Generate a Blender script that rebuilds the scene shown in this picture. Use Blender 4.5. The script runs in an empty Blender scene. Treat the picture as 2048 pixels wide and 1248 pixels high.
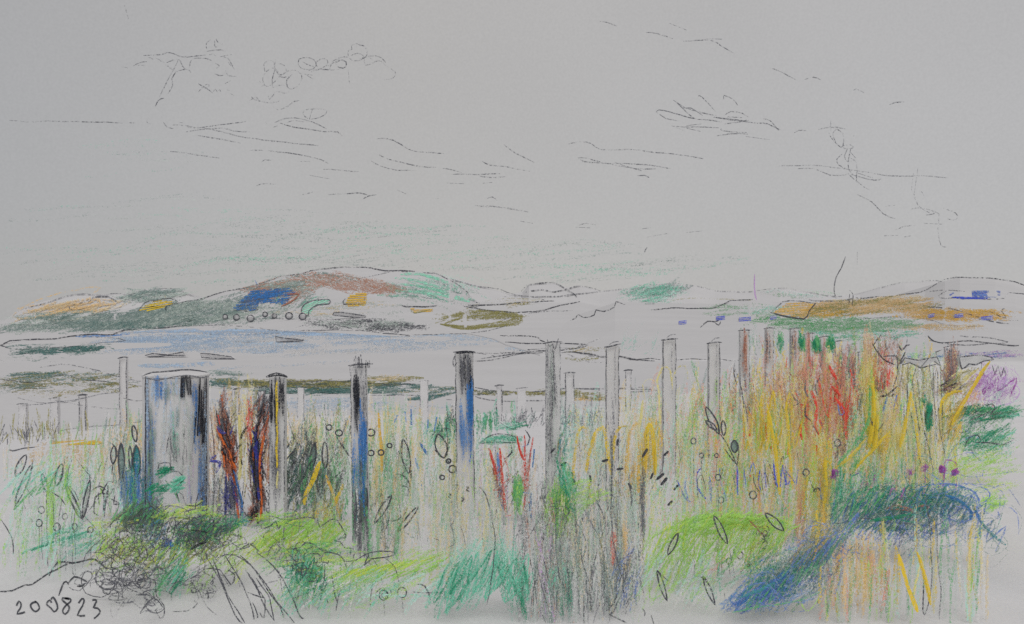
import bpy, math, random
from mathutils import Vector
R = random.Random(7)
sc = bpy.context.scene
# ------------------------------------------------------------------ camera, world, sun, exposure
F = 1774.0            # focal length in photograph pixels (photograph 2048 wide)
HZ = 640.0            # row of the horizon
H = 14.0              # eye above the water
cam_d = bpy.data.cameras.new('camera'); cam = bpy.data.objects.new('camera', cam_d)
sc.collection.objects.link(cam); sc.camera = cam
cam_d.sensor_width = 36.0; cam_d.lens = 36.0*F/2048.0
cam_d.clip_start = 0.05; cam_d.clip_end = 60000
cam.location = (0, 0, H); cam.rotation_euler = (math.pi/2, 0, 0)
cam_d.shift_y = (HZ-624.0)/2048.0
sc.view_settings.view_transform = 'Standard'; sc.view_settings.look = 'None'
sc.view_settings.exposure = 0.11; sc.view_settings.gamma = 1.0; sc.view_settings.use_curve_mapping = False
sc.cycles.transparent_max_bounces = 40
sc.cycles.max_bounces = 5; sc.cycles.diffuse_bounces = 3
sc.cycles.use_denoising = False

SUN_EL, SUN_AZ = math.radians(46), math.radians(172)
w = bpy.data.worlds.new('World'); sc.world = w; w.use_nodes = True
nt = w.node_tree; nt.nodes.clear()
def N(t, nt=None, **kw):
    n = (nt or globals()['nt']).nodes.new(t)
    for k, v in kw.items(): setattr(n, k, v)
    return n
def L(a, b, tree=None): (tree or nt).links.new(a, b)
out = N('ShaderNodeOutputWorld')
sky = N('ShaderNodeTexSky', sky_type='NISHITA', sun_disc=False, sun_elevation=SUN_EL, sun_rotation=SUN_AZ)
bg1 = N('ShaderNodeBackground'); bg1.inputs['Strength'].default_value = 0.004
L(sky.outputs[0], bg1.inputs['Color'])
# overcast: pale even cloud layer, a touch brighter towards the right, with a faint fine mottling
tc = N('ShaderNodeTexCoord')
sep = N('ShaderNodeSeparateXYZ'); L(tc.outputs['Generated'], sep.inputs[0])
mr = N('ShaderNodeMapRange'); mr.inputs[1].default_value = -0.6; mr.inputs[2].default_value = 0.5
L(sep.outputs[0], mr.inputs[0])
cr = N('ShaderNodeValToRGB'); L(mr.outputs[0], cr.inputs[0])
def lin(c):
    c = c/255.0
    return c/12.92 if c <= 0.04045 else ((c+0.055)/1.055)**2.4
cr.color_ramp.elements[0].position = 0.0; cr.color_ramp.elements[0].color = (lin(157), lin(157), lin(158), 1)
cr.color_ramp.elements[1].position = 1.0; cr.color_ramp.elements[1].color = (lin(173), lin(172), lin(172), 1)
e = cr.color_ramp.elements.new(0.45); e.color = (lin(172), lin(170), lin(168), 1)
nz = N('ShaderNodeTexNoise'); nz.inputs['Scale'].default_value = 420; nz.inputs['Detail'].default_value = 1.5
L(tc.outputs['Generated'], nz.inputs['Vector'])
nz2 = N('ShaderNodeTexNoise'); nz2.inputs['Scale'].default_value = 3; nz2.inputs['Detail'].default_value = 2
L(tc.outputs['Generated'], nz2.inputs['Vector'])
add = N('ShaderNodeMath', operation='ADD'); L(nz.outputs[0], add.inputs[0]); L(nz2.outputs[0], add.inputs[1])
mr2 = N('ShaderNodeMapRange'); mr2.inputs[1].default_value = 0.6; mr2.inputs[2].default_value = 1.4
mr2.inputs[3].default_value = 0.95; mr2.inputs[4].default_value = 1.05
L(add.outputs[0], mr2.inputs[0])
bg2 = N('ShaderNodeBackground'); L(cr.outputs[0], bg2.inputs['Color']); L(mr2.outputs[0], bg2.inputs['Strength'])
ad = N('ShaderNodeAddShader'); L(bg1.outputs[0], ad.inputs[0]); L(bg2.outputs[0], ad.inputs[1]); L(ad.outputs[0], out.inputs[0])

sd = bpy.data.lights.new('sun', 'SUN'); sd.energy = 1.08; sd.angle = math.radians(35); sd.color = (1, 0.985, 0.96)
so = bpy.data.objects.new('sun', sd); sc.collection.objects.link(so)
so.rotation_euler = Vector((-math.cos(SUN_EL)*math.sin(SUN_AZ), -math.cos(SUN_EL)*math.cos(SUN_AZ), -math.sin(SUN_EL))).to_track_quat('-Z', 'Y').to_euler()

# ------------------------------------------------------------------ materials
K = 0.60             # picture value of a white-lit surface per unit of albedo
def C(r, g, b):
    c = [lin(x)/K for x in (r, g, b)]; m = max(c)
    return tuple(x*min(1, .80/m) for x in c)
PAPER = C(169, 168, 169)
def mat_pencil():
    m = bpy.data.materials.new('coloured_pencil'); m.use_nodes = True
    t = m.node_tree; t.nodes.clear()
    o = N('ShaderNodeOutputMaterial', t)
    d = N('ShaderNodeBsdfDiffuse', t); tr = N('ShaderNodeBsdfTransparent', t); mx = N('ShaderNodeMixShader', t)
    a = N('ShaderNodeAttribute', t, attribute_name='col'); g = N('ShaderNodeAttribute', t, attribute_name='grain')
    L(a.outputs['Color'], d.inputs['Color'], t)
    n1 = N('ShaderNodeTexNoise', t); n1.inputs['Scale'].default_value = 0.26; n1.inputs['Detail'].default_value = 2.0; n1.inputs['Roughness'].default_value = 0.6
    L(g.outputs['Vector'], n1.inputs['Vector'], t)
    mp = N('ShaderNodeVectorMath', t, operation='MULTIPLY'); mp.inputs[1].default_value = (0.03, 0.42, 1)
    L(g.outputs['Vector'], mp.inputs[0], t)
    n2 = N('ShaderNodeTexNoise', t); n2.inputs['Scale'].default_value = 1.0; n2.inputs['Detail'].default_value = 1.0
    L(mp.outputs[0], n2.inputs['Vector'], t)
    s = N('ShaderNodeMath', t, operation='MULTIPLY_ADD'); L(n2.outputs[0], s.inputs[0]); s.inputs[1].default_value = 0.45
    L(n1.outputs[0], s.inputs[2], t)                       # n1 + .45 n2, about .38 .. 1.07
    r = N('ShaderNodeMapRange', t); r.inputs[1].default_value = 0.50; r.inputs[2].default_value = 0.95
    L(s.outputs[0], r.inputs[0], t)                        # 0..1 tooth height
    sb = N('ShaderNodeMath', t, operation='SUBTRACT'); L(a.outputs['Alpha'], sb.inputs[0], t); L(r.outputs[0], sb.inputs[1], t)
    k = N('ShaderNodeMath', t, operation='MULTIPLY_ADD', use_clamp=True); L(sb.outputs[0], k.inputs[0], t); k.inputs[1].default_value = 1.55; k.inputs[2].default_value = 0.34
    L(s.outputs[0], r.inputs[0], t)
    L(k.outputs[0], mx.inputs[0], t); L(tr.outputs[0], mx.inputs[1], t); L(d.outputs[0], mx.inputs[2], t); L(mx.outputs[0], o.inputs[0], t)
    return m
def L(a, b, tree=None):
    (tree or a.id_data).links.new(a, b)
M_PEN = mat_pencil()
def mat_paper(name, base, scale, amp=0.05, big=0.03):
    m = bpy.data.materials.new(name); m.use_nodes = True
    t = m.node_tree; b = t.nodes['Principled BSDF']; b.inputs['Roughness'].default_value = 0.95
    b.inputs['Specular IOR Level'].default_value = 0.0
    tc = N('ShaderNodeTexCoord', t)
    n = N('ShaderNodeTexNoise', t); n.inputs['Scale'].default_value = scale; n.inputs['Detail'].default_value = 3
    n2 = N('ShaderNodeTexNoise', t); n2.inputs['Scale'].default_value = scale*0.03; n2.inputs['Detail'].default_value = 2
    for q in (n, n2): L(tc.outputs['Object'], q.inputs['Vector'])
    a1 = N('ShaderNodeMapRange', t); a1.inputs[1].default_value = .3; a1.inputs[2].default_value = .7; a1.inputs[3].default_value = 1-amp; a1.inputs[4].default_value = 1+amp; L(n.outputs[0], a1.inputs[0])
    a2 = N('ShaderNodeMapRange', t); a2.inputs[1].default_value = .3; a2.inputs[2].default_value = .7; a2.inputs[3].default_value = 1-big; a2.inputs[4].default_value = 1+big; L(n2.outputs[0], a2.inputs[0])
    mu = N('ShaderNodeMath', t, operation='MULTIPLY'); L(a1.outputs[0], mu.inputs[0]); L(a2.outputs[0], mu.inputs[1])
    v = N('ShaderNodeVectorMath', t, operation='SCALE'); v.inputs[0].default_value = base; L(mu.outputs[0], v.inputs['Scale'])
    L(v.outputs[0], b.inputs['Base Color'])
    return m
M_GROUND = mat_paper('pale_ground', tuple(x*1.1 for x in PAPER), 90, .05)
M_WATER = mat_paper('pale_water', tuple(x*.94 for x in PAPER), 0.6, .03)
M_HILL = mat_paper('pale_hillside', tuple(x*.94 for x in PAPER), 0.15, .03)
M_WOOD = mat_paper('pale_wood', C(170, 169, 170), 160, .07)
M_LEAF = mat_paper('pale_leaf', C(168, 168, 168), 200, .05)

# ------------------------------------------------------------------ geometry helpers
def P(u, v, d): return Vector(((u-1024.0)*d/F, d, H+(HZ-v)*d/F))
def interp(tab, u):
    if u <= tab[0][0]: return tab[0][1]
    for (a, b), (c, e) in zip(tab, tab[1:]):
        if u <= c: return b+(e-b)*(u-a)/(c-a)
    return tab[-1][1]
def smooth(p, step=14.0):
    if len(p) == 2:
        (a, b), (c, d_) = p
        n = max(1, int(math.hypot(c-a, d_-b)/40)); return [(a+(c-a)*i/n, b+(d_-b)*i/n) for i in range(n+1)]
    o = []
    q = [p[0]]+list(p)+[p[-1]]
    for i in range(1, len(q)-2):
        p0, p1, p2, p3 = q[i-1:i+3]
        n = max(2, min(10, int(math.hypot(p2[0]-p1[0], p2[1]-p1[1])/step)))
        for k in range(n):
            t = k/n
            o.append(tuple(0.5*((2*p1[j])+(-p0[j]+p2[j])*t+(2*p0[j]-5*p1[j]+4*p2[j]-p3[j])*t*t+(-p0[j]+3*p1[j]-3*p2[j]+p3[j])*t**3) for j in (0, 1)))
    o.append(tuple(p[-1])); return o
GR = dict(gr=(86, 87, 93), bk=(42, 43, 49), dg=(68, 69, 75), bl=(36, 90, 145), mb=(72, 112, 160), lb=(152, 174, 198), sb=(164, 180, 196), ub=(46, 62, 158),
  td=(62, 98, 95), gg=(104, 122, 118), ol=(122, 118, 72), dk=(66, 78, 68), gn=(72, 138, 86), lg=(128, 168, 74), yg=(158, 172, 66), em=(12, 112, 82), mt=(84, 156, 132), aq=(138, 176, 164), pm=(122, 178, 156),
  ye=(204, 176, 38), yl=(204, 194, 128), oc=(194, 156, 62), ta=(200, 170, 122), lt=(200, 184, 150), og=(216, 104, 34), rd=(206, 62, 46), pk=(206, 142, 122), br=(128, 82, 66), rb=(156, 120, 104), nv=(38, 44, 120),
  pu=(124, 58, 128), li=(156, 126, 168), pg=(120, 150, 124), wh=(184, 183, 182), sg=(146, 156, 150), tl=(40, 106, 110), by=(78, 102, 156))
COL = {k: C(*v) for k, v in GR.items()}
for k in COL:
    if k not in ('gr', 'dg', 'bk', 'wh'): COL[k] = tuple(x*.95+y*.05 for x, y in zip(COL[k], PAPER)); m_ = max(COL[k]); COL[k] = tuple(x*min(1.14, .82/m_) for x in COL[k])

class S:
    """strokes and solid shapes gathered into one mesh: slot 0 the body material, slot 1 pigment"""
    def __init__(s, base=None):
        s.v = []; s.f = []; s.m = []; s.c = []; s.g = []; s.cuts = []; s.base = base or M_LEAF
    def stroke(s, pts, w=2.4, col='gr', op=.8, d=6.0, wob=0.6, smo=True, taper=True, lay=0.0, jit=0.0, yaw=None):
        """one pencil stroke through picture points, at depth d (number or function of u, v), as a ridged ribbon with real width"""
        c = COL[col] if isinstance(col, str) else col
        if smo: pts = smooth(pts)
        n = len(pts)
        if n < 2: return
        dd = R.uniform(-jit, jit); fn = callable(d); off = 1.0-lay-R.random()*0.0012
        if yaw is None: yaw = 0.0 if fn else R.uniform(-.6, .6)
        gx = R.uniform(0, 900); gy = R.uniform(0, 900); gz = R.uniform(0, 50)
        s.cuts.append((len(s.v), len(s.f)))
        b0 = len(s.v); L_ = 0.0; o = op*R.uniform(.9, 1.05)
        ph = R.uniform(0, 6)
        for i, (u, v) in enumerate(pts):
            a = pts[max(0, i-1)]; b = pts[min(n-1, i+1)]
            tx, ty = b[0]-a[0], b[1]-a[1]; l = math.hypot(tx, ty) or 1e-6
            if i: L_ += math.hypot(u-pts[i-1][0], v-pts[i-1][1])
            nx, ny = -ty/l, tx/l
            q = wob*math.sin(L_*.11+ph)*.8+R.uniform(-wob, wob)*.35
            u += nx*q; v += ny*q
            hw = w*.5*(1+.12*math.sin(L_*.07+ph))
            if taper and (i == 0 or i == n-1): hw *= .45
            d1 = (d(u, v) if fn else d+dd)*off
            for k in (-1, 0, 1):
                uu, vv = u+nx*hw*k, v+ny*hw*k
                if fn: p = P(uu, vv, d(uu, vv)*off)
                else: p = P(uu, vv, d1+k*hw*yaw*d1/F-(0.35*hw*d1/F if k == 0 else 0))
                s.v.append(p); s.c.append((c[0], c[1], c[2], o)); s.g.append((gx+L_, gy+k*hw, gz))
        for i in range(n-1):
            q = b0+3*i
            s.f.append((q, q+3, q+4, q+1)); s.f.append((q+1, q+4, q+5, q+2)); s.m += [1, 1]
    def face(s, pts, slot=0, col='wh', op=1.0):
        b = len(s.v); c = COL[col]
        for i, p in enumerate(pts): s.v.append(Vector(p)); s.c.append((*c, op)); s.g.append((p[0]*300, p[2]*300, p[1]*300))
        s.f.append(tuple(range(b, b+len(pts)))); s.m.append(slot)
    def grid(s, rows, slot=0, col=None, op=1):
        b = len(s.v); n = len(rows[0])
        for r in rows:
            for p in r: s.v.append(Vector(p)); s.c.append((*COL[col], op) if col else (1, 1, 1, 1)); s.g.append((p[0]*300, p[2]*300, p[1]*300))
        for j in range(len(rows)-1):
            for i in range(n-1):
                q = b+j*n+i; s.f.append((q, q+1, q+n+1, q+n)); s.m.append(slot)
    def plate(s, pts, d, th=0.006, slot=0, col='wh', op=1.0, yaw=0.0):
        """closed outline in picture points -> a thin solid leaf at depth d"""
        cu = sum(p[0] for p in pts)/len(pts)
        fr = [P(u, v, d+(u-cu)*yaw*d/F) for u, v in pts]; bk = [p+Vector((0, th, 0)) for p in fr]
        s.face(fr, slot, col, op); s.face(bk[::-1], slot, col, op)
        for i in range(len(pts)):
            j = (i+1) % len(pts); s.face([fr[i], bk[i], bk[j], fr[j]], slot, col, op)
    def pieces(s):
        """one S for each stroke"""
        o = []; c = s.cuts+[(len(s.v), len(s.f))]
        for (a, fa), (b, fb) in zip(c, c[1:]):
            q = S(s.base); q.v = s.v[a:b]; q.c = s.c[a:b]; q.g = s.g[a:b]; q.f = [tuple(i-a for i in f) for f in s.f[fa:fb]]; q.m = s.m[fa:fb]; o.append(q)
        return o
    def build(s, name, parent=None, origin=None, smooth_=False):
        me = bpy.data.meshes.new(name)
        o3 = origin or Vector((0, 0, 0))
        me.from_pydata([tuple(p-o3) for p in s.v], [], s.f)
        me.materials.append(s.base); me.materials.append(M_PEN)
        me.polygons.foreach_set('material_index', s.m)
        if smooth_: me.polygons.foreach_set('use_smooth', [True]*len(s.f))
        a = me.attributes.new('col', 'FLOAT_COLOR', 'POINT'); a.data.foreach_set('color', [x for c in s.c for x in c])
        a = me.attributes.new('grain', 'FLOAT_VECTOR', 'POINT'); a.data.foreach_set('vector', [x for c in s.g for x in c])
        me.update()
        o = bpy.data.objects.new(name, me); sc.collection.objects.link(o)
        if parent: o.parent = parent
        else: o.location = o3
        return o
    # ---- shading vocabulary
    def hatch(s, cu, cv, ru, rv, ang=90, ln=60, n=30, col='gn', op=.6, w=4, d=6.0, bend=.12, lay=0.0, jit=0.15, spread=10, box=False):
        op *= .78
        cols = col if isinstance(col, (list, tuple)) else [col]
        for _ in range(n):
            if box: a, b = R.uniform(-1, 1), R.uniform(-1, 1)
            else:
                th = R.uniform(0, 6.283); q = math.sqrt(R.random()); a, b = q*math.cos(th), q*math.sin(th)
            u, v = cu+a*ru, cv+b*rv
            t = math.radians(ang+R.gauss(0, spread)); l = ln*R.uniform(.55, 1.25)*.5
            ux, uy = math.cos(t)*l, -math.sin(t)*l; k = R.uniform(-bend, bend)
            s.stroke([(u-ux, v-uy), (u-uy*k, v+ux*k), (u+ux, v+uy)], w*R.uniform(.7, 1.3), R.choice(cols), op*R.uniform(.8, 1.1), d, lay=lay, jit=0 if callable(d) else jit)
    def zig(s, pts, amp=20, gap=7, ang=90, col='gn', op=.6, w=4, d=6.0, lay=0.0, jit=.1):
        """continuous back-and-forth pencil shading along a spine"""
        sp = smooth(pts, 6); t = math.radians(ang); ux, uy = math.cos(t), -math.sin(t)
        L_ = 0; o = []; nxt = 0; sg = 1
        for i in range(1, len(sp)):
            x0, y0 = sp[i-1]; x1, y1 = sp[i]; l = math.hypot(x1-x0, y1-y0)
            while nxt <= L_+l:
                q = (nxt-L_)/max(l, 1e-6); a = amp*R.uniform(.7, 1.15)*sg
                o.append((x0+(x1-x0)*q+ux*a, y0+(y1-y0)*q+uy*a)); sg = -sg; nxt += gap*R.uniform(.6, 1.4)
            L_ += l
        for i in range(0, len(o)-1, 6):
            s.stroke(o[i:i+7], w, col, op, d, wob=.5, lay=lay, jit=0 if callable(d) else jit)
    def loops(s, cu, cv, ru, rv, n=6, r=14, col='gr', op=.7, w=2.2, d=6.0, jit=.12):
        """scribbled loops"""
        for _ in range(n):
            th = R.uniform(0, 6.283); q = math.sqrt(R.random()); u, v = cu+q*math.cos(th)*ru, cv+q*math.sin(th)*rv
            rr = r*R.uniform(.6, 1.4); k = R.randint(5, 13); a0 = R.uniform(0, 6); p = []; dx = R.uniform(-1, 1)*rr*.36; dy = R.uniform(-1, 1)*rr*.26; e_ = R.uniform(.6, 1.1)
            for i in range(k): a = a0+i*.95*R.uniform(.85, 1.15); p.append((u+math.cos(a)*rr*R.uniform(.8, 1.15)+dx*i, v+math.sin(a)*rr*e_*R.uniform(.8, 1.15)+dy*i))
            s.stroke(p, w, col, op, d, jit=jit)
    def ring(s, u, v, r=6, col='dg', op=.9, w=2.4, d=6.0, e=1.2):
        a0 = R.uniform(0, 6); s.stroke([(u+r*math.cos(a0+i*.9), v+r*e*math.sin(a0+i*.9)) for i in range(8)], w, col, op, d, wob=.3)
    def leaf(s, u0, v0, u1, v1, wd=8, col=None, d=6.0, op=1.0, lw=2.4, lc='dg', fop=.8):
        """an outlined lens-shaped leaf or bud from base to tip, optionally filled with colour"""
        mx, my = (u0+u1)/2, (v0+v1)/2; tx, ty = u1-u0, v1-v0; l = math.hypot(tx, ty) or 1; nx, ny = -ty/l*wd*.5, tx/l*wd*.5
        pts = [(u0, v0), (u0+tx*.22+nx*.75, v0+ty*.22+ny*.75), (mx+nx, my+ny), (u0+tx*.8+nx*.7, v0+ty*.8+ny*.7), (u1, v1), (u0+tx*.8-nx*.7, v0+ty*.8-ny*.7), (mx-nx, my-ny), (u0+tx*.22-nx*.75, v0+ty*.22-ny*.75)]
        s.plate(pts, d, slot=1, col=col or 'wh', op=fop if col else .3)
        s.stroke(pts+[pts[0], pts[1]], lw, lc, op, d-.012, wob=.5, yaw=0)

def tagp(o, label=None, cat=None, group=None, kind=None):
    for k, x in (('label', label), ('category', cat), ('group', group), ('kind', kind)):
        if x: o[k] = x
    return o
def root(name, loc, label, cat, group=None):
    o = bpy.data.objects.new(name, None); sc.collection.objects.link(o); o.location = loc; o.empty_display_size = .2
    return tagp(o, label, cat, group)

# ------------------------------------------------------------------ the land
EDGE = [(-600, 930), (0, 876), (100, 866), (250, 850), (420, 836), (800, 830), (1100, 826), (1260, 806), (1400, 782), (1600, 742), (1800, 722), (2048, 724), (2500, 730)]
NEAR_Z = -1.45
def gz(x, y):
    """height of the clifftop field, from the eye"""
    yy = max(y, 6.0); u = 1024+F*x/yy; u = max(-900, min(2800, u))
    ze = -(interp(EDGE, u)-HZ)*28/F
    if y <= 7: return NEAR_Z
    if y <= 28: t = (y-7)/21; return NEAR_Z+(ze-NEAR_Z)*t
    t = min(1, (y-28)/20); return ze+(-16.5-ze)*(t*t*(3-2*t) if t < .5 else t*t*(3-2*t))
def gdepth(u, v):
    """distance at which the sight line through (u, v) meets the field"""
    if v-HZ >= -NEAR_Z*F/7: return -NEAR_Z*F/(v-HZ)
    a, b = 7.0, 28.0
    for _ in range(24):
        m = (a+b)/2
        if HZ-gz((u-1024)*m/F, m)*F/m > v: a = m
        else: b = m
    return a
def onwater(u, v): return H*F/max(v-HZ, 9)
ROW = {}
# ground sheet
s = S(M_GROUND)
ys = [-14, -8, -3, 0, 2, 3, 4, 5, 6, 7, 8, 9.5, 11, 13, 15, 17, 20, 23, 26, 28, 29, 30.5, 32, 34, 36, 38, 41, 44, 48, 52, 80, 300, 2000, 9000, 30000]
rows = []
for y in ys:
    hx = 40+max(0, y)*1.3
    rows.append([(hx*(-1+2*i/90), y, H+gz(hx*(-1+2*i/90), y)+0) for i in range(91)])
s.grid(rows)
def onfield(u, v): q = gdepth(u, v); return q*(1-.005*max(0, min(1, (q-7)/6)))
G0 = len(s.f)
# pencil marks lying on the bare ground: field edge, path edge, date, roots
gl = dict(d=onfield, lay=.0012)
for p, w_, c_, o_ in [
    ([(0, 895), (15, 897), (25, 902), (38, 899), (60, 895), (100, 893)], 2.5, 'gr', .8),
    ([(98, 868), (140, 858), (200, 852), (240, 850), (290, 840)], 2.2, 'gr', .7),
    ([(0, 1182), (25, 1181), (50, 1169), (65, 1168), (95, 1147), (110, 1140), (140, 1126), (160, 1124)], 2.6, 'dg', .8),
    ([(98, 1152), (115, 1124), (145, 1126), (170, 1120), (190, 1119), (215, 1138)], 3, 'dg', .85),
    ([(117, 1191), (125, 1170), (132, 1163), (137, 1170)], 3, 'dg', .85), ([(137, 1166), (148, 1153), (162, 1157), (175, 1165)], 3, 'dg', .8),
    ([(154, 1172), (165, 1172), (170, 1166)], 3.4, 'bk', .85), ([(145, 1140), (150, 1152), (178, 1162)], 1.8, 'gr', .5),
    ([(2, 1040), (24, 1075), (26, 1108)], 2.3, 'dg', .75), ([(38, 1100), (39, 1135)], 2, 'gr', .55), ([(45, 1105), (47, 1133)], 2, 'gr', .4),
    ([(220, 1190), (222, 1228), (230, 1230), (245, 1205), (272, 1172)], 1.8, 'gr', .35),
    ([(345, 1223), (375, 1221), (395, 1206), (380, 1198)], 1.8, 'gr', .5), ([(404, 1195), (415, 1215), (435, 1230)], 1.8, 'gr', .45),
    ([(1215, 1228), (1240, 1238), (1255, 1246)], 2, 'gr', .6), ([(1284, 1217), (1290, 1224), (1289, 1232)], 2.4, 'dg', .8), ([(1302, 1230), (1308, 1247)], 2.4, 'dg', .8),
    ([(1079, 1215), (1092, 1247)], 2.2, 'gr', .7)]:
    s.stroke(p, w_, c_, o_, **gl)
# the handwritten date on the bare ground
for p in [
    [(33, 1211), (38, 1202), (42, 1209), (40, 1217), (34, 1227), (50, 1224)],
    [(72, 1204), (66, 1205), (61, 1210), (64, 1218), (71, 1223), (78, 1218), (78, 1212), (73, 1204), (69, 1203)],
    [(103, 1205), (99, 1200), (94, 1205), (94, 1210), (101, 1215), (108, 1223), (115, 1216), (112, 1203), (106, 1194), (102, 1199)],
    [(138, 1198), (125, 1196), (127, 1202), (137, 1211), (138, 1219), (130, 1228), (125, 1221), (131, 1211), (141, 1203), (140, 1197), (130, 1196)],
    [(157, 1206), (164, 1197), (168, 1200), (165, 1211), (155, 1230), (170, 1231)],
    [(184, 1200), (190, 1199), (193, 1203), (187, 1215), (194, 1216), (200, 1222), (196, 1230), (188, 1237)]]:
    s.stroke(p, 3.4, 'dg', .95, d=onfield, lay=.0012, wob=.25, taper=False)
# colour rubbed over the field surface itself
s.hatch(150, 905, 95, 22, 84, 50, 60, ['ta', 'lt'], .45, 5, **gl)
s.stroke([(100, 888), (150, 885), (205, 885)], 9, 'oc', .9, **gl); s.stroke([(103, 890), (160, 886), (203, 886)], 5, 'ye', .9, **gl)
s.hatch(270, 880, 40, 30, 86, 60, 34, ['ta', 'ta', 'pg'], .5, 5, **gl)
s.hatch(640, 880, 140, 30, 84, 60, 70, ['ta', 'pg', 'lt', 'yl'], .42, 5, **gl)
s.hatch(1250, 900, 260, 40, 84, 60, 150, ['lt', 'pg', 'yl', 'aq'], .42, 5, **gl)
s.hatch(1150, 840, 70, 20, 80, 40, 60, ['gg', 'aq', 'gr'], .3, 4, **gl)
tagp(s.build('ground'), kind='structure')

# ------------------------------------------------------------------ water
s = S(M_WATER)
q = 30000
s.grid([[(-q, 36, 0), (q, 36, 0)], [(-q, q, 0), (q, q, 0)]])
wl = dict(d=onwater, lay=.002)
def bars(lst):
    for u0, v0, u1, v1, w_, c_, o_ in lst:
        m = ((u0+u1)/2, (v0+v1)/2+R.uniform(-1.5, 1.5)); s.stroke([(u0, v0), m, (u1, v1)], w_, c_, o_*.72, **wl)
bars([(150, 673, 260, 668, 4, 'mb', .8), (240, 667, 400, 659, 5, 'lb', .85), (330, 664, 520, 660, 5, 'lb', .9), (450, 660, 640, 668, 5, 'lb', .95), (560, 666, 780, 672, 6, 'lb', .85),
      (700, 674, 900, 668, 5, 'sb', .7), (840, 668, 1000, 676, 5, 'sb', .7), (400, 667, 600, 668, 8, 'lb', .7), (250, 680, 440, 671, 9, 'sb', .8), (262, 684, 380, 681, 8, 'lb', .6),
      (340, 676, 452, 670, 8, 'lb', .7), (300, 690, 520, 682, 8, 'sb', .6), (230, 694, 300, 689, 7, 'sb', .7), (210, 700, 270, 697, 6, 'sb', .5), (420, 690, 620, 684, 9, 'sb', .6),
      (480, 700, 640, 690, 9, 'sb', .45), (330, 700, 560, 704, 8, 'sb', .45), (560, 712, 740, 698, 6, 'sb', .35), (660, 690, 800, 680, 6, 'sb', .6), (800, 684, 960, 690, 6, 'sb', .45),
      (900, 676, 1010, 682, 6, 'sb', .6), (780, 696, 980, 686, 5, 'sb', .3), (280, 732, 430, 727, 9, 'lb', .7), (275, 731, 350, 730, 8, 'sb', .7), (265, 752, 300, 741, 7, 'lb', .6),
      (430, 738, 500, 731, 5, 'sb', .35), (500, 735, 700, 722, 5, 'sb', .3), (560, 808, 720, 798, 7, 'sb', .6), (420, 820, 530, 800, 6, 'sb', .5), (590, 815, 700, 812, 7, 'sb', .5),
      (740, 820, 870, 812, 6, 'sb', .4), (850, 816, 940, 806, 6, 'sb', .3), (1010, 697, 1080, 700, 7, 'sb', .6), (420, 800, 520, 796, 6, 'lb', .4)])
s.hatch(560, 686, 330, 22, 3, 130, 110, ['sb', 'lb', 'wh'], .3, 6, spread=2, **wl)
s.hatch(330, 688, 120, 20, 4, 90, 50, ['lb', 'sb'], .4, 6, spread=2, **wl)
s.hatch(600, 808, 180, 12, 6, 70, 50, ['sb'], .35, 5, spread=6, **wl)
for p, o_ in [([(330, 676), (390, 668), (440, 668), (520, 668)], .35), ([(170, 674), (220, 675), (262, 682)], .45), ([(480, 670), (640, 664), (720, 672), (820, 673)], .4),
              ([(470, 683), (500, 684), (540, 683)], .3), ([(740, 791), (800, 790), (880, 791)], .5), ([(893, 799), (905, 799)], .7)]:
    s.stroke(p, 1.8, 'gr', o_, **wl)
tagp(s.build('water'), kind='structure')

# ------------------------------------------------------------------ hills: a front slope traced base to ridge, with a rounded back
def hill(name, base, ridge, far, label=None, back=.35, nu=420, nt_=36, u0=-700, u1=2800, base_d=None, pw=1.0):
    """base and ridge: picture rows by column; the slope runs from the waterline to distance far"""
    s = S(M_HILL)
    def d0(u): return (H*F/max(interp(base, u)-HZ, 9)) if base_d is None else base_d
    def d1(u): x = far(u) if callable(far) else far; return max(x, d0(u)*1.15)
    def lim(v, d): return min(d, H*F/(v-HZ)*.985) if v > HZ+1 and base_d is None else d
    def surf(u, v):
        vb, vr = interp(base, u), interp(ridge, u)
        if v >= vb and base_d is None: return onwater(u, v)*.998
        t = (vb-v)/max(vb-vr, .5); t = max(0, min(1.0, t))
        return lim(v, d0(u)+(d1(u)-d0(u))*t**pw)
    rows = []
    us = sorted(set([u0+(u1-u0)*i/nu for i in range(nu+1)]+[float(p[0]) for p in base+ridge if u0 < p[0] < u1]))
    for j in range(-1, nt_+1):
        t = j/nt_; r = []
        for u in us:
            vb, vr = interp(base, u), interp(ridge, u)
            if vr > vb: vr = vb
            if j < 0: p = P(u, vb, d0(u)*.96); p.z = -6
            else: p = P(u, vb+(vr-vb)*t, lim(vb+(vr-vb)*t, d0(u)+(d1(u)-d0(u))*t**pw) if j else d0(u))
            r.append(p)
        rows.append(r)
    for k in (.35, .7, 1.0):
        r = []
        for u in us:
            q_ = lim(interp(ridge, u), d1(u)); e = P(u, interp(ridge, u), q_); dd = q_*(1+back*k)
            r.append(Vector((e.x, dd, max(-8, e.z*(1-k**1.5)-8*k))))
        rows.append(r)
    s.grid(rows)
    for i in range(len(s.f)): pass
    s.d = surf; s.kw = dict(d=surf, lay=.003)
    return s
SK = (0, 0)
def pen(s, lst):
    for p, w_, c_, o_ in lst: s.stroke(p, w_*.88, c_, o_*.8, **s.kw)

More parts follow.
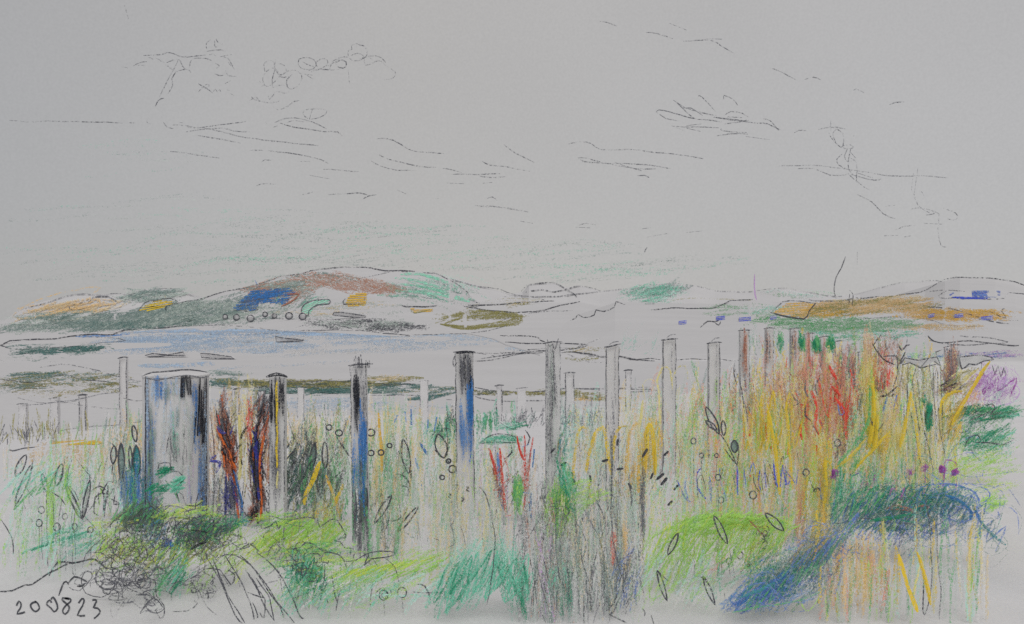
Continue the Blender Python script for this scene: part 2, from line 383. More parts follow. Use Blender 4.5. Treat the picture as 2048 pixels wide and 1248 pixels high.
# farthest skyline on the right and small outlined tops
base_far = [(-700, 652), (3000, 652)]
s = hill('hill', base_far, [(-700, 650), (780, 650), (800, 560), (850, 545), (900, 553), (960, 572), (1020, 588), (1045, 584), (1058, 569), (1085, 566), (1112, 567), (1135, 575), (1160, 571), (1200, 582), (1260, 577), (1330, 567), (1390, 571), (1430, 581), (1520, 583), (1560, 576), (1610, 583), (1670, 591), (1720, 589), (1760, 575), (1810, 565), (1870, 561), (1905, 570), (1990, 577), (2048, 570), (2400, 590), (3000, 640)], 5200, base_d=4300)
pen(s, [([(786, 537), (830, 532), (880, 531), (940, 535), (975, 545)], 1.8, 'gr', .2), ([(900, 558), (960, 573), (1000, 578), (1030, 590), (1100, 593), (1200, 583)], 2.2, 'gr', .7),
 ([(1043, 583), (1058, 569), (1085, 566), (1110, 566), (1130, 576), (1150, 590), (1152, 594)], 2.6, 'dg', .8), ([(1050, 584), (1085, 579), (1110, 583), (1140, 577), (1160, 571), (1202, 582)], 2.5, 'dg', .75),
 ([(1205, 582), (1260, 577), (1330, 567), (1390, 571), (1430, 581), (1500, 583), (1560, 576), (1610, 583), (1660, 592), (1690, 592)], 1.9, 'gr', .5),
 ([(1710, 590), (1750, 578), (1800, 566), (1850, 562), (1875, 561), (1905, 571), (1930, 577), (1990, 571), (2030, 565)], 1.9, 'gr', .45)])
s.hatch(1310, 580, 58, 10, 12, 60, 70, ['mt', 'aq', 'gg'], .36, 5, spread=10, **s.kw)
s.hatch(1300, 600, 50, 9, 10, 50, 20, ['aq', 'mt'], .35, 4, spread=10, **s.kw)
s.hatch(1600, 588, 70, 5, -6, 80, 14, ['aq', 'pg'], .3, 4, spread=4, **s.kw)
s.hatch(900, 556, 60, 10, -20, 60, 20, ['aq', 'pm'], .3, 4, spread=6, **s.kw)
tagp(s.build('far_hills'), kind='structure')

# far left hill with the ochre slope
s = hill('hill', [(-700, 668), (3000, 668)], [(-700, 655), (0, 648), (30, 625), (70, 606), (110, 597), (150, 588), (190, 588), (240, 589), (262, 582), (300, 578), (350, 578), (385, 590), (420, 610), (520, 664), (3000, 664)], 3700, base_d=3300)
pen(s, [([(46, 618), (100, 603), (150, 588), (190, 590), (240, 587), (262, 589), (290, 580), (340, 577), (365, 583), (392, 595)], 2.1, 'gr', .65),
 ([(138, 611), (140, 619), (148, 618)], 2.2, 'gr', .7), ([(140, 611), (160, 606), (180, 603), (186, 594), (215, 593), (234, 602), (240, 590)], 2.3, 'gr', .75),
 ([(0, 657), (20, 648), (35, 640), (60, 633)], 3, 'ta', .6), ([(24, 632), (50, 612), (100, 592), (160, 578), (202, 575), (180, 590)], 3.5, 'ta', .6), ([(24, 634), (60, 637), (120, 622), (200, 610), (232, 607)], 4, 'ta', .8),
 ([(70, 634), (130, 622), (200, 606), (180, 596), (120, 610), (60, 622)], 5, 'ta', .75), ([(90, 638), (150, 640), (232, 608)], 4, 'lt', .6), ([(230, 612), (225, 600), (200, 598)], 3, 'ta', .6)])
s.hatch(140, 615, 85, 11, 12, 70, 40, ['ta', 'ta', 'lt'], .5, 5, spread=5, **s.kw)
s.hatch(310, 592, 62, 12, 8, 60, 60, ['gg', 'sg'], .5, 5, spread=10, **s.kw)
tagp(s.build('ochre_hill'), kind='structure')

# main hill across the water
MB = [(-700, 700), (-20, 693), (60, 680), (170, 669), (300, 657), (380, 652), (470, 655), (600, 661), (700, 668), (800, 673), (900, 668), (960, 665), (1060, 664), (1300, 664), (3000, 664)]
MR = [(-700, 690), (0, 668), (60, 650), (150, 640), (230, 620), (300, 612), (345, 610), (400, 598), (440, 584), (500, 573), (540, 560), (580, 550), (620, 541), (680, 535), (730, 534), (770, 538), (830, 541), (860, 545), (900, 556), (930, 580), (950, 603), (1000, 606), (1100, 606), (1160, 604), (1200, 612), (1300, 630), (1500, 655), (3000, 664)]
s = hill('hill', MB, MR, lambda u: 3000)
pen(s, [([(335, 614), (350, 608), (380, 601), (400, 599), (440, 585), (500, 573), (520, 567), (560, 553), (580, 550), (610, 545), (640, 538), (720, 534), (770, 541), (800, 541), (830, 542)], 2.5, 'dg', .75),
 ([(845, 545), (870, 546), (890, 556), (915, 568), (935, 585), (950, 603), (960, 606)], 2.2, 'gr', .7), ([(700, 557), (740, 553), (780, 543), (830, 543)], 2, 'gr', .45),
 ([(2, 691), (20, 682), (60, 679), (110, 677), (170, 669), (225, 669), (250, 660), (320, 656), (380, 650)], 3, 'dg', .85), ([(380, 652), (440, 650), (520, 656), (560, 662), (700, 660), (800, 669), (900, 668), (960, 664), (1020, 650)], 2, 'gr', .5),
 ([(230, 640), (330, 634), (480, 637), (640, 638), (700, 640)], 2, 'gr', .45), ([(0, 690), (30, 698), (60, 700)], 3, 'dg', .8), ([(632, 649), (680, 652), (730, 662), (820, 671)], 2.2, 'gr', .55),
 ([(926, 610), (980, 610), (1040, 605), (1110, 602)], 3, 'dg', .8), ([(928, 613), (1000, 623), (1070, 623), (1120, 611), (1160, 603)], 2.8, 'dg', .8), ([(1000, 640), (1070, 625), (1145, 621)], 1.8, 'gr', .45),
 ([(926, 620), (980, 600), (1040, 597), (1080, 600)], 2, 'ol', .45), ([(1000, 594), (1060, 594), (1100, 603)], 2, 'gr', .5), ([(1090, 664), (1120, 664), (1170, 663)], 2, 'ol', .3)])
hk = s.kw
s.hatch(230, 640, 200, 16, 6, 80, 170, ['gg', 'sg', 'gg'], .5, 6, spread=5, **hk)
s.hatch(380, 622, 110, 18, 14, 70, 120, ['gg', 'sg'], .5, 6, spread=6, **hk)
s.hatch(250, 650, 100, 7, 5, 50, 60, ['td', 'gg'], .5, 5, spread=4, **hk)
s.hatch(420, 625, 150, 22, 12, 70, 150, ['sg', 'gg', 'sg'], .4, 5, spread=8, **hk)
s.hatch(560, 585, 60, 16, 16, 60, 80, ['sg', 'gg', 'rb'], .4, 5, spread=10, **hk)
s.hatch(120, 655, 130, 9, 8, 70, 90, ['sg', 'gg'], .42, 5, spread=5, **hk)
s.hatch(870, 585, 90, 20, -14, 70, 50, ['sg', 'gg', 'mt'], .34, 5, spread=8, **hk)
s.hatch(680, 620, 130, 18, 4, 80, 40, ['sg', 'lt'], .28, 5, spread=6, **hk)
s.hatch(490, 598, 45, 14, 20, 50, 30, ['gg'], .4, 5, spread=8, **hk)
s.hatch(575, 572, 70, 10, 14, 60, 70, ['rb', 'gg', 'sg'], .48, 5, spread=8, **hk)
s.hatch(590, 600, 60, 12, 45, 30, 50, ['gg', 'sg', 'mt'], .42, 4, spread=10, **hk)
s.hatch(650, 556, 60, 9, -8, 50, 90, ['rb', 'rb', 'gg', 'wh'], .4, 5, spread=8, **hk)
s.hatch(720, 570, 62, 11, -12, 60, 110, ['rb', 'rb', 'wh'], .4, 5, spread=8, **hk)
s.hatch(770, 578, 40, 8, -8, 40, 40, ['rb'], .34, 5, spread=8, **hk)
for a, b, c_, e_ in [(790, 555, 880, 575), (800, 568, 900, 588), (780, 580, 950, 600), (820, 584, 940, 604), (840, 550, 910, 572), (800, 548, 880, 556)]:
    s.stroke([(a, b), ((a+c_)/2, (b+e_)/2-4), (c_, e_)], 5, 'pm', .6, **hk)
s.hatch(860, 575, 60, 16, -14, 70, 24, ['aq', 'pm'], .35, 4, spread=6, **hk)
s.hatch(720, 648, 110, 8, 4, 50, 120, ['gr', 'sg'], .3, 5, spread=10, **hk)
s.hatch(790, 655, 55, 7, 4, 40, 50, ['gr'], .3, 5, spread=10, **hk)
s.hatch(300, 600, 40, 4, 10, 40, 8, ['gg'], .4, 4, spread=5, **hk)
for a in range(14):
    s.stroke([(868+R.uniform(0, 30), 640+R.uniform(-8, 12)), (940+R.uniform(-10, 20), 624+R.uniform(-4, 18)), (1010+R.uniform(0, 40), 628+R.uniform(-6, 10)), (1030+R.uniform(-20, 10), 645+R.uniform(-6, 6)), (940, 655+R.uniform(-4, 6)), (880, 648)], 3, 'ol', .42, **hk)
s.hatch(960, 632, 80, 8, 4, 60, 26, ['ol'], .4, 4, spread=4, **hk)
s.hatch(1060, 606, 60, 5, 6, 60, 12, ['ol', 'lt'], .35, 4, spread=4, **hk)
tagp(s.build('main_hill'), kind='structure'); MAIN = s

# right hand land running down to the shore
RB = [(-700, 664), (900, 664), (940, 668), (985, 678), (1010, 690), (1080, 712), (1200, 716), (1300, 722), (1480, 722), (1700, 726), (2048, 726), (3000, 740)]
RR = [(-700, 664), (900, 664), (1000, 656), (1100, 640), (1160, 628), (1230, 605), (1260, 604), (1330, 606), (1430, 608), (1500, 600), (1545, 604), (1615, 600), (1700, 598), (1760, 595), (1850, 581), (1890, 562), (1920, 555), (1990, 557), (2030, 564), (2060, 572), (2400, 600), (3000, 650)]
s = hill('hill', RB, RR, lambda u: interp([(900, 1600), (1200, 2300), (3000, 2500)], u), nt_=48, pw=2.0)
hk = s.kw
pen(s, [([(1140, 641), (1152, 636), (1156, 629), (1168, 635), (1188, 630), (1192, 620), (1208, 623), (1228, 614), (1232, 603), (1245, 608)], 2.6, 'dg', .75), ([(1245, 609), (1310, 608)], 2.2, 'gr', .6),
 ([(1302, 620), (1345, 616), (1425, 616), (1460, 602), (1506, 599)], 2.7, 'dg', .8), ([(1340, 602), (1380, 596), (1440, 598), (1510, 600)], 2.2, 'ol', .45),
 ([(1612, 586), (1620, 600), (1680, 602), (1708, 595)], 2.5, 'dg', .8), ([(1710, 594), (1725, 596), (1800, 590), (1850, 581), (1880, 563), (1912, 555), (1990, 557), (2030, 564), (2060, 574)], 2.6, 'dg', .8),
 ([(1850, 583), (1900, 580), (1930, 583)], 2, 'gr', .6), ([(1893, 582), (1878, 592), (1890, 597), (1920, 594)], 2.4, 'gr', .7), ([(1960, 598), (2010, 597), (2017, 585), (2060, 590)], 2.2, 'gr', .65),
 ([(1850, 614), (1900, 617), (1950, 632), (1980, 642), (2018, 648)], 2.8, 'gr', .8), ([(1990, 641), (2036, 641)], 2.2, 'gr', .6), ([(1953, 627), (1975, 623), (1990, 628), (2012, 636), (2003, 622), (2009, 617)], 2.5, 'dg', .75),
 ([(1690, 641), (1780, 634), (1850, 637), (1900, 651), (1960, 652)], 2, 'gr', .5), ([(1700, 588), (1698, 608), (1704, 612), (1706, 590), (1699, 581)], 2.5, 'dg', .75), ([(1693, 588), (1696, 600)], 2, 'gr', .6),
 ([(1400, 655), (1415, 643), (1430, 644), (1438, 639)], 3.2, 'dg', .85), ([(1430, 645), (1438, 650), (1441, 643)], 2.4, 'dg', .8),
 ([(1000, 671), (1070, 673), (1080, 680), (1090, 684)], 2.8, 'dg', .8), ([(1010, 684), (1060, 687), (1130, 687), (1176, 690), (1130, 700), (1060, 703)], 2.6, 'dg', .8), ([(1000, 705), (1040, 706), (1092, 700)], 3, 'dg', .8),
 ([(950, 705), (1000, 712), (1060, 700)], 2, 'gr', .6), ([(960, 718), (1010, 710), (1070, 706)], 2.4, 'gr', .65), ([(1110, 692), (1145, 697), (1200, 676)], 2, 'gr', .45), ([(1140, 704), (1170, 706), (1200, 712), (1235, 712), (1265, 718), (1310, 722)], 3, 'dg', .8),
 ([(1135, 708), (1180, 724), (1220, 724)], 1.8, 'gr', .4),
 ([(1856, 671), (1862, 678), (1880, 686), (1940, 682), (2010, 690), (2038, 691)], 2.8, 'dg', .75), ([(1858, 681), (1920, 690), (1990, 686), (2016, 684), (1980, 676), (1920, 672)], 2.4, 'gr', .65)])
# shape of land cover by colour
s.hatch(1740, 612, 120, 12, 6, 70, 150, ['ta', 'ta', 'ol', 'lt'], .45, 6, spread=4, **hk)
s.hatch(1800, 600, 50, 7, 12, 50, 40, ['ta', 'lt'], .5, 5, spread=4, **hk)
s.hatch(1660, 626, 60, 10, 8, 60, 60, ['ol', 'oc'], .42, 5, spread=5, **hk)
s.hatch(1900, 630, 90, 10, -4, 70, 90, ['ta', 'ta', 'oc'], .46, 6, spread=4, **hk)
s.hatch(1980, 628, 50, 10, -8, 50, 36, ['ta', 'oc'], .5, 5, spread=5, **hk)
s.hatch(1880, 655, 90, 7, 0, 60, 30, ['lt', 'ta'], .4, 5, spread=5, **hk)
s.hatch(1690, 650, 150, 13, 2, 60, 170, ['gn', 'pg', 'pg'], .36, 6, spread=8, **hk)
s.hatch(1600, 640, 110, 6, 4, 60, 40, ['gn', 'pg'], .35, 5, spread=8, **hk)
s.hatch(1730, 670, 120, 10, -4, 50, 60, ['aq', 'pg', 'mt'], .35, 5, spread=8, **hk)
s.hatch(1500, 620, 90, 12, 2, 80, 40, ['aq', 'pg'], .33, 4, spread=5, **hk)
s.hatch(1540, 680, 70, 22, 88, 40, 40, ['aq', 'pg'], .3, 4, spread=8, **hk)
s.hatch(1310, 590, 60, 10, 8, 60, 20, ['mt'], .3, 4, spread=6, **hk)
s.hatch(1290, 685, 50, 24, 60, 50, 16, ['aq'], .28, 3, spread=20, **hk)
s.hatch(1180, 700, 50, 5, 4, 40, 14, ['ol', 'lt'], .35, 4, spread=4, **hk)
s.hatch(1170, 717, 30, 3, 2, 30, 8, ['ol'], .4, 4, spread=4, **hk)
s.hatch(1990, 708, 60, 5, 3, 60, 26, ['by', 'li'], .33, 4, spread=4, **hk)
s.hatch(1870, 712, 60, 6, 3, 60, 22, ['by', 'aq'], .3, 4, spread=4, **hk)
tagp(s.build('coastal_land'), kind='structure'); RIGHT = s

# fields: flat patches of crop laid on the slopes
def field(name, host, outline, fill, ang, pens, w=6):
    f = S(M_HILL)
    us = [p[0] for p in outline]; vs = [p[1] for p in outline]
    kw = dict(d=host.d, lay=.006)
    n = len(outline)
    def inside(u, v):
        c = False
        for i in range(n):
            (a, b), (x, y) = outline[i], outline[i-1]
            if (b > v) != (y > v) and u < (x-a)*(v-b)/(y-b)+a: c = not c
        return c
    t = math.radians(ang); ux, uy = math.cos(t), -math.sin(t)
    cu, cv = sum(us)/n, sum(vs)/n; ext = max(max(us)-min(us), max(vs)-min(vs))
    for cl, op, gap in fill:
        k = -ext
        while k < ext:
            a, b = cu-uy*k, cv+ux*k; run = []; j = -ext
            while j <= ext:
                q = (a+ux*j, b+uy*j)
                if inside(*q): run.append(q)
                elif len(run) > 1: f.stroke([run[0], run[-1]], w, cl, op, **kw); run = []
                else: run = []
                j += 2
            k += gap
    for p, w_, c_, o_ in pens: f.stroke(p, w_, c_, o_, d=host.d, lay=.008)
    tagp(f.build(name), kind='structure')
field('blue_field', MAIN, [(462, 619), (490, 592), (506, 578), (580, 576), (592, 584), (572, 608), (545, 606), (520, 604), (512, 622)], [('bl', .66, 4.6), ('bl', .6, 7), ('gr', .4, 8)], 8, [([(466, 620), (500, 622), (518, 617)], 2, 'gr', .5), ([(563, 613), (580, 604), (598, 588), (575, 588)], 3.4, 'br', .85), ([(510, 560), (518, 576)], 3, 'bl', .5)])
field('yellow_field', MAIN, [(277, 621), (292, 608), (320, 600), (352, 604), (330, 614), (305, 622)], [('ye', .95, 3.5)], 12, [([(276, 622), (290, 606), (310, 600), (340, 597), (356, 603)], 2.4, 'gr', .75), ([(332, 622), (332, 614), (350, 608), (378, 601)], 2.6, 'dg', .8), ([(309, 588), (309, 597)], 2, 'gr', .6), ([(330, 590), (330, 597)], 3, 'ol', .6)], 5)
field('mint_field', MAIN, [(603, 625), (606, 612), (625, 602), (660, 598), (657, 607), (630, 612), (618, 630)], [('pm', .9, 3.5)], 20, [([(604, 628), (603, 616), (615, 605), (640, 599), (659, 599), (658, 607), (635, 609), (618, 622), (617, 631), (606, 629)], 2.3, 'gr', .8)], 5)
field('golden_field', MAIN, [(690, 605), (700, 588), (735, 586), (733, 610), (695, 613)], [('oc', .85, 4), ('ye', .45, 5)], 2, [([(691, 597), (687, 608), (728, 607)], 2.2, 'gr', .6), ([(728, 586), (736, 585)], 2.2, 'gr', .6), ([(730, 592), (728, 606)], 2, 'gr', .4)])
field('small_golden_field', MAIN, [(820, 617), (866, 616), (866, 622), (828, 625)], [('oc', .85, 3.5)], 3, [([(804, 609), (812, 613), (850, 613), (874, 611)], 2.4, 'dg', .75), ([(822, 618), (830, 625), (866, 618)], 2.2, 'ol', .7)], 5)
field('orange_field', RIGHT, [(1543, 627), (1575, 604), (1630, 606), (1612, 636)], [('ta', .7, 4), ('oc', .6, 5)], 3, [([(1541, 625), (1570, 632), (1608, 638), (1618, 622), (1632, 606)], 2.8, 'dg', .8), ([(1546, 622), (1566, 603), (1600, 602), (1632, 607)], 2, 'gr', .6)])
field('indigo_field', RIGHT, [(1897, 590), (1910, 582), (2000, 580), (2003, 592), (1975, 597), (1920, 598)], [('by', .65, 4), ('ub', .45, 6)], 3, [([(1905, 594), (1940, 596), (1975, 596)], 4, 'ub', .8)])

# low strips of land in the bay
def islet(name, uc, vc, hw, hv, hgt_px, fills, pens):
    """a low bank: footprint ellipse on the water around picture point (uc, vc), domed"""
    s = S(M_HILL)
    d_near = onwater(uc, vc+hv); d_far = onwater(uc, vc-hv); yc = (d_near+d_far)/2; ry = (d_far-d_near)/2
    xc = (uc-1024)*yc/F; rx = hw*yc/F; hz = hgt_px*yc/F
    rows = []
    for j in range(7):
        r = j/6; row = []
        for i in range(49):
            a = 2*math.pi*i/48; wv = 1+.06*math.sin(3*a+uc)+.04*math.sin(7*a)
            row.append((xc+rx*r*wv*math.cos(a), yc+ry*r*wv*math.sin(a), max(-.4, hz*(1-r*r)-.05*r)))
        rows.append(row)
    s.grid(rows[::-1])
    def surf(u, v):
        lo, hi = d_near*.9, d_far*1.1
        for k in range(40):
            m = lo+(hi-lo)*k/40; x = (u-1024)*m/F; q = ((x-xc)/rx)**2+((m-yc)/ry)**2
            z = H+(HZ-v)*m/F
            if z <= max(0, hz*(1-q)): return m
        return min(onwater(u, v), hi)
    for cu, cv, ru, rv, a, l, n, c_, o_, w_ in fills: s.hatch(cu, cv, ru, rv, a, l, n, c_, o_, w_, d=surf, lay=.006, spread=5)
    for p, w_, c_, o_ in pens: s.stroke(p, w_, c_, o_, d=surf, lay=.008)
    tagp(s.build(name), kind='structure')
islet('headland', 120, 700, 160, 15, 6, [(120, 702, 80, 6, 5, 60, 60, ['td', 'td', 'gg'], .6, 5), (170, 695, 50, 4, 5, 50, 24, ['td'], .65, 5), (70, 694, 50, 5, 2, 40, 24, ['gg', 'td'], .5, 5), (60, 715, 45, 6, 8, 40, 20, ['gg', 'sg'], .4, 5)],
      [([(0, 690), (30, 698), (80, 696), (130, 694), (180, 688), (225, 684), (255, 680)], 2, 'gr', .6), ([(0, 720), (20, 728), (60, 726), (100, 724), (150, 729)], 2, 'gr', .55)])
islet('sandbank', 110, 767, 190, 28, 9, [(120, 752, 110, 8, 3, 80, 60, ['ol', 'gg', 'td'], .5, 5), (130, 772, 130, 12, 5, 80, 90, ['ol', 'ol', 'gg'], .5, 5), (60, 760, 60, 12, 0, 60, 50, ['gg', 'ol'], .5, 5), (200, 770, 60, 6, -8, 60, 24, ['ol'], .55, 5), (110, 785, 70, 8, 8, 60, 30, ['ol', 'lt'], .4, 5)],
      [([(0, 758), (50, 764), (90, 760), (110, 750), (135, 749), (155, 757), (230, 765)], 2.2, 'gr', .7), ([(80, 735), (120, 728), (160, 733), (200, 742), (250, 756), (290, 764)], 1.9, 'gr', .55), ([(35, 795), (80, 805), (130, 804), (165, 798)], 2, 'gr', .6), ([(245, 767), (290, 773)], 2, 'gr', .6)])
islet('sandbank', 650, 773, 260, 16, 7, [(640, 768, 160, 6, 0, 80, 90, ['ol', 'ol', 'dk'], .6, 5), (680, 781, 150, 5, 2, 70, 70, ['td', 'gg'], .6, 5), (800, 775, 60, 7, 2, 60, 40, ['td', 'gg'], .55, 5), (790, 757, 50, 5, 0, 50, 20, ['ol', 'lt'], .5, 5), (450, 768, 50, 10, -2, 50, 40, ['ol', 'gg', 'td'], .55, 5), (450, 746, 40, 4, 0, 40, 16, ['gg'], .5, 5), (880, 782, 60, 7, 6, 60, 24, ['ol', 'td'], .5, 5)],
      [([(560, 764), (620, 762), (700, 763), (770, 768), (830, 768)], 2.2, 'gr', .6), ([(420, 766), (480, 770), (540, 766)], 2, 'gr', .5)])
islet('sandbank', 1100, 789, 170, 12, 4, [(1110, 787, 70, 4, 0, 50, 30, ['ol'], .5, 5), (1190, 796, 50, 4, -4, 40, 20, ['oc', 'ol'], .5, 5), (970, 785, 60, 3, -3, 50, 14, ['ol', 'dk'], .55, 4), (860, 794, 30, 3, 12, 50, 8, ['td'], .6, 6)],
      [([(950, 775), (985, 781), (1060, 784), (1100, 780), (1150, 776), (1200, 780)], 2.2, 'gr', .6), ([(950, 793), (1000, 802), (1100, 800)], 1.8, 'gr', .5), ([(1230, 775), (1300, 774)], 2.2, 'gr', .6), ([(1160, 777), (1300, 778), (1305, 782), (1262, 783)], 2.2, 'gr', .6)])

# boats and floats on the water, bushes and sheds along the foot of the hill
def floater(name, label, cat, pts, group=None):
    s = S(M_WOOD); us = [p[0] for p in pts]; vb = max(p[1] for p in pts); d = onwater(0, vb+1)
    dep = max(3.0, (max(us)-min(us))*d/F*.22)
    fr = [P(u, v, d) for u, v in pts]; bk = [p+Vector((0, dep, 0)) for p in fr]
    s.face(fr); s.face(bk[::-1])
    for i in range(len(fr)): j = (i+1) % len(fr); s.face([fr[i], bk[i], bk[j], fr[j]])
    s.stroke(pts+[pts[0], pts[1]], 2.4, 'dg', .85, d*.998, wob=.3, smo=False, yaw=0)
    tagp(s.build(name, origin=P(sum(us)/len(us), vb, d)), label, cat, group)
floater('boat', 'long low pale boat with squared stern lying out in the blue bay below the hill', 'boat', [(551, 673), (566, 676), (607, 680), (605, 682), (553, 684)])
floater('pontoon', 'thin pale pontoon with a raised right end, left of its twin above the thick post', 'pontoon', [(290, 711), (305, 707), (335, 710), (366, 704), (371, 712), (340, 711), (300, 714)], 'pale pontoons in the bay')
floater('pontoon', 'flat rectangular pale pontoon, right one of the two above the thick post', 'pontoon', [(401, 707), (420, 708), (462, 713), (469, 718), (440, 717), (403, 715)], 'pale pontoons in the bay')
def on_slope(u, v, host): d = host.d(u, v); return d*.995
BUSH = [('leftmost', 450, 634, 5), ('second', 473, 635, 6), ('third', 501, 637, 7), ('fourth', 530, 629, 5), ('fifth', 549, 632, 5), ('sixth', 578, 632, 7), ('rightmost', 605, 633, 7)]
for k, (wd, u, v, r) in enumerate(BUSH):
    d = on_slope(u, v+r, MAIN); s = S(M_HILL); rr = r*d/F; c = P(u, v, d); rows = []
    for j in range(7):
        la = -math.pi/2+math.pi*j/6; rows.append([(c.x+rr*math.cos(la)*math.cos(a*.785), c.y+rr*math.cos(la)*math.sin(a*.785), c.z+rr*.95*math.sin(la)) for a in range(9)])
    s.grid(rows); s.ring(u, v, r, 'dg', .9, 2.6, d=(c.y-rr)*.999, e=.95)
    tagp(s.build('round_bush', origin=P(u, v+r, d)), wd+' of seven small round bushes in a row at the foot of the big hill', 'bush', 'round bushes along the far shore')
s = S(M_WOOD)
def slab(name, label, cat, pts, host, col=None, group=None, dep=.2):
    s = S(M_WOOD); us = [p[0] for p in pts]; vb = max(p[1] for p in pts); uc = sum(us)/len(us); d = on_slope(uc, vb, host)
    dp = max(4, (max(us)-min(us))*d/F*dep); fr = [P(u, v, d) for u, v in pts]; bk = [p+Vector((0, dp, 0)) for p in fr]
    s.face(fr); s.face(bk[::-1])
    for i in range(len(fr)): j = (i+1) % len(fr); s.face([fr[i], bk[i], bk[j], fr[j]])
    if col:
        v0 = min(p[1] for p in pts); v = v0+1.2
        while v < vb: s.stroke([(min(us)-1, v+1), (max(us)+1, v-1)], 4, col, .9, d*.998, wob=.3, yaw=0); v += 3
    else: s.stroke(pts+[pts[0], pts[1]], 2.6, 'dg', .85, d*.998, wob=.3, smo=False, yaw=0)
    tagp(s.build(name, origin=P(uc, vb, d)), label, cat, group)
slab('barn', 'long low pale barn slanting above the grey shore strip at the foot of the hill', 'barn', [(665, 630), (668, 625), (685, 625), (731, 632), (728, 637), (700, 634)], MAIN)
for (u, v, a, lb) in [(1365, 645, 7, 'small blue roofed shed standing alone, leftmost on the far pale meadow'), (1441, 636, 8, 'small blue roofed shed beside the dark pencil squiggle'), (1490, 638, 11, 'wide blue roofed shed left of the slanted orange field'),
    (1547, 635, 6, 'small blue shed just under the corner of the slanted orange field'), (1863, 631, 5, 'small square blue shed on the orange hillside'), (1918, 631, 8, 'low blue shed in the middle of the orange hillside'), (1974, 636, 11, 'rightmost dark blue shed on the orange hillside')]:
    slab('shed', lb, 'shed', [(u-a, v+4), (u-a, v-1), (u+a, v-4), (u+a, v+2)], RIGHT, 'ub', 'distant blue roofed sheds', .5)

# tall thin masts on the skyline
def mast(name, label, pts, host, col='gr', op=.6):
    s = S(M_WOOD); d = host.d(*pts[-1])*.99
    s.stroke(pts, 2.2, col, op, d, wob=.4, yaw=0); s.stroke(pts, 2.2, col, op, d, wob=.4, yaw=1.2)
    tagp(s.build(name, origin=P(*pts[-1], d)), label, 'mast')
mast('mast', 'thin purple grey mast standing upright on the right hand skyline', [(1509, 548), (1509, 570), (1510, 588), (1513, 600)], RIGHT, 'li', .85)
mast('mast', 'tall thin bent pole rising from the saddle of the right hand hills', [(1691, 513), (1683, 535), (1672, 555), (1668, 580), (1672, 597)], RIGHT)

# ------------------------------------------------------------------ clouds: pencilled wisps high over the bay
def cloud(items, op=.5, label=None, D=7500.0):
    s = S(M_HILL)
    for it in items:
        w_ = 2.2; o_ = op*.86
        if isinstance(it, tuple) and isinstance(it[0], float): o_, it = it[0]*op*2, it[1]
        s.stroke(it, w_, 'gr', o_, D+R.uniform(-300, 300), wob=.5, yaw=R.uniform(-.3, .3))
    return s
def z5(x0, y0, sx, pts): return [(x0+a*sx, y0+b*sx) for a, b in pts]
A = lambda *p: z5(200, 50, .3125, p)      # traced from the enlarged upper left
B = lambda *p: z5(1100, 20, .4629, p)     # upper right
D_ = lambda *p: z5(700, 200, .3125, p)    # middle
s = cloud([A((140, 275), (160, 272), (178, 277)), A((210, 262), (250, 240), (300, 236)), A((230, 258), (290, 258)), A((275, 195), (390, 190), (430, 177), (470, 182), (500, 195), (560, 205), (680, 190)),
  A((308, 207), (330, 215), (340, 226)), A((357, 213), (400, 235), (450, 275), (500, 303)), A((425, 243), (470, 222), (510, 220), (525, 262), (550, 285)), A((500, 225), (470, 285), (430, 360), (378, 460)), A((490, 295), (460, 345), (465, 385), (430, 445)),
  A((490, 295), (540, 285), (570, 290), (582, 308)), A((575, 272), (580, 235), (610, 213), (680, 213), (715, 228)), A((735, 245), (763, 262), (740, 280)), A((683, 155), (682, 120), (710, 92)), A((742, 88), (755, 112), (800, 128)), A((735, 100), (735, 135), (750, 140)),
  A((695, 140), (720, 148)), A((683, 170), (770, 158), (805, 168)), A((815, 150), (830, 142)), A((700, 190), (720, 183), (745, 198)), A((770, 202), (843, 188)), A((790, 205), (820, 215), (838, 240), (860, 285)), A((818, 235), (840, 262)), A((822, 250), (845, 245)),
  A((735, 312), (765, 325), (795, 322)), A((803, 292), (820, 325), (875, 327)), A((800, 374), (842, 354)), A((630, 375), (680, 405), (722, 436)), A((630, 432), (660, 395), (690, 378), (698, 392), (670, 408)), A((725, 425), (740, 410), (750, 428), (765, 412), (772, 436)), A((808, 415), (835, 420)), A((835, 438), (855, 452)),
  A((410, 470), (385, 475), (365, 495), (355, 520))], .62)
tagp(s.build('cloud'), kind='structure')
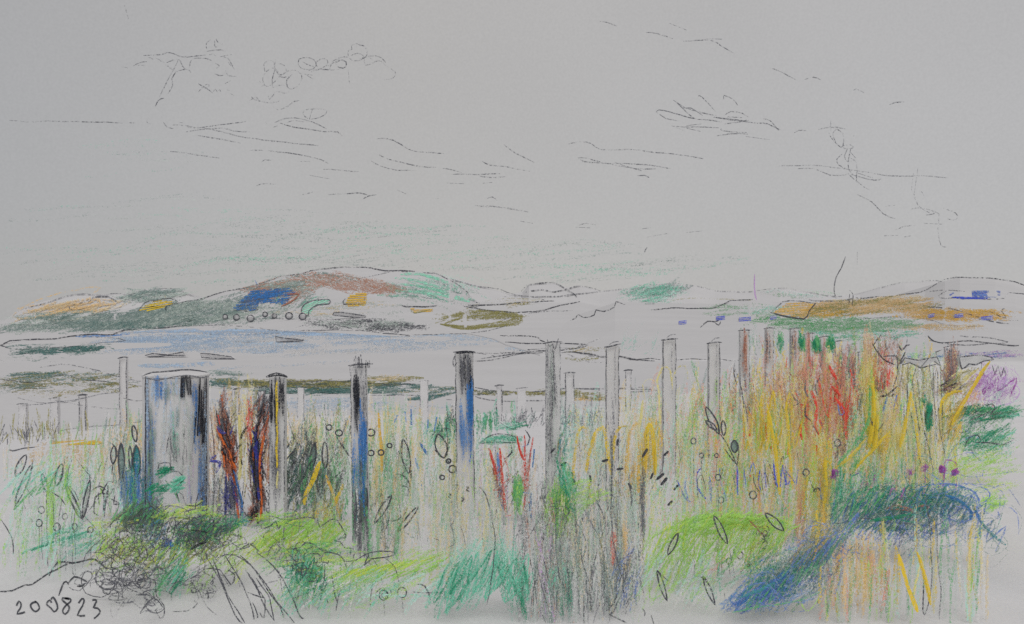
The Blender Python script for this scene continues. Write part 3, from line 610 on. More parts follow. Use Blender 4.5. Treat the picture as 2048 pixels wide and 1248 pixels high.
s = cloud([A((1048, 380), (1040, 340), (1060, 300), (1100, 275), (1130, 290), (1150, 320), (1190, 300), (1180, 260), (1140, 245)), A((1055, 300), (1050, 250), (1085, 225), (1110, 235), (1120, 290), (1100, 350), (1105, 400)), A((1122, 220), (1120, 270), (1150, 325), (1180, 335), (1225, 325)),
  A((1045, 350), (1050, 385), (1080, 395), (1120, 360), (1170, 310), (1240, 290), (1290, 315), (1285, 370), (1230, 408), (1200, 395), (1195, 350), (1240, 310)), A((1105, 400), (1150, 385), (1200, 395), (1215, 425), (1180, 436), (1130, 425)), A((1008, 350), (1030, 370)), A((1025, 398), (1045, 385)), A((1310, 315), (1362, 322)), A((1315, 318), (1362, 345)),
  A((1350, 300), (1420, 280), (1470, 290), (1560, 275), (1580, 250), (1560, 225), (1520, 225), (1480, 255), (1470, 285)), A((1268, 255), (1275, 220), (1320, 208), (1370, 220), (1385, 260), (1350, 285), (1290, 280), (1268, 250)), A((1300, 235), (1350, 262), (1370, 265), (1350, 250)), A((1390, 270), (1380, 240), (1420, 215), (1455, 225), (1450, 260), (1400, 285)),
  A((1460, 265), (1500, 225), (1550, 203), (1585, 205)), A((1505, 245), (1540, 225), (1575, 235), (1570, 270), (1530, 270), (1510, 250)), A((1590, 200), (1590, 165), (1612, 155), (1608, 130), (1640, 117), (1668, 130), (1690, 135), (1708, 170), (1700, 205), (1650, 230), (1610, 222), (1590, 200)), A((1600, 200), (1650, 180), (1690, 200), (1670, 225)),
  A((1660, 215), (1700, 205), (1760, 198), (1800, 210), (1830, 240)), A((1690, 210), (1700, 258), (1760, 235), (1800, 232), (1840, 270), (1890, 300), (1875, 340), (1820, 350)), A((1720, 205), (1750, 225)), A((1588, 290), (1597, 375)), A((1335, 292), (1400, 285), (1480, 285)), A((1395, 270), (1400, 300)),
  A((1078, 455), (1085, 475), (1120, 430)), A((955, 497), (970, 475), (1000, 462), (1018, 478)), A((968, 460), (990, 478), (1040, 490), (1100, 497), (1150, 487)), A((1108, 522), (1140, 543)), A((1150, 543), (1200, 520), (1240, 490), (1275, 484))], .55)
tagp(s.build('cloud'), kind='structure')
s = cloud([A((-580, 610), (-450, 620), (-330, 616), (0, 622), (230, 628)), A((305, 603), (305, 622), (325, 635)), A((385, 590), (405, 590)), A((405, 618), (430, 655), (470, 665)), A((510, 625), (530, 627)), A((455, 640), (560, 645), (640, 658), (760, 640), (850, 630), (945, 615)), A((560, 655), (700, 665), (800, 690), (930, 720), (1100, 742), (1250, 758), (1400, 773)), A((550, 683), (680, 665), (790, 660), (850, 678), (960, 685)),
  A((620, 707), (740, 725), (900, 755)), A((450, 808), (560, 822), (765, 852)), A((945, 803), (1050, 803), (1200, 818), (1330, 840), (1420, 865), (1480, 898)), A((1035, 878), (1055, 864), (1095, 866)), A((1255, 876), (1345, 871)), A((1430, 922), (1540, 930), (1660, 939)), A((1330, 960), (1470, 985)), A((1000, 1028), (1040, 1017), (1125, 1019)), A((1285, 1085), (1320, 1082), (1362, 1070)),
  A((1460, 1087), (1600, 1077), (1660, 1076), (1710, 1088)), A((1680, 1115), (1720, 1093), (1770, 1088)), A((1060, 620), (1070, 635)), A((1115, 625), (1180, 600), (1250, 595), (1320, 608), (1370, 625), (1450, 665)), A((1150, 628), (1250, 655), (1370, 672), (1440, 682), (1520, 685), (1550, 710)), A((1300, 570), (1310, 545), (1380, 535), (1450, 548), (1430, 580), (1380, 600), (1330, 600), (1302, 572)), A((1340, 600), (1360, 540)), A((1195, 625), (1240, 612), (1310, 620)), A((1110, 655), (1135, 645))], .62)
tagp(s.build('cloud'), kind='structure')
s = cloud([D_((170, 250), (220, 245), (280, 258), (350, 300), (420, 328), (600, 342)), D_((188, 350), (240, 378), (330, 398), (440, 425), (550, 430)), D_((137, 390), (200, 425), (300, 448), (425, 451)), D_((592, 438), (650, 447), (715, 465)), D_((650, 475), (800, 476), (960, 472)), D_((800, 475), (850, 490), (910, 497), (1008, 490)), D_((845, 390), (900, 418), (1000, 428), (1060, 440), (1150, 458)), D_((985, 285), (1050, 335), (1180, 400)), D_((615, 531), (730, 535)), D_((850, 531), (910, 527)),
  D_((300, 575), (360, 602)), D_((545, 631), (578, 631)), D_((876, 634), (910, 620), (942, 643)), D_((800, 675), (950, 685), (1140, 717)), D_((820, 683), (1030, 690)), D_((1465, 800), (1515, 790), (1572, 800)), D_((1440, 815), (1535, 817)), D_((1870, 825), (1925, 816)), D_((1895, 880), (2030, 855)), D_((1090, 775), (1170, 790)), D_((0, 848), (90, 850)), D_((178, 879), (235, 874)), D_((1885, 975), (1892, 955), (1900, 942)),
  B((80, 578), (130, 569), (180, 577), (220, 603), (340, 602), (430, 612), (560, 625), (662, 643)), B((120, 635), (150, 655), (250, 663), (400, 667), (522, 685)), B((122, 640), (160, 640), (230, 660), (350, 682), (395, 695)), B((378, 715), (410, 715), (430, 727)), B((590, 962), (658, 954)), B((280, 660), (370, 686), (458, 686))], .62)
tagp(s.build('cloud'), kind='structure')
s = cloud([B((215, 50), (250, 53), (290, 70)), B((255, 0), (180, 80), (140, 140), (138, 195), (170, 212), (230, 200), (330, 212)) and B((413, 98), (460, 100), (530, 125)), B((512, 55), (590, 88)), B((575, 135), (690, 130), (740, 155), (798, 190)), B((668, 124), (745, 126)), B((950, 250), (1000, 268), (1060, 300)), B((1100, 300), (1140, 290), (1170, 303)), B((1308, 352), (1325, 342), (1358, 358)), B((1466, 410), (1490, 399), (1530, 397)),
  B((460, 445), (470, 432), (520, 440), (600, 465), (680, 475), (740, 485)), B((455, 435), (500, 468), (560, 480)), B((533, 390), (580, 420), (660, 445), (720, 455)), B((540, 395), (600, 450), (625, 468)), B((575, 425), (610, 425), (660, 455)), B((640, 372), (655, 375), (715, 438)), B((752, 385), (752, 370), (790, 385), (812, 412)), B((755, 455), (780, 440), (830, 445), (860, 465)), B((705, 465), (760, 470), (850, 480)), B((740, 485), (770, 462), (830, 465)), B((710, 462), (850, 483), (900, 490), (940, 492), (1000, 520)), B((922, 470), (950, 478), (980, 510), (990, 520)),
  B((525, 500), (590, 525)), B((530, 503), (600, 505), (730, 508)), B((590, 500), (655, 492)), B((590, 510), (650, 525)), B((755, 492), (790, 488), (850, 480)), B((740, 512), (745, 522), (850, 530)), B((720, 543), (780, 535), (855, 535)), B((845, 545), (950, 560)), B((1055, 530), (1075, 520), (1110, 523)), B((800, 490), (850, 475)), B((770, 475), (830, 482), (860, 478))], .68)
tagp(s.build('cloud'), kind='structure')
s = cloud([B((1160, 517), (1210, 505), (1280, 515)), B((1213, 477), (1213, 525)), B((1205, 530), (1225, 565), (1258, 595), (1268, 570), (1265, 535), (1240, 515), (1222, 535), (1235, 570)), B((1225, 500), (1250, 508)), B((1260, 590), (1295, 582), (1312, 595), (1280, 602), (1265, 592)), B((1285, 600), (1272, 630), (1285, 655), (1310, 650)), B((1300, 600), (1290, 640), (1290, 690), (1325, 720)), B((1262, 622), (1240, 645), (1250, 670), (1290, 690)), B((1300, 640), (1322, 660), (1325, 720), (1325, 745)), B((1310, 545), (1318, 540)), B((1295, 610), (1320, 640)),
  B((985, 674), (1150, 672), (1280, 688), (1480, 717), (1600, 716), (1718, 725)), B((1070, 685), (1140, 685), (1210, 713), (1280, 712), (1300, 695)), B((1300, 712), (1400, 735), (1430, 730)), B((1330, 705), (1395, 725)), B((1290, 710), (1330, 745), (1380, 778)), B((1325, 795), (1390, 830), (1440, 880), (1492, 903)), B((1590, 682), (1575, 790)), B((1570, 705), (1562, 780)), B((1572, 790), (1590, 845), (1640, 875)), B((1605, 783), (1625, 818)), B((1448, 847), (1490, 844)), B((1560, 860), (1590, 855), (1650, 865), (1660, 880), (1625, 885)), B((1640, 870), (1680, 880), (1675, 960), (1690, 1015), (1715, 1024)), B((1700, 855), (1740, 870), (1760, 890), (1745, 908), (1710, 900)),
  B((1490, 950), (1530, 935), (1582, 931)), B((1615, 922), (1698, 926)), B((1443, 976), (1503, 974)), B((1530, 980), (1560, 976)), B((1328, 1035), (1327, 1100)), B((1275, 1075), (1255, 1120))], .6)
tagp(s.build('cloud'), kind='structure')
s = cloud([[(248, 10), (253, 24), (258, 41)]], .5); 
for a in s.c: pass
tagp(s.build('cloud'), kind='structure')
# thin veils of pale sea green cloud low over the hills
s = S(M_HILL)
for cu, cv, ru, rv, n, o_ in [(330, 440, 260, 45, 26, .2), (620, 480, 330, 40, 40, .26), (900, 510, 320, 32, 40, .25), (200, 520, 180, 40, 26, .2), (420, 540, 180, 26, 22, .22), (1150, 540, 200, 22, 22, .26), (1350, 530, 120, 20, 10, .22), (250, 320, 180, 40, 10, .12), (600, 520, 200, 20, 16, .22)]:
    s.hatch(cu, cv, ru, rv, 4, 190, n, ['mt', 'gg', 'sg'], o_*.8, 6, d=8200, spread=3, jit=200)
tagp(s.build('cloud'), kind='structure')
# ------------------------------------------------------------------ posts
def post(u0, u1, vt, vb, label, name='fence_post', group='posts of the near fence', d=None, lean=0.0, style='plain', top=0.0, lw=2.2, op=.72, base_in=.25):
    uc = (u0+u1)/2; d = d or gdepth(uc, vb)
    s = S(M_WOOD); wd = (u1-u0)*d/F
    zt = H+(HZ-vt)*d/F; zb = H+gz((uc-1024)*d/F, d)-base_in
    xc = (uc-1024)*d/F; lx = lean*d/F; hw = wd/2; tw = hw*.94
    def ring_(z, h, dx, t=0.0): return [(xc+dx-h, d, z), (xc+dx+h, d, z+t), (xc+dx+h, d+1.4*h, z+t), (xc+dx-h, d+1.4*h, z)]
    n = 8; rings = []
    for i in range(n+1):
        t = i/n; k = (1+.035*math.sin(i*2.3+uc))
        rings.append([Vector(p) for p in ring_(zb+(zt-zb)*t, (hw+(tw-hw)*t)*k, lx*t, 0 if i < n else top*d/F)])
    for a, b in zip(rings, rings[1:]):
        for i in range(4): j = (i+1) % 4; s.face([a[i], a[j], b[j], b[i]])
    s.face(rings[-1]); s.face(rings[0][::-1])
    vbt = HZ-(zb+base_in-H)*F/d
    def X(t, v): return uc+t*(u1-u0)/2+lean*(vbt-v)/max(vbt-vt, 1)
    D = d*.9965
    for t in (-.96, .96): s.stroke([(X(t, v), v) for v in (vt, vt+(vbt-vt)*.33, vt+(vbt-vt)*.66, vbt)], lw, 'gr' if style == 'grey' else 'dg', op*(.7 if style == 'grey' else .9), D, yaw=0, wob=.9)
    s.stroke([(u0+lean-4, vt+1), (uc+lean, vt-1), (u1+lean+4, vt-top-1)], lw*1.3, 'dg', op+.1, D, yaw=0)
    def run(t, va, vb_, w_, c_, o_, D2=.995): s.stroke([(X(t, va), va), (X(t, (va+vb_)/2)+R.uniform(-1, 1), (va+vb_)/2), (X(t, vb_), vb_)], w_*.85, c_, o_*.82, d*D2, yaw=0, wob=1)
    W = (u1-u0)
    if style == 'yellow':
        for k in range(9): a = R.uniform(vt, vt+140); run(R.uniform(-.8, .8), a, a+R.uniform(60, 150), 5, 'gr', .6)
        for k in range(8): run(R.uniform(-.85, .85), vt+R.uniform(0, 20), vt+R.uniform(50, 110), 6, 'bk', .85)
        for k in range(10): a = R.uniform(vt+100, vt+170); run(R.uniform(-.7, .8), a, a+90, 5, 'gr', .5)
        run(0, vt+8, vt+185, 5, 'ye', .95, .992); run(.1, vt+190, vt+225, 5, 'yl', .9, .992)
        s.stroke([(u0-6, vt+2), (uc, vt-4), (u1+6, vt+3)], 6, 'bk', .9, d*.993, yaw=0)
    elif style == 'blueblack':
        for k in range(9): run(R.uniform(-.8, .1), vt+R.uniform(0, 60), vt+R.uniform(60, 150), 6, 'bk', .82)
        for k in range(9): a = vt+R.uniform(-2, 90); run(R.uniform(-.8, .9), a, a+70, 5, 'gr', .62)
        for k in range(8): a = vt+R.uniform(60, 130); run(R.uniform(.0, .85), a, a+90, 6, 'bl', .82)
        for k in range(14): a = vt+R.uniform(110, 230); run(R.uniform(-.85, .85), a, a+80, 6, R.choice(['bl', 'mb', 'tl', 'gr']), .68)
        for k in range(16): x = R.uniform(u0-4, u1+4); hh = 22 if abs(x-u0-10) < 8 else 10; s.stroke([(x, vt+6), (x+R.uniform(-3, 3), vt-R.uniform(.4, 1)*hh)], 4.5, R.choice(['gr', 'bk', 'dg']), .6, d*R.uniform(.992, .998))
        s.stroke([(u0-6, vt+3), (u0+10, vt-2), (u1+8, vt-2)], 3.4, 'dg', .8, d*.993, yaw=0)
        for k in range(44): a = R.uniform(300, 390); run(R.uniform(-.9, .9), vt+a-60, vt+a, 4, 'gr', .62)
        for k in range(26): a = R.uniform(200, 320); run(R.uniform(-.9, .9), vt+a-60, vt+a, 5, R.choice(['tl', 'gr', 'gg', 'mb']), .5)
    elif style == 'blueright':
        for k in range(10): run(R.uniform(-.55, .8), vt+R.uniform(0, 20), vt+R.uniform(40, 90), 6, 'gr', .72)
        for k in range(5): run(R.uniform(-.5, .7), vt+R.uniform(0, 30), vt+R.uniform(50, 90), 5, 'bk', .7)
        for k in range(10): a = vt+R.uniform(40, 80); run(R.uniform(.35, .85), a, a+80, 6, 'bl', .88)
        for k in range(15): a = vt+R.uniform(80, 180); run(R.uniform(-.6, .8), a, a+70, 6, R.choice(['mb', 'bl', 'mb']), .62)
        s.stroke([(u0-2, vt+2), (uc, vt), (u1+1, vt+1)], 6, 'bk', .95, d*.993, yaw=0)
        s.stroke([(u0-2, vt+4), (u0-8, vt+18), (u0-6, vt+30), (u0, vt+20)], 2.6, 'dg', .8, d*.993, yaw=0)
    elif style == 'grey':
        for k in range(52): a = vt+R.uniform(0, 1)**1.2*(vbt-vt-120); run(R.uniform(-.85, .55), a, a+R.uniform(50, 90), 4.2, R.choice(['gr', 'gr', 'sg']), .46)
        for k in range(8): a = vt+R.uniform(0, 150); run(R.uniform(-.2, .6), a, a+70, 3, 'dg', .6)
        s.stroke([(u0+3, vt-6), (u0+8, vt+8), (uc, vt+2), (uc+4, vt+16), (u1-4, vt-8)], 3, 'dg', .8, d*.993, yaw=0)
    elif style == 'brown':
        for k in range(9): a = vt+R.uniform(-6, 30); run(R.uniform(-.5, .5), a, a+R.uniform(40, 75), 5, 'rb' if R.random() < .6 else 'br', .68)
    elif style == 'mauve':
        for k in range(10): a = vt+R.uniform(-4, 30); run(R.uniform(-.7, .7), a, a+R.uniform(40, 70), 5, R.choice(['rb', 'rb', 'gr']), .55)
    elif style == 'ochre':
        for k in range(8): a = vt+R.uniform(-4, 30); run(R.uniform(-.6, .6), a, a+R.uniform(40, 70), 5, R.choice(['ta', 'lt', 'oc']), .6)
    elif style == 'plain2':
        s.stroke([(X(.45, vt), vt), (X(.35, vt+40), vt+40), (X(.45, vt+120), vt+120)], 2.2, 'gr', .5, D, yaw=0)
        s.stroke([(X(-.5, vt-3), vt-3), (X(.2, vt-9), vt-9), (X(1, vt-10), vt-10)], 2.2, 'gr', .6, D, yaw=0)
    tagp(s.build(name, origin=Vector((xc, d, zb+base_in))), label, 'fence post', group)

# thick weathered gatepost, round
u0, u1, vt, vb = 289, 415, 752, 1046
uc = (u0+u1)/2; d = gdepth(uc, vb)+.22; rad = (u1-u0)/2*d/F; xc = (uc-1024)*d/F
zt = H+(HZ-vt)*d/F; zb = H+gz(xc, d)-.2
org = Vector((xc, d, zb+.2)); rt = root('gatepost', org, 'very thick round pale gatepost streaked blue and black at the left end of the fence', 'gatepost')
s = S(M_WOOD); rows = []
for j in range(13):
    t = j/12; rows.append([(xc+rad*math.cos(a*.2618), d+rad*math.sin(a*.2618), zb+(zt-zb)*t) for a in range(25)])
s.grid(rows)
def cyl(u, v):
    tx = (u-1024)/F; a_ = 1+tx*tx; b_ = xc*tx+d; c_ = xc*xc+d*d-(rad+.006)**2; q = b_*b_-a_*c_
    return (b_-math.sqrt(max(q, 0)))/a_
kw = dict(d=cyl, lay=.001)
for t in (-.97, .97): s.stroke([(uc+t*63, v) for v in (vt, 820, 900, 1000, 1044)], 3, 'dg', .85, **kw)
s.stroke([(u0+4, 765), (295, 800), (300, 850), (298, 900), (303, 1000)], 2, 'gr', .6, **kw)
for (a, b, c_, e_, n, cols, o_, w_) in [(291, 302, 752, 1030, 26, ['gg', 'mb', 'pg', 'lb'], .6, 5), (298, 332, 748, 800, 26, ['mb', 'lb', 'bl'], .6, 5), (296, 312, 800, 900, 14, ['gg', 'mb', 'pg'], .5, 5), (330, 372, 752, 790, 22, ['mb', 'lb', 'gg'], .5, 5), (335, 400, 770, 840, 22, ['lb', 'sb', 'sg'], .42, 5),
    (310, 390, 800, 960, 50, ['sg', 'sg', 'sb', 'wh'], .4, 6), (345, 360, 800, 880, 10, ['mt', 'gg'], .45, 6), (300, 320, 900, 1030, 22, ['pg', 'gg', 'sb'], .5, 6), (340, 375, 850, 930, 14, ['gr'], .4, 3), (385, 402, 760, 860, 12, ['mb', 'bl'], .6, 5),
    (396, 410, 860, 1030, 24, ['mb', 'bl', 'lb'], .62, 5), (402, 414, 750, 1030, 20, ['gr', 'dg', 'lb', 'gr'], .5, 5), (378, 392, 900, 1000, 6, ['by', 'li'], .4, 4)]:
    for k in range(int(n*.7)):
        u = R.uniform(a, b); v = R.uniform(c_, e_-10); s.stroke([(u, v), (u+R.uniform(-1, 1), v+(e_-c_)*.2), (u+R.uniform(-2, 2), v+(e_-c_)*R.uniform(.3, .6)+14)], w_*.9, R.choice(cols), o_*.85, **kw)
for k in range(5): s.stroke([(362+k*1.8, 752), (361+k*1.8, 795)], 4, 'bk', .95, **kw)
for k in range(5): s.stroke([(371+k*2.4, 742+8), (376+k*1.8, 790)], 4, 'bk', .92, **kw)
for k in range(7): u = R.uniform(395, 413); v = R.uniform(752, 800); s.stroke([(u, v), (u-1, v+60)], 5, 'bk', .88, **kw)
for k in range(9): u = R.uniform(390, 411); v = R.uniform(810, 840); s.stroke([(u, v), (u-3, v+50)], 6, 'bk', .9, **kw)
for p in [[(342, 858), (336, 880), (333, 905)], [(340, 870), (343, 900), (348, 920)], [(352, 893), (354, 925)], [(358, 893), (360, 920)], [(366, 896), (367, 930)], [(372, 893), (374, 925)], [(380, 905), (381, 930)], [(385, 886), (384, 920)]]: s.stroke(p, 2.3, 'gr', .75, **kw)
s.build('shaft', rt, org)
s = S(M_WOOD); rows = []
for k, (q, dz) in enumerate([(1.03, 0), (1.03, .012), (.98, .022), (.55, .03), (.05, .034)]):
    rows.append([(xc+rad*q*math.cos(a*.2618), d+rad*q*math.sin(a*.2618), zt+dz) for a in range(25)])
s.grid(rows)
s.stroke([(u0-4, vt), (305, vt-7), (345, vt-10), (380, vt-13), (u1, vt-7)], 3, 'dg', .9, d-rad*1.1, yaw=0, wob=.5)
s.stroke([(u0, vt+2), (315, vt+9), (345, vt+2), (375, vt-1), (405, vt+3), (u1, vt)], 2.4, 'gr', .8, d-rad*1.1, yaw=0, wob=.5)
s.build('top_face', rt, org)

post(538, 569, 752, 1070, 'black rubbed fence post with a thin yellow stripe down its middle', style='yellow')
post(706, 738, 730, 1128, 'fence post with a ragged black top fading to blue below', style='blueblack', lean=-6)
post(914, 950, 704, 1040, 'squared fence post with black cap, blue down its right side', style='blueright', lean=-4)
post(1091, 1121, 685, 1080, 'evenly grey pencilled fence post running down to the bottom thicket', style='grey')
post(1212, 1238, 693, 1010, 'bare white fence post with slanted double line top, right of the grey one', style='plain2', top=4)
post(1326, 1352, 679, 950, 'bare white fence post with a hooked dark mark under its top', style='plain2')
post(1417, 1440, 686, 915, 'bare pale fence post narrowing at the foot, last one before the brown posts', style='plain2')
for u0, u1, vt, dd, st, lb in [(1480, 1499, 661, 10.6, 'brown', 'pale fence post with a red brown stripe, first of the brown ones from the left'), (1531, 1547, 657, 11.8, 'mauve', 'soft mauve brown fence post standing between two green patches, second brown one'),
    (1581, 1598, 657, 13, 'mauve', 'mauve fence post with a small cross bar top left of a bright green patch'), (1610, 1626, 668, 14, 'brown', 'brown fence post with rounded pencil top between two bright green patches'), (1641, 1656, 674, 15, 'mauve', 'grey mauve fence post right of the largest bright green patch'),
    (1671, 1684, 683, 16, 'mauve', 'short grey brown fence post with a hooked top above the red spikes'), (1699, 1711, 689, 17, 'mauve', 'slim grey fence post with a drooping top line above the red spikes'), (1718, 1731, 704, 18, 'ochre', 'low squared fence post beside the tall tan stem'),
    (1890, 1899, 694, 16, 'mauve', 'left one of two close grey brown fence posts near the purple bush'), (1904, 1915, 690, 16.5, 'mauve', 'right one of two close grey brown fence posts near the purple bush')]:
    post(u0, u1, vt, 0, lb, d=dd, style=st, lw=2, op=.6)
for u0, u1, vt, vb, lb in [(239, 253, 716, 856, 'tall narrow outlined stake left of the thick gatepost'), (158, 171, 790, 862, 'short thin outlined stake, first to the left of the tall stake'), (101, 116, 797, 869, 'faint thin stake, second to the left of the tall stake'), (37, 52, 808, 876, 'faintest stake at the far left with a slanted top'),
    (470, 478, 778, 842, 'thin double line stake behind the first orange and black dock'), (516, 528, 783, 845, 'thin stake just left of the yellow striped post'), (595, 607, 776, 842, 'faint thin stake right of the yellow striped post'), (840, 856, 763, 850, 'faint wide stake standing in the bay between the blue posts'),
    (993, 1004, 771, 842, 'thin stake with a slanted cap right of the black capped post'), (1034, 1052, 777, 846, 'faint flared stake left of the grey post'), (1131, 1148, 746, 850, 'outlined stake with a leaning top right of the grey post'), (1251, 1262, 741, 822, 'small dark outlined stake with a narrow top beside the bare white post')]:
    post(u0, u1, vt, vb, lb, name='fence_stake', group='thin stakes of the far fence', lw=1.9 if 'aint' in lb else 2.4, op=.45 if 'aint' in lb else .75)

# wires of the far fence on the left
def wire(name, label, pts, d0, d1, op=.6):
    s = S(M_WOOD); n = smooth(pts); f = lambda u, v: d0+(d1-d0)*(u-pts[0][0])/(pts[-1][0]-pts[0][0])
    s.stroke(pts, 2.1, 'gr', op, f, wob=.4)
    tagp(s.build(name, origin=P(*pts[0], d0)), label, 'fence wire', 'sagging wires of the far fence')
dl = [gdepth(u, v) for u, v in [(165, 862), (246, 856)]]
wire('fence_wire', 'slack wire sagging from the first faint stakes to the tall stake', [(44, 812), (100, 806), (165, 797), (205, 787), (246, 786)], gdepth(45, 876)-.1, dl[1]-.1)
wire('fence_wire', 'slack wire from the tall stake down to the thick gatepost', [(246, 796), (270, 802), (285, 800), (296, 798)], dl[1]-.1, 9)
wire('fence_wire', 'thin lower wire between the short stake and the thick gatepost', [(110, 800), (170, 812), (220, 817), (260, 818)], gdepth(110, 869), dl[1], .45)

def span(label, pts, d0, d1, op=.6):
    s = S(M_WOOD); f = lambda u, v: d0+(d1-d0)*(u-pts[0][0])/(pts[-1][0]-pts[0][0])
    s.stroke(pts, 2.2, 'dg', op, f, wob=.5)
    tagp(s.build('fence_wire', origin=P(*pts[0], d0)), label, 'fence wire', 'wires between the tops of the near posts')
dn = {933: gdepth(932, 1040), 1106: gdepth(1106, 1100), 1225: gdepth(1225, 1010), 1339: gdepth(1339, 950), 1428: gdepth(1428, 915), 1490: 10.6}
span('upper loose wire from the black capped post to the grey post', [(950, 706), (1000, 707), (1050, 700), (1091, 697)], dn[933], dn[1106])
span('lower wire from the black capped post to the grey post', [(950, 722), (985, 720), (1040, 708), (1091, 705)], dn[933], dn[1106])
span('wire from the grey post to the first bare white post', [(1121, 706), (1150, 704), (1180, 712), (1212, 716)], dn[1106], dn[1225])
span('wire from the first bare white post to the hooked one', [(1238, 713), (1270, 719), (1300, 717), (1326, 720)], dn[1225], dn[1339])
span('wire from the hooked white post to the last bare white post', [(1352, 720), (1385, 718), (1417, 719)], dn[1339], dn[1428])
span('wire from the last bare white post to the first brown post', [(1440, 719), (1462, 721), (1480, 720)], dn[1428], dn[1490])

# ------------------------------------------------------------------ vegetation
GP = {}
class Plant:
    """a plant: its root on the ground, stems, leaves, heads as parts, all at the plant's own distance"""
    def __init__(s, name, label, cat, u, vb, group=None, d=None):
        s.d = d or gdepth(u, vb); s.u = u
        x = (u-1024)*s.d/F; s.org = Vector((x, s.d, H+gz(x, s.d))); s.root = root(name, s.org, label, cat, group); s.parts = []
    def part(s, name, front=0.0):
        p = S(M_LEAF); p.dd = s.d-front; s.parts.append((name, p)); return p
    def done(s):
        for n, p in s.parts:
            if n in ('stem', 'blade', 'stalk') and 1 < len(p.cuts) <= 26:
                for q in p.pieces(): q.build(n, s.root, s.org)
            elif p.v: p.build(n, s.root, s.org)

ZIGS = {
    'blue_bank_bush': [([(1480, 1205), (1560, 1170), (1650, 1110)], 40, 14, 55, ['by', 'gn', 'bl', 'mt', 'mb', 'em', 'gg'], 5), ([(1560, 1150), (1620, 1110), (1690, 1060)], 44, 12, 60, ['gg', 'by', 'td', 'gn'], 5)],
    'blue_green_bush': [([(1680, 1010), (1800, 995), (1930, 1000)], 38, 14, 60, ['tl', 'em', 'by', 'gn', 'bl', 'gg'], 5), ([(1890, 1000), (1960, 1040), (2000, 1080)], 34, 13, 50, ['gg', 'by', 'td', 'sg'], 4), ([(1700, 1050), (1800, 1055), (1880, 1060)], 30, 10, 55, ['td', 'gg', 'by'], 4)],
    'lime_mound': [([(1300, 1110), (1400, 1070), (1570, 1075)], 52, 18, 64, ['lg', 'lg', 'yg', 'lg'], 3), ([(1320, 1080), (1420, 1040), (1520, 1035), (1600, 1050)], 14, 9, 40, ['lg', 'lg'], 3)],
    'teal_tussock': [([(880, 1190), (950, 1150), (1050, 1165)], 50, 12, 70, ['mt', 'em', 'mt', 'mt'], 4)],
    'leafy_mound': [([(680, 1160), (760, 1150), (870, 1130)], 34, 14, 28, ['lg', 'lg', 'yg'], 4), ([(590, 1130), (620, 1160), (640, 1190)], 30, 9, 70, ['em', 'gn', 'mt'], 4)],
    'lime_shrub': [([(530, 1080), (600, 1060), (680, 1080)], 36, 12, 40, ['lg', 'yg', 'lg'], 4)],
    'bramble': [([(240, 1040), (290, 1030), (340, 1060)], 26, 8, 60, ['dk', 'gn', 'td', 'dg'], 4), ([(360, 1060), (410, 1070), (460, 1050)], 24, 8, 50, ['em', 'gn', 'td', 'dg'], 4), ([(330, 1120), (350, 1150), (330, 1180)], 30, 9, 50, ['em', 'gn', 'mt'], 3), ([(200, 1100), (300, 1110), (450, 1110)], 34, 13, 50, ['lg', 'yg', 'ol'], 3)],
    'dark_leaved_bush': [([(1910, 835), (1960, 825), (2020, 825)], 16, 8, 30, ['em', 'gn', 'em'], 3), ([(1930, 885), (1980, 880), (2025, 860)], 20, 9, 40, ['gn', 'em', 'mt'], 3)],
    'purple_bush': [([(1950, 780), (1990, 760), (2030, 780)], 26, 10, 50, ['li', 'pu', 'li'], 3)],
    'aqua_herb': [([(60, 1110), (120, 1090), (190, 1070)], 16, 9, 30, ['mt', 'aq', 'em'], 3), ([(20, 990), (60, 960), (130, 950)], 24, 12, 50, ['mt', 'aq', 'gn'], 3)],
    'bright_bush': [([(1100, 1010), (1130, 1010), (1150, 1040)], 34, 8, 80, ['lg', 'gn', 'lg'], 3)],
    'dark_thicket': [([(580, 960), (610, 950), (660, 980)], 44, 10, 80, ['dk', 'gr', 'td', 'gn'], 4)],
    'red_spikes': [([(1640, 800), (1670, 790), (1710, 800)], 50, 10, 86, ['pk', 'rd', 'rb'], 3)],
    'golden_reeds': [([(1500, 850), (1560, 850), (1610, 860)], 60, 12, 84, ['ye', 'yl', 'lg', 'ye'], 4)]}
def bush(name, label, u, vb, masses, pens=(), loops=(), extra=None, cat='bush', group=None):
    """masses of foliage strokes: (cu, cv, ru, rv, angle, length, n, colours, opacity, width[, spread])"""
    p = Plant(name, label, cat, u, vb, group)
    f = p.part('foliage')
    for m in masses:
        cu, cv, ru, rv, a, l, n, c_, o_, w_ = m[:10]; f.hatch(cu, cv, ru, rv, a, l, int(n*(.7 if name in ZIGS else 1)), c_, o_, w_, d=p.d, spread=m[10] if len(m) > 10 else 14, jit=.14)
    for sp_, am, gp, an, cs, k in ZIGS.get(name, ()):
        for i in range(k): dx, dy = R.uniform(-22, 22), R.uniform(-16, 16); f.zig([(x+dx, y+dy) for x, y in sp_], am*R.uniform(.7, 1.1), gp*R.uniform(.9, 1.5), an+R.uniform(-8, 8), cs[i % len(cs)], .66, 3.6, d=p.d-.08, jit=.05)
    t = p.part('stem', .16)
    for cu, cv, ru, rv, n, r, c_, o_ in loops: t.loops(cu, cv, ru, rv, n, r, c_, o_, d=p.d-.16)
    for q in pens:
        pts, w_, c_, o_ = q; t.stroke(pts, w_, c_, o_, p.d-.17, jit=.03)
    if extra: extra(p)
    p.done(); return p

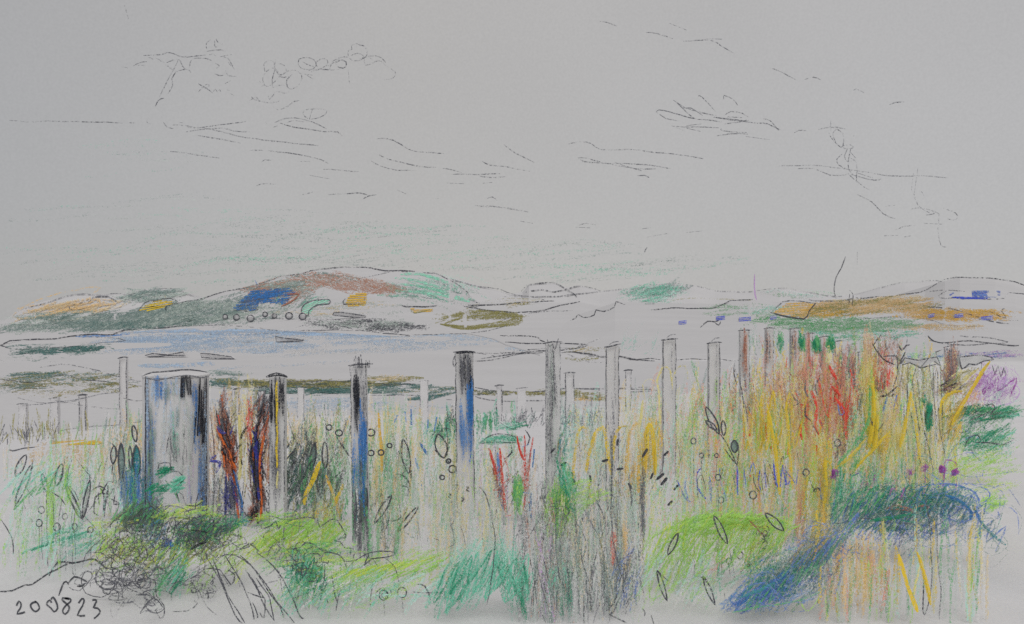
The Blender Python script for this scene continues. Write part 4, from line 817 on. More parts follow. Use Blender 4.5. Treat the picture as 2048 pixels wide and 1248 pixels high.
# grasses nobody could count: one object per kind of sward
def sward(name, label, cat, lst):
    s = S(M_LEAF)
    for cu, cv, ru, rv, a, l, n, c_, o_, w_, sp in lst:
        n = int(n*(1.15 if cu < 1250 else .95)); c_ = list(c_)+(['wh'] if w_ > 3 else [])
        if cu > 1350 and w_ > 4: c_ = [{'lt': 'yl', 'oc': 'ye'}.get(x, x) for x in c_ if x != 'ta']+['ye', 'lg', 'gn', 'pk'][:3 if cu > 1750 else 4]; sp *= 1.9
        for _ in range(n):
            u = cu+R.uniform(-1, 1)*ru; v = cv+R.uniform(-1, 1)*rv; ll = l*R.uniform(.6, 1.25)
            vb = min(1246, v+ll*.5+R.uniform(5, 50)); vb = max(vb, interp(EDGE, u)+4)
            d = gdepth(u, vb)*(1+.09*max(0, min(1, (1150-vb)/100)))
            t = math.radians(a+R.gauss(0, sp)); ux, uy = math.cos(t)*ll*.5, -math.sin(t)*ll*.5; k = R.uniform(-.09, .09)
            s.stroke([(u-ux, v-uy), (u-uy*k, v+ux*k), (u+ux, v+uy)], w_*R.uniform(.7, 1.25), R.choice(c_), o_*.92*R.uniform(.8, 1.15), d)
    tagp(s.build(name), label, cat, kind='stuff')
sward('meadow_grass', 'loose upright meadow grass in tan, pale green and grey filling the slope behind the plants', 'grass', [
    (150, 935, 150, 20, 88, 60, 70, ['ta', 'pg', 'lt'], .4, 5, 5), (190, 960, 90, 60, 88, 90, 90, ['pg', 'lg', 'sg', 'aq'], .42, 5, 6), (250, 900, 45, 60, 88, 90, 60, ['pg', 'ta', 'gg'], .45, 5, 5),
    (90, 1030, 70, 60, 88, 100, 50, ['aq', 'lg', 'pg'], .35, 5, 5), (150, 1030, 60, 60, 88, 90, 46, ['lg', 'aq', 'pg'], .38, 5, 6), (430, 900, 20, 100, 88, 100, 30, ['yl', 'ta', 'lt'], .4, 6, 5), (490, 880, 30, 90, 88, 100, 46, ['yl', 'ol', 'ta'], .45, 6, 4),
    (610, 870, 40, 30, 88, 50, 40, ['ta', 'yl', 'lt'], .45, 7, 8), (660, 880, 40, 50, 88, 90, 50, ['ol', 'lt', 'gn'], .4, 5, 6), (600, 960, 60, 90, 88, 100, 60, ['pg', 'sg', 'ol'], .42, 6, 6), (680, 960, 60, 90, 88, 110, 70, ['pg', 'gn', 'sg', 'ol'], .42, 6, 6),
    (770, 900, 50, 80, 88, 110, 70, ['yl', 'pg', 'gn', 'lt'], .42, 6, 4), (760, 1000, 50, 90, 88, 110, 90, ['gn', 'pg', 'gn', 'ol', 'dk'], .46, 6, 6), (900, 960, 140, 110, 88, 110, 90, ['gn', 'pg', 'lg', 'mt', 'gg'], .42, 5, 5), (840, 960, 90, 120, 88, 130, 150, ['lt', 'pg', 'sg', 'ta', 'yl'], .38, 6, 3), (880, 900, 70, 50, 88, 80, 60, ['pg', 'aq', 'lt'], .4, 6, 5),
    (840, 1070, 90, 60, 88, 120, 70, ['sg', 'lt', 'pg', 'ta'], .34, 6, 3), (940, 1000, 60, 110, 88, 130, 100, ['pg', 'lt', 'sg', 'yl'], .38, 6, 3), (990, 980, 40, 80, 88, 100, 30, ['sg', 'lt', 'li'], .35, 5, 4), (960, 1080, 60, 50, 88, 100, 50, ['sg', 'aq', 'lt'], .34, 6, 4),
    (1040, 1020, 50, 90, 88, 120, 60, ['sg', 'gr', 'lt'], .34, 5, 5), (1160, 860, 60, 60, 88, 80, 90, ['gg', 'sg', 'aq', 'gr'], .38, 5, 6), (1290, 850, 50, 60, 88, 90, 90, ['gg', 'yl', 'aq', 'lt'], .38, 6, 6), (1200, 930, 100, 80, 88, 120, 130, ['yl', 'ta', 'aq', 'sg'], .38, 6, 4),
    (1330, 930, 80, 90, 86, 120, 120, ['yl', 'ta', 'aq', 'pg', 'lt'], .38, 6, 5), (1360, 830, 60, 60, 86, 100, 80, ['yl', 'ta', 'pg', 'pk'], .36, 6, 6), (1420, 900, 80, 80, 86, 120, 150, ['yl', 'ta', 'pg', 'pk', 'lg'], .4, 6, 5), (1500, 860, 70, 90, 88, 120, 150, ['yl', 'ta', 'pg', 'gn', 'oc'], .42, 6, 5),
    (1430, 800, 50, 40, 80, 70, 50, ['gg', 'ta', 'sg'], .4, 5, 8), (1560, 820, 60, 90, 88, 120, 150, ['yl', 'ta', 'lt', 'oc'], .44, 6, 4), (1640, 830, 60, 100, 88, 130, 170, ['yl', 'ta', 'pk', 'lt'], .46, 6, 4), (1720, 830, 60, 100, 86, 130, 150, ['yl', 'ol', 'lt', 'ta'], .44, 6, 5),
    (1800, 850, 60, 110, 90, 140, 150, ['yl', 'lt', 'ol', 'pg'], .42, 6, 4), (1870, 860, 50, 110, 90, 140, 120, ['yl', 'lt', 'sg', 'ol'], .4, 6, 4), (1560, 950, 120, 60, 88, 110, 150, ['yl', 'pg', 'lg', 'ta'], .4, 6, 5), (1480, 990, 120, 40, 88, 90, 110, ['yl', 'pg', 'aq', 'lt'], .36, 6, 5),
    (1700, 960, 100, 60, 86, 120, 150, ['pg', 'mt', 'yl', 'gn'], .42, 6, 6), (1850, 950, 80, 50, 88, 90, 80, ['yl', 'lg', 'lt', 'pg'], .38, 6, 6), (1390, 1010, 90, 60, 88, 120, 70, ['lg', 'aq', 'lt', 'sg'], .35, 6, 4), (1560, 1010, 60, 50, 88, 100, 60, ['ta', 'yl', 'pk', 'lt'], .38, 6, 3),
    (1180, 1080, 110, 110, 90, 130, 200, ['sg', 'gr', 'lt', 'pg', 'gg'], .38, 5, 5), (760, 1165, 130, 30, 40, 80, 60, ['lg', 'aq', 'pg', 'mt'], .42, 6, 16), (1350, 1150, 70, 50, 64, 90, 70, ['lg', 'pg', 'aq', 'lg'], .42, 6, 8), (1480, 1140, 80, 40, 50, 80, 70, ['lg', 'pg', 'mt', 'gn'], .42, 6, 14), (1720, 1150, 80, 60, 88, 110, 70, ['ta', 'ta', 'lt', 'sg'], .5, 7, 3), (1880, 1140, 90, 70, 89, 130, 50, ['sg', 'lt', 'aq'], .5, 6, 2), (60, 1080, 60, 50, 80, 80, 40, ['aq', 'lg', 'pg'], .42, 6, 12), (650, 1190, 100, 26, 60, 60, 50, ['lg', 'mt', 'pg'], .42, 5, 20), (1230, 1000, 60, 80, 90, 120, 70, ['sg', 'aq', 'pg', 'gr'], .36, 5, 4), (1100, 1100, 60, 110, 89, 130, 120, ['gr', 'sg', 'gg', 'rb'], .36, 5, 4)])
sward('dry_stems', 'thin loose dark grey stems pencilled all through the meadow grass', 'dry stems', [
    (170, 990, 130, 50, 82, 70, 34, ['gr', 'dg'], .62, 2.3, 22), (330, 1110, 150, 60, 50, 50, 60, ['dg', 'gr'], .6, 2.3, 40), (640, 940, 60, 90, 84, 80, 46, ['gr', 'dg', 'dk'], .6, 2.3, 18), (760, 960, 60, 90, 86, 70, 40, ['gr', 'dg', 'dk'], .58, 2.2, 16), (880, 1000, 110, 90, 88, 90, 30, ['gr'], .45, 2.1, 8),
    (1150, 1090, 110, 120, 88, 90, 90, ['gr', 'dg'], .6, 2.3, 14), (1300, 960, 70, 80, 84, 80, 24, ['gr'], .45, 2.1, 16), (1470, 900, 110, 90, 86, 70, 40, ['gr', 'dg'], .5, 2.1, 12), (1640, 830, 110, 100, 86, 60, 70, ['gr', 'dg', 'br'], .55, 2.3, 14), (1850, 840, 60, 110, 88, 110, 34, ['gr', 'dg'], .55, 2.1, 5),
    (1780, 960, 110, 60, 86, 60, 50, ['gr', 'pu', 'dg', 'tl'], .5, 2.3, 14), (1450, 1090, 150, 50, 70, 60, 20, ['gr'], .45, 2.1, 20), (640, 1130, 110, 60, 70, 50, 40, ['dg', 'gr'], .55, 2.3, 30), (440, 930, 60, 110, 88, 90, 40, ['gr', 'dg'], .6, 2.3, 6)])
sward('dune_grass', 'short sparse olive and grey grass blades along the edge of the clifftop field', 'grass', [
    (60, 868, 60, 12, 90, 34, 40, ['gr', 'gr', 'ol'], .62, 2.6, 16), (190, 862, 110, 14, 90, 44, 34, ['ol', 'ol', 'pg'], .68, 3.4, 8), (60, 850, 60, 12, 90, 44, 12, ['ol'], .62, 3, 8), (280, 850, 30, 24, 90, 50, 18, ['pg', 'ol', 'lt'], .5, 4, 6),
    (640, 842, 70, 16, 90, 60, 26, ['ol', 'gg', 'gr'], .55, 3.2, 6), (760, 850, 30, 20, 90, 60, 14, ['oc', 'ol'], .5, 4, 5), (470, 836, 50, 14, 90, 50, 14, ['ol', 'gr'], .5, 3, 6), (1060, 838, 50, 10, 80, 30, 34, ['gr', 'gr', 'gg'], .6, 2.6, 24), (1160, 838, 40, 14, 90, 34, 44, ['gr', 'gg'], .5, 2.6, 30)])

# left side plants
def leafplant(name, label, u, vb, leaves, stems, group=None, cat='plant', extra=None, d=None):
    p = Plant(name, label, cat, u, vb, group, d=d)
    st = p.part('stem')
    for q in stems: st.stroke(q[0], q[1], q[2], q[3], p.d, jit=.02)
    for l in leaves:
        a, b, c_, e_, wd = l[:5]; col = l[5] if len(l) > 5 else None
        f = p.part('leaf'); f.leaf(a, b, c_, e_, wd, col, d=p.d-.05-R.random()*.05, lw=3.2)
    if extra: extra(p)
    p.done(); return p
leafplant('tall_weed', 'tall weed with two long outlined leaves at the far left edge', 45, 1020, [(31, 953, 52, 910, 15), (30, 1012, 64, 928, 12)], [([(30, 1012), (28, 1018)], 2.4, 'dg', .8), ([(64, 928), (66, 924)], 3.4, 'dg', .8)])
leafplant('tall_weed', 'weed with one small black leaf and an oval one left of the ball headed stems', 100, 1015, [(95, 987, 84, 948, 9), (112, 972, 124, 928, 14)], [([(84, 948), (88, 990), (95, 987)], 2.2, 'dg', .8), ([(110, 972), (120, 962), (126, 930)], 3, 'dg', .8)])
def fanweed(p):
    f = p.part('foliage')
    for q in [[(130, 965), (140, 1000), (165, 1035)], [(172, 935), (180, 960), (165, 1038)], [(160, 940), (180, 950), (165, 1000)], [(130, 965), (150, 985), (162, 1012)], [(138, 935), (160, 945)]]: f.stroke(q, 2.3, 'gr', .6, p.d-.03)
    f.hatch(170, 990, 22, 45, 85, 70, 16, ['gg', 'gr', 'pg'], .42, 4, d=p.d, spread=10)
leafplant('fan_weed', 'grey fan shaped weed standing left of the black sprig', 165, 1040, [(163, 1038, 132, 970, 10), (165, 1038, 180, 960, 9)], [([(165, 1038), (168, 1045)], 4, 'dg', .8)], extra=fanweed)
def sprig(p):
    f = p.part('foliage')
    for q in [[(185, 980), (200, 972), (212, 980)], [(200, 975), (208, 990), (206, 1025)], [(216, 965), (214, 1000), (207, 1020)], [(216, 962), (226, 965)], [(207, 985), (190, 995), (188, 1025), (198, 1030)], [(215, 1005), (222, 1026)], [(230, 990), (228, 1008), (244, 1006)], [(222, 998), (244, 1008)], [(216, 965), (204, 985), (220, 990)], [(197, 985), (198, 1010)]]: f.stroke(q, 3.4, 'dg', .88, p.d-.03)
leafplant('black_sprig', 'small black scribbled sprig just left of the blue leaves', 208, 1040, [], [([(208, 1035), (212, 1000), (216, 962)], 3.4, 'dg', .85)], extra=sprig)
leafplant('slim_weed', 'two dark outlined buds hanging left of the blue leaves', 248, 1035, [(226, 928, 228, 892, 11), (272, 884, 266, 851, 10)], [([(223, 886), (232, 896), (234, 912), (226, 930), (224, 950)], 2.6, 'dg', .85), ([(225, 930), (200, 950)], 2.2, 'gr', .6)])
def blueflag(p):
    f = p.part('foliage')
    f.hatch(246, 970, 8, 60, 89, 80, 24, ['mb', 'bl', 'gg'], .65, 5, d=p.d, spread=3); f.hatch(275, 985, 22, 55, 89, 80, 60, ['mb', 'bl', 'tl', 'mb'], .6, 5, d=p.d, spread=3); f.hatch(262, 990, 14, 50, 89, 70, 20, ['gn', 'gg'], .55, 5, d=p.d, spread=3)
leafplant('flag_leaves', 'tuft of blue green sword leaves with black outlines beside the thick gatepost', 262, 1050, [(243, 962, 242, 885, 12, 'gg'), (274, 955, 272, 890, 16, 'tl'), (262, 940, 260, 892, 7)], [([(243, 962), (245, 1000)], 2.4, 'dg', .7), ([(274, 955), (268, 1000)], 2.4, 'dg', .7)], extra=blueflag)

def ballstem(u, v, r, vb, label, sub=None):
    if u > 1300: vb = max(vb, 1150)
    p = Plant('ball_headed_stem', label, 'wildflower', u, max(vb, v+20), 'ball headed stems in the lower left')
    st = p.part('stem'); st.stroke([(u, v+r), (u+1, (v+vb)/2), (u+2, vb)], 1.9, 'gr', .55, p.d)
    h = p.part('seed_head'); k = 8; rr = r*p.d/F; c = P(u, v, p.d); rows = []
    for j in range(6):
        la = -math.pi/2+math.pi*j/5; rows.append([(c.x+rr*math.cos(la)*math.cos(a*.785), c.y+rr*math.cos(la)*math.sin(a*.785), c.z+rr*1.15*math.sin(la)) for a in range(9)])
    h.grid(rows, 1, 'wh', .28); h.ring(u, v, r*.9, 'dg', .85, 2.6, d=p.d-rr-.002, e=1.15)
    p.done()
for u, v, r, vb, lb in [(83, 1020, 7, 1120, 'uppermost ball head, left of the light green streak'), (130, 1033, 6, 1142, 'open curled ball head just right of the light green streak'), (78, 1046, 7, 1122, 'lower left ball head with an open side'), (114, 1054, 8, 1142, 'largest round ball head in the lower left group'), (149, 1053, 6, 1150, 'small curled ball head right of the largest one'), (181, 1060, 6, 1150, 'curled ball head above the aqua streak'), (210, 1074, 6, 1150, 'rightmost ball head touching the bramble')]:
    ballstem(u, v, r, vb, lb)
bush('aqua_herb', 'pale aqua and light green herb patch in the lower left', 90, 1135, [(70, 960, 60, 35, 25, 80, 40, ['aq', 'mt', 'aq'], .42, 4), (130, 950, 60, 40, 60, 60, 30, ['mt', 'lg', 'pg'], .42, 4), (100, 1030, 7, 65, 89, 90, 22, ['lg'], .6, 6, 2), (60, 1020, 24, 60, 88, 90, 20, ['lg', 'aq'], .36, 5, 4),
    (130, 1085, 55, 26, 30, 80, 50, ['mt', 'aq', 'mt'], .5, 5), (140, 1070, 50, 14, 25, 70, 30, ['mt', 'em'], .5, 5), (170, 1090, 40, 20, 30, 60, 24, ['aq'], .45, 4), (130, 970, 16, 30, 88, 50, 24, ['gn', 'lg'], .55, 5, 6), (30, 985, 30, 40, 70, 60, 20, ['aq'], .4, 4)],
    [([(93, 985), (94, 1060), (96, 1136)], 2, 'gr', .7), ([(105, 1000), (110, 1060), (115, 1125)], 2, 'gr', .6), ([(124, 1000), (118, 1040), (122, 1143)], 2, 'gr', .7), ([(150, 1020), (146, 1060), (145, 1140)], 2, 'gr', .65), ([(105, 985), (120, 995), (130, 1010)], 2.4, 'dg', .7), ([(84, 1075), (82, 1105)], 2.8, 'em', .8)], cat='plant')

# emerald leaved seedling in front of the gatepost
def emer(p):
    for i, (pts, n, ru, rv, cu, cv) in enumerate([(0, 22, 16, 9, 330, 942), (0, 24, 22, 9, 318, 978), (0, 16, 10, 7, 360, 960), (0, 14, 14, 7, 352, 976)]):
        f = p.part('foliage'); f.hatch(cu, cv, ru, rv, 25, 22, n, ['em'] if i < 2 else ['em', 'mt'], .85, 5, d=p.d-.02*i, spread=14, jit=.02)
leafplant('emerald_seedling', 'bright emerald leaved seedling growing in front of the thick gatepost', 340, 1062, [], [([(318, 950), (318, 928), (340, 926), (342, 942), (358, 944), (368, 958), (360, 968), (352, 980), (358, 1000)], 2.4, 'dg', .8), ([(330, 962), (345, 975), (360, 1008)], 4, 'gn', .7), ([(355, 985), (365, 990), (376, 1020)], 2.2, 'gr', .7), ([(330, 960), (342, 975)], 3, 'dg', .8)], extra=emer)

# docks: burnt orange, black and navy spikes
def dock(name, label, u, vb, strokes, heads, leaves=(), group='dark dock spikes between the thick gatepost and the striped post'):
    p = Plant(name, label, 'plant', u, vb, group)
    st = p.part('stem'); sh = p.part('seed_spike', .05); lf = p.part('leaf', .09)
    for q in strokes:
        for k in range(2): st.stroke([(x+R.uniform(-1, 1), y) for x, y in q[0]], q[1]*.85, q[2], q[3], p.d-.06*k, jit=.03)
    for cu, cv, ru, rv, a, l, n, c_, o_, w_ in heads:
        sh.hatch(cu, cv, ru, rv, a, l, n, c_, o_, w_, d=p.d-.05, spread=12, jit=.04)
        for aa in (58, 122): sh.hatch(cu+(aa-90)*-.25, cv-6, ru*1.3, rv, aa, 18, n//7, c_, o_, 3, d=p.d-.07, spread=10, jit=.03)
    for q in leaves: lf.stroke(q[0], q[1], q[2], q[3], p.d-.1, jit=.02)
    p.done()
dock('dock', 'black and burnt orange dock spike right beside the thick gatepost', 452, 1050,
     [([(443, 790), (446, 830), (455, 890), (466, 950), (474, 1000), (478, 1045)], 4, 'og', .8), ([(455, 870), (468, 950), (476, 1040)], 6, 'og', .9), ([(452, 850), (460, 920), (452, 1000), (450, 1045)], 4, 'gr', .6), ([(420, 830), (428, 900), (426, 1035)], 2.5, 'dg', .6), ([(468, 940), (482, 1000), (484, 1040)], 5, 'bl', .7), ([(452, 940), (450, 1030)], 7, 'nv', .7), ([(470, 950), (468, 1030)], 6, 'gr', .55), ([(440, 960), (436, 1030)], 6, 'gr', .5)],
     [(447, 810, 6, 30, 82, 40, 30, ['br', 'gr', 'rb'], .6, 4), (448, 850, 14, 26, 100, 40, 50, ['gr', 'bk', 'dg', 'br', 'gr'], .75, 4), (456, 890, 14, 28, 96, 46, 66, ['bk', 'br', 'gr', 'dg', 'bk', 'og'], .8, 4), (458, 925, 14, 18, 100, 34, 40, ['bk', 'og', 'br'], .82, 5), (466, 990, 12, 40, 94, 60, 40, ['gr', 'gr', 'bk', 'nv'], .6, 4), (436, 980, 14, 40, 90, 70, 26, ['sg', 'gr'], .5, 5), (430, 870, 10, 40, 90, 60, 16, ['ta', 'rb'], .5, 5), (458, 1000, 12, 30, 90, 50, 24, ['gr', 'bk', 'nv'], .6, 5)],
     [([(434, 852), (440, 862), (452, 866)], 7, 'nv', .75), ([(468, 850), (460, 870)], 7, 'nv', .7), ([(432, 910), (420, 922), (440, 924), (432, 945)], 6, 'nv', .9), ([(438, 860), (448, 890)], 8, 'og', .85), ([(436, 830), (440, 850)], 6, 'rd', .6)])
dock('dock', 'taller orange, navy and black dock spike just left of the yellow striped post', 515, 1052,
     [([(528, 800), (520, 840), (512, 890), (508, 950), (514, 1000), (516, 1048)], 6, 'bk', .85), ([(538, 830), (526, 880), (520, 930), (524, 1000), (520, 1040)], 6, 'og', .85), ([(500, 850), (504, 900), (512, 960), (514, 1040)], 4, 'og', .8), ([(512, 850), (514, 920), (518, 1000)], 8, 'nv', .8), ([(495, 860), (498, 930), (506, 1000), (508, 1046)], 4, 'rb', .6), ([(478, 830), (482, 900), (478, 960)], 7, 'yl', .85), ([(480, 860), (482, 940)], 6, 'ol', .5)],
     [(522, 825, 14, 34, 78, 44, 56, ['bk', 'gr', 'dg', 'br'], .7, 3.5), (530, 870, 12, 26, 78, 40, 30, ['og', 'pk', 'gr', 'gr'], .62, 4), (512, 920, 12, 50, 92, 60, 60, ['bk', 'nv', 'bk', 'dg'], .78, 4), (518, 990, 12, 40, 94, 50, 50, ['br', 'bk', 'gr', 'bk'], .7, 4), (500, 840, 10, 30, 88, 40, 24, ['pk', 'rd', 'ta'], .55, 4), (535, 920, 8, 40, 90, 50, 24, ['og', 'ta', 'rb'], .6, 5), (504, 1030, 12, 14, 80, 24, 30, ['br', 'bk'], .75, 5)],
     [([(496, 852), (484, 868), (482, 878)], 5, 'bk', .9), ([(476, 892), (482, 890)], 6, 'bk', .85), ([(482, 918), (484, 930)], 7, 'bk', .8)])

# bramble in the left foreground
bush('bramble', 'dense dark green and lime bramble scribbled with black loops in the left foreground', 330, 1190,
    [(300, 1080, 130, 70, 40, 60, 150, ['lg', 'gn', 'yg', 'ol', 'lg'], .46, 5, 30), (290, 1035, 44, 30, 60, 44, 110, ['dk', 'td', 'gn', 'gr'], .66, 5, 30), (230, 1070, 50, 40, 40, 50, 80, ['lg', 'yg', 'ol', 'gr'], .5, 5, 30), (330, 1070, 70, 30, 30, 50, 70, ['gn', 'lg', 'td'], .5, 5, 30), (395, 1070, 44, 30, 40, 44, 130, ['gn', 'em', 'tl', 'gr', 'td'], .62, 5, 40),
     (370, 1030, 60, 18, 10, 60, 50, ['lg', 'yg'], .6, 6), (440, 1050, 50, 18, 30, 50, 60, ['gn', 'em', 'lg'], .55, 5, 30), (470, 1045, 30, 14, 60, 30, 30, ['em', 'tl'], .6, 5, 40), (340, 1140, 34, 44, 70, 60, 80, ['gn', 'em', 'mt'], .55, 5, 20), (310, 1110, 40, 40, 50, 60, 50, ['ol', 'lg', 'pg'], .45, 5),
     (250, 1120, 70, 30, 40, 60, 60, ['lg', 'yg', 'lt'], .4, 5, 20), (430, 1100, 60, 40, 40, 60, 80, ['lg', 'yg', 'lg'], .5, 5, 20), (310, 1065, 24, 16, 60, 40, 36, ['bl', 'by', 'tl'], .5, 5, 20), (335, 1088, 12, 9, 150, 22, 26, ['bl', 'nv'], .8, 5, 20), (480, 1090, 40, 50, 60, 60, 50, ['lg', 'yg'], .5, 6, 20), (400, 1175, 30, 16, 50, 40, 20, ['lg'], .45, 5)],
    [([(205, 1068), (225, 1045), (250, 1025), (270, 1012), (300, 1005), (330, 1028)], 2.4, 'dg', .7), ([(165, 1135), (172, 1108), (190, 1090), (215, 1070)], 2.4, 'dg', .75), ([(170, 1108), (200, 1104), (215, 1116), (222, 1132), (228, 1110), (222, 1092)], 2.4, 'dg', .7), ([(320, 1030), (340, 1012), (370, 1018), (380, 1028)], 2.2, 'gr', .7),
     ([(288, 980), (300, 1010), (320, 1025)], 2.6, 'dg', .8), ([(275, 1140), (300, 1110), (330, 1090), (325, 1080)], 2, 'gr', .6), ([(300, 1152), (320, 1120), (345, 1090)], 2, 'gr', .6), ([(375, 1060), (400, 1062), (415, 1065)], 4, 'bk', .8), ([(380, 1100), (395, 1090), (412, 1085)], 4.5, 'bk', .8), ([(392, 1070), (390, 1085), (384, 1095)], 4.5, 'dk', .9),
     ([(400, 1120), (414, 1118), (410, 1105)], 3, 'dg', .85), ([(360, 1165), (385, 1155), (400, 1145), (410, 1138)], 2.6, 'dg', .7), ([(380, 1158), (395, 1150), (405, 1155)], 2.4, 'gr', .7), ([(405, 1137), (440, 1140), (462, 1170), (470, 1150), (455, 1140)], 2.8, 'dg', .8), ([(335, 1192), (348, 1168), (358, 1163), (372, 1168)], 2.2, 'gr', .7),
     ([(480, 1100), (500, 1088), (520, 1104)], 3, 'dg', .8), ([(370, 1010), (392, 1012), (406, 1000)], 3, 'dg', .85), ([(390, 1020), (396, 990), (410, 970)], 3, 'dg', .75), ([(400, 1015), (412, 1000)], 2.6, 'dg', .8)],
    [(270, 1080, 60, 40, 16, 15, 'dg', .65), (290, 1050, 50, 30, 10, 14, 'dk', .6), (400, 1065, 50, 26, 20, 14, 'dg', .65), (245, 1150, 60, 26, 16, 16, 'gr', .6), (212, 1168, 22, 12, 6, 20, 'dg', .7), (225, 1172, 14, 10, 5, 12, 'dg', .7), (262, 1150, 30, 26, 9, 17, 'dg', .7), (240, 1110, 40, 30, 8, 22, 'dg', .55), (380, 1080, 60, 34, 10, 22, 'dg', .55), (320, 1060, 60, 30, 6, 24, 'dg', .5), (450, 1070, 50, 26, 10, 16, 'gr', .6), (390, 1060, 14, 12, 4, 18, 'gr', .7), (390, 1165, 14, 12, 6, 11, 'dg', .7), (410, 1185, 18, 12, 4, 14, 'gr', .5), (330, 1120, 60, 30, 8, 14, 'gr', .5)])
def scr(p):
    t = p.part('stem', .05)
    t.loops(308, 1212, 16, 10, 7, 12, 'gr', .6, d=p.d-.05); t.loops(292, 1185, 10, 6, 2, 12, 'dg', .7, d=p.d-.05)
bush('bare_twig', 'bare looping black twig on the pale ground right of the handwritten date', 300, 1240, [], [([(272, 1190), (295, 1190), (315, 1200), (326, 1215)], 2.6, 'dg', .85), ([(280, 1226), (295, 1205), (310, 1195)], 2.8, 'dg', .8), ([(280, 1227), (288, 1222)], 3.4, 'dg', .9), ([(310, 1218), (320, 1236), (328, 1230), (328, 1210), (318, 1200)], 2.4, 'dg', .8)], extra=scr, cat='twig')
# arching grass at the foot
p = Plant('arching_grass', 'bare arching pencilled grass stems leaning right at the bottom left of centre', 'grass tuft', 500, 1246)
t = p.part('blade')
for q in [[(512, 1105), (545, 1130), (575, 1175), (600, 1232), (608, 1236)], [(440, 1112), (470, 1110), (500, 1130), (530, 1165), (555, 1205), (590, 1246)], [(450, 1112), (480, 1160), (500, 1205), (510, 1246)], [(415, 1118), (440, 1160), (470, 1230), (485, 1246)], [(425, 1118), (445, 1165), (465, 1222)], [(430, 1125), (450, 1180), (490, 1246)], [(497, 1150), (515, 1180), (530, 1215), (548, 1240)],
          [(512, 1155), (532, 1185), (540, 1200), (548, 1242)], [(512, 1175), (530, 1200), (528, 1236), (520, 1225)], [(480, 1110), (510, 1140), (535, 1180), (560, 1215), (572, 1246)], [(505, 1205), (515, 1230), (515, 1246)], [(490, 1140), (510, 1165), (520, 1190)], [(495, 1185), (510, 1190), (530, 1196)]]: t.stroke(q, 2.7, 'dg', .8, p.d, jit=.08)
p.done()
# mounds
bush('lime_shrub', 'rounded lime green shrub with a wavy outline under the black striped post', 600, 1120,
    [(600, 1070, 80, 34, 30, 70, 120, ['lg', 'yg', 'lg'], .5, 7, 20), (560, 1040, 44, 14, 20, 60, 50, ['lg', 'yg', 'gn'], .55, 6), (660, 1060, 30, 40, 70, 60, 40, ['lg', 'yg', 'pg'], .45, 6), (540, 1090, 50, 30, 40, 60, 50, ['yg', 'lg'], .5, 6, 20), (640, 1030, 30, 20, 60, 50, 30, ['oc', 'yg', 'ol'], .45, 5)],
    [([(522, 1048), (524, 1058), (540, 1052), (552, 1042), (556, 1060), (562, 1050)], 2.8, 'dg', .75), ([(538, 1032), (580, 1040), (615, 1034), (630, 1038)], 2.5, 'gr', .7), ([(570, 1045), (590, 1052), (610, 1052)], 2.2, 'gr', .6), ([(622, 1002), (630, 1038), (624, 1030)], 2.6, 'dg', .7), ([(635, 1035), (640, 1054), (660, 1040), (675, 1040), (688, 1065), (690, 1075), (668, 1081), (680, 1084), (690, 1097), (702, 1096), (701, 1110)], 2.8, 'dg', .8), ([(600, 1000), (600, 1040), (596, 1068)], 2.3, 'gr', .6)],
    [(545, 1100, 26, 16, 6, 18, 'gr', .55)])
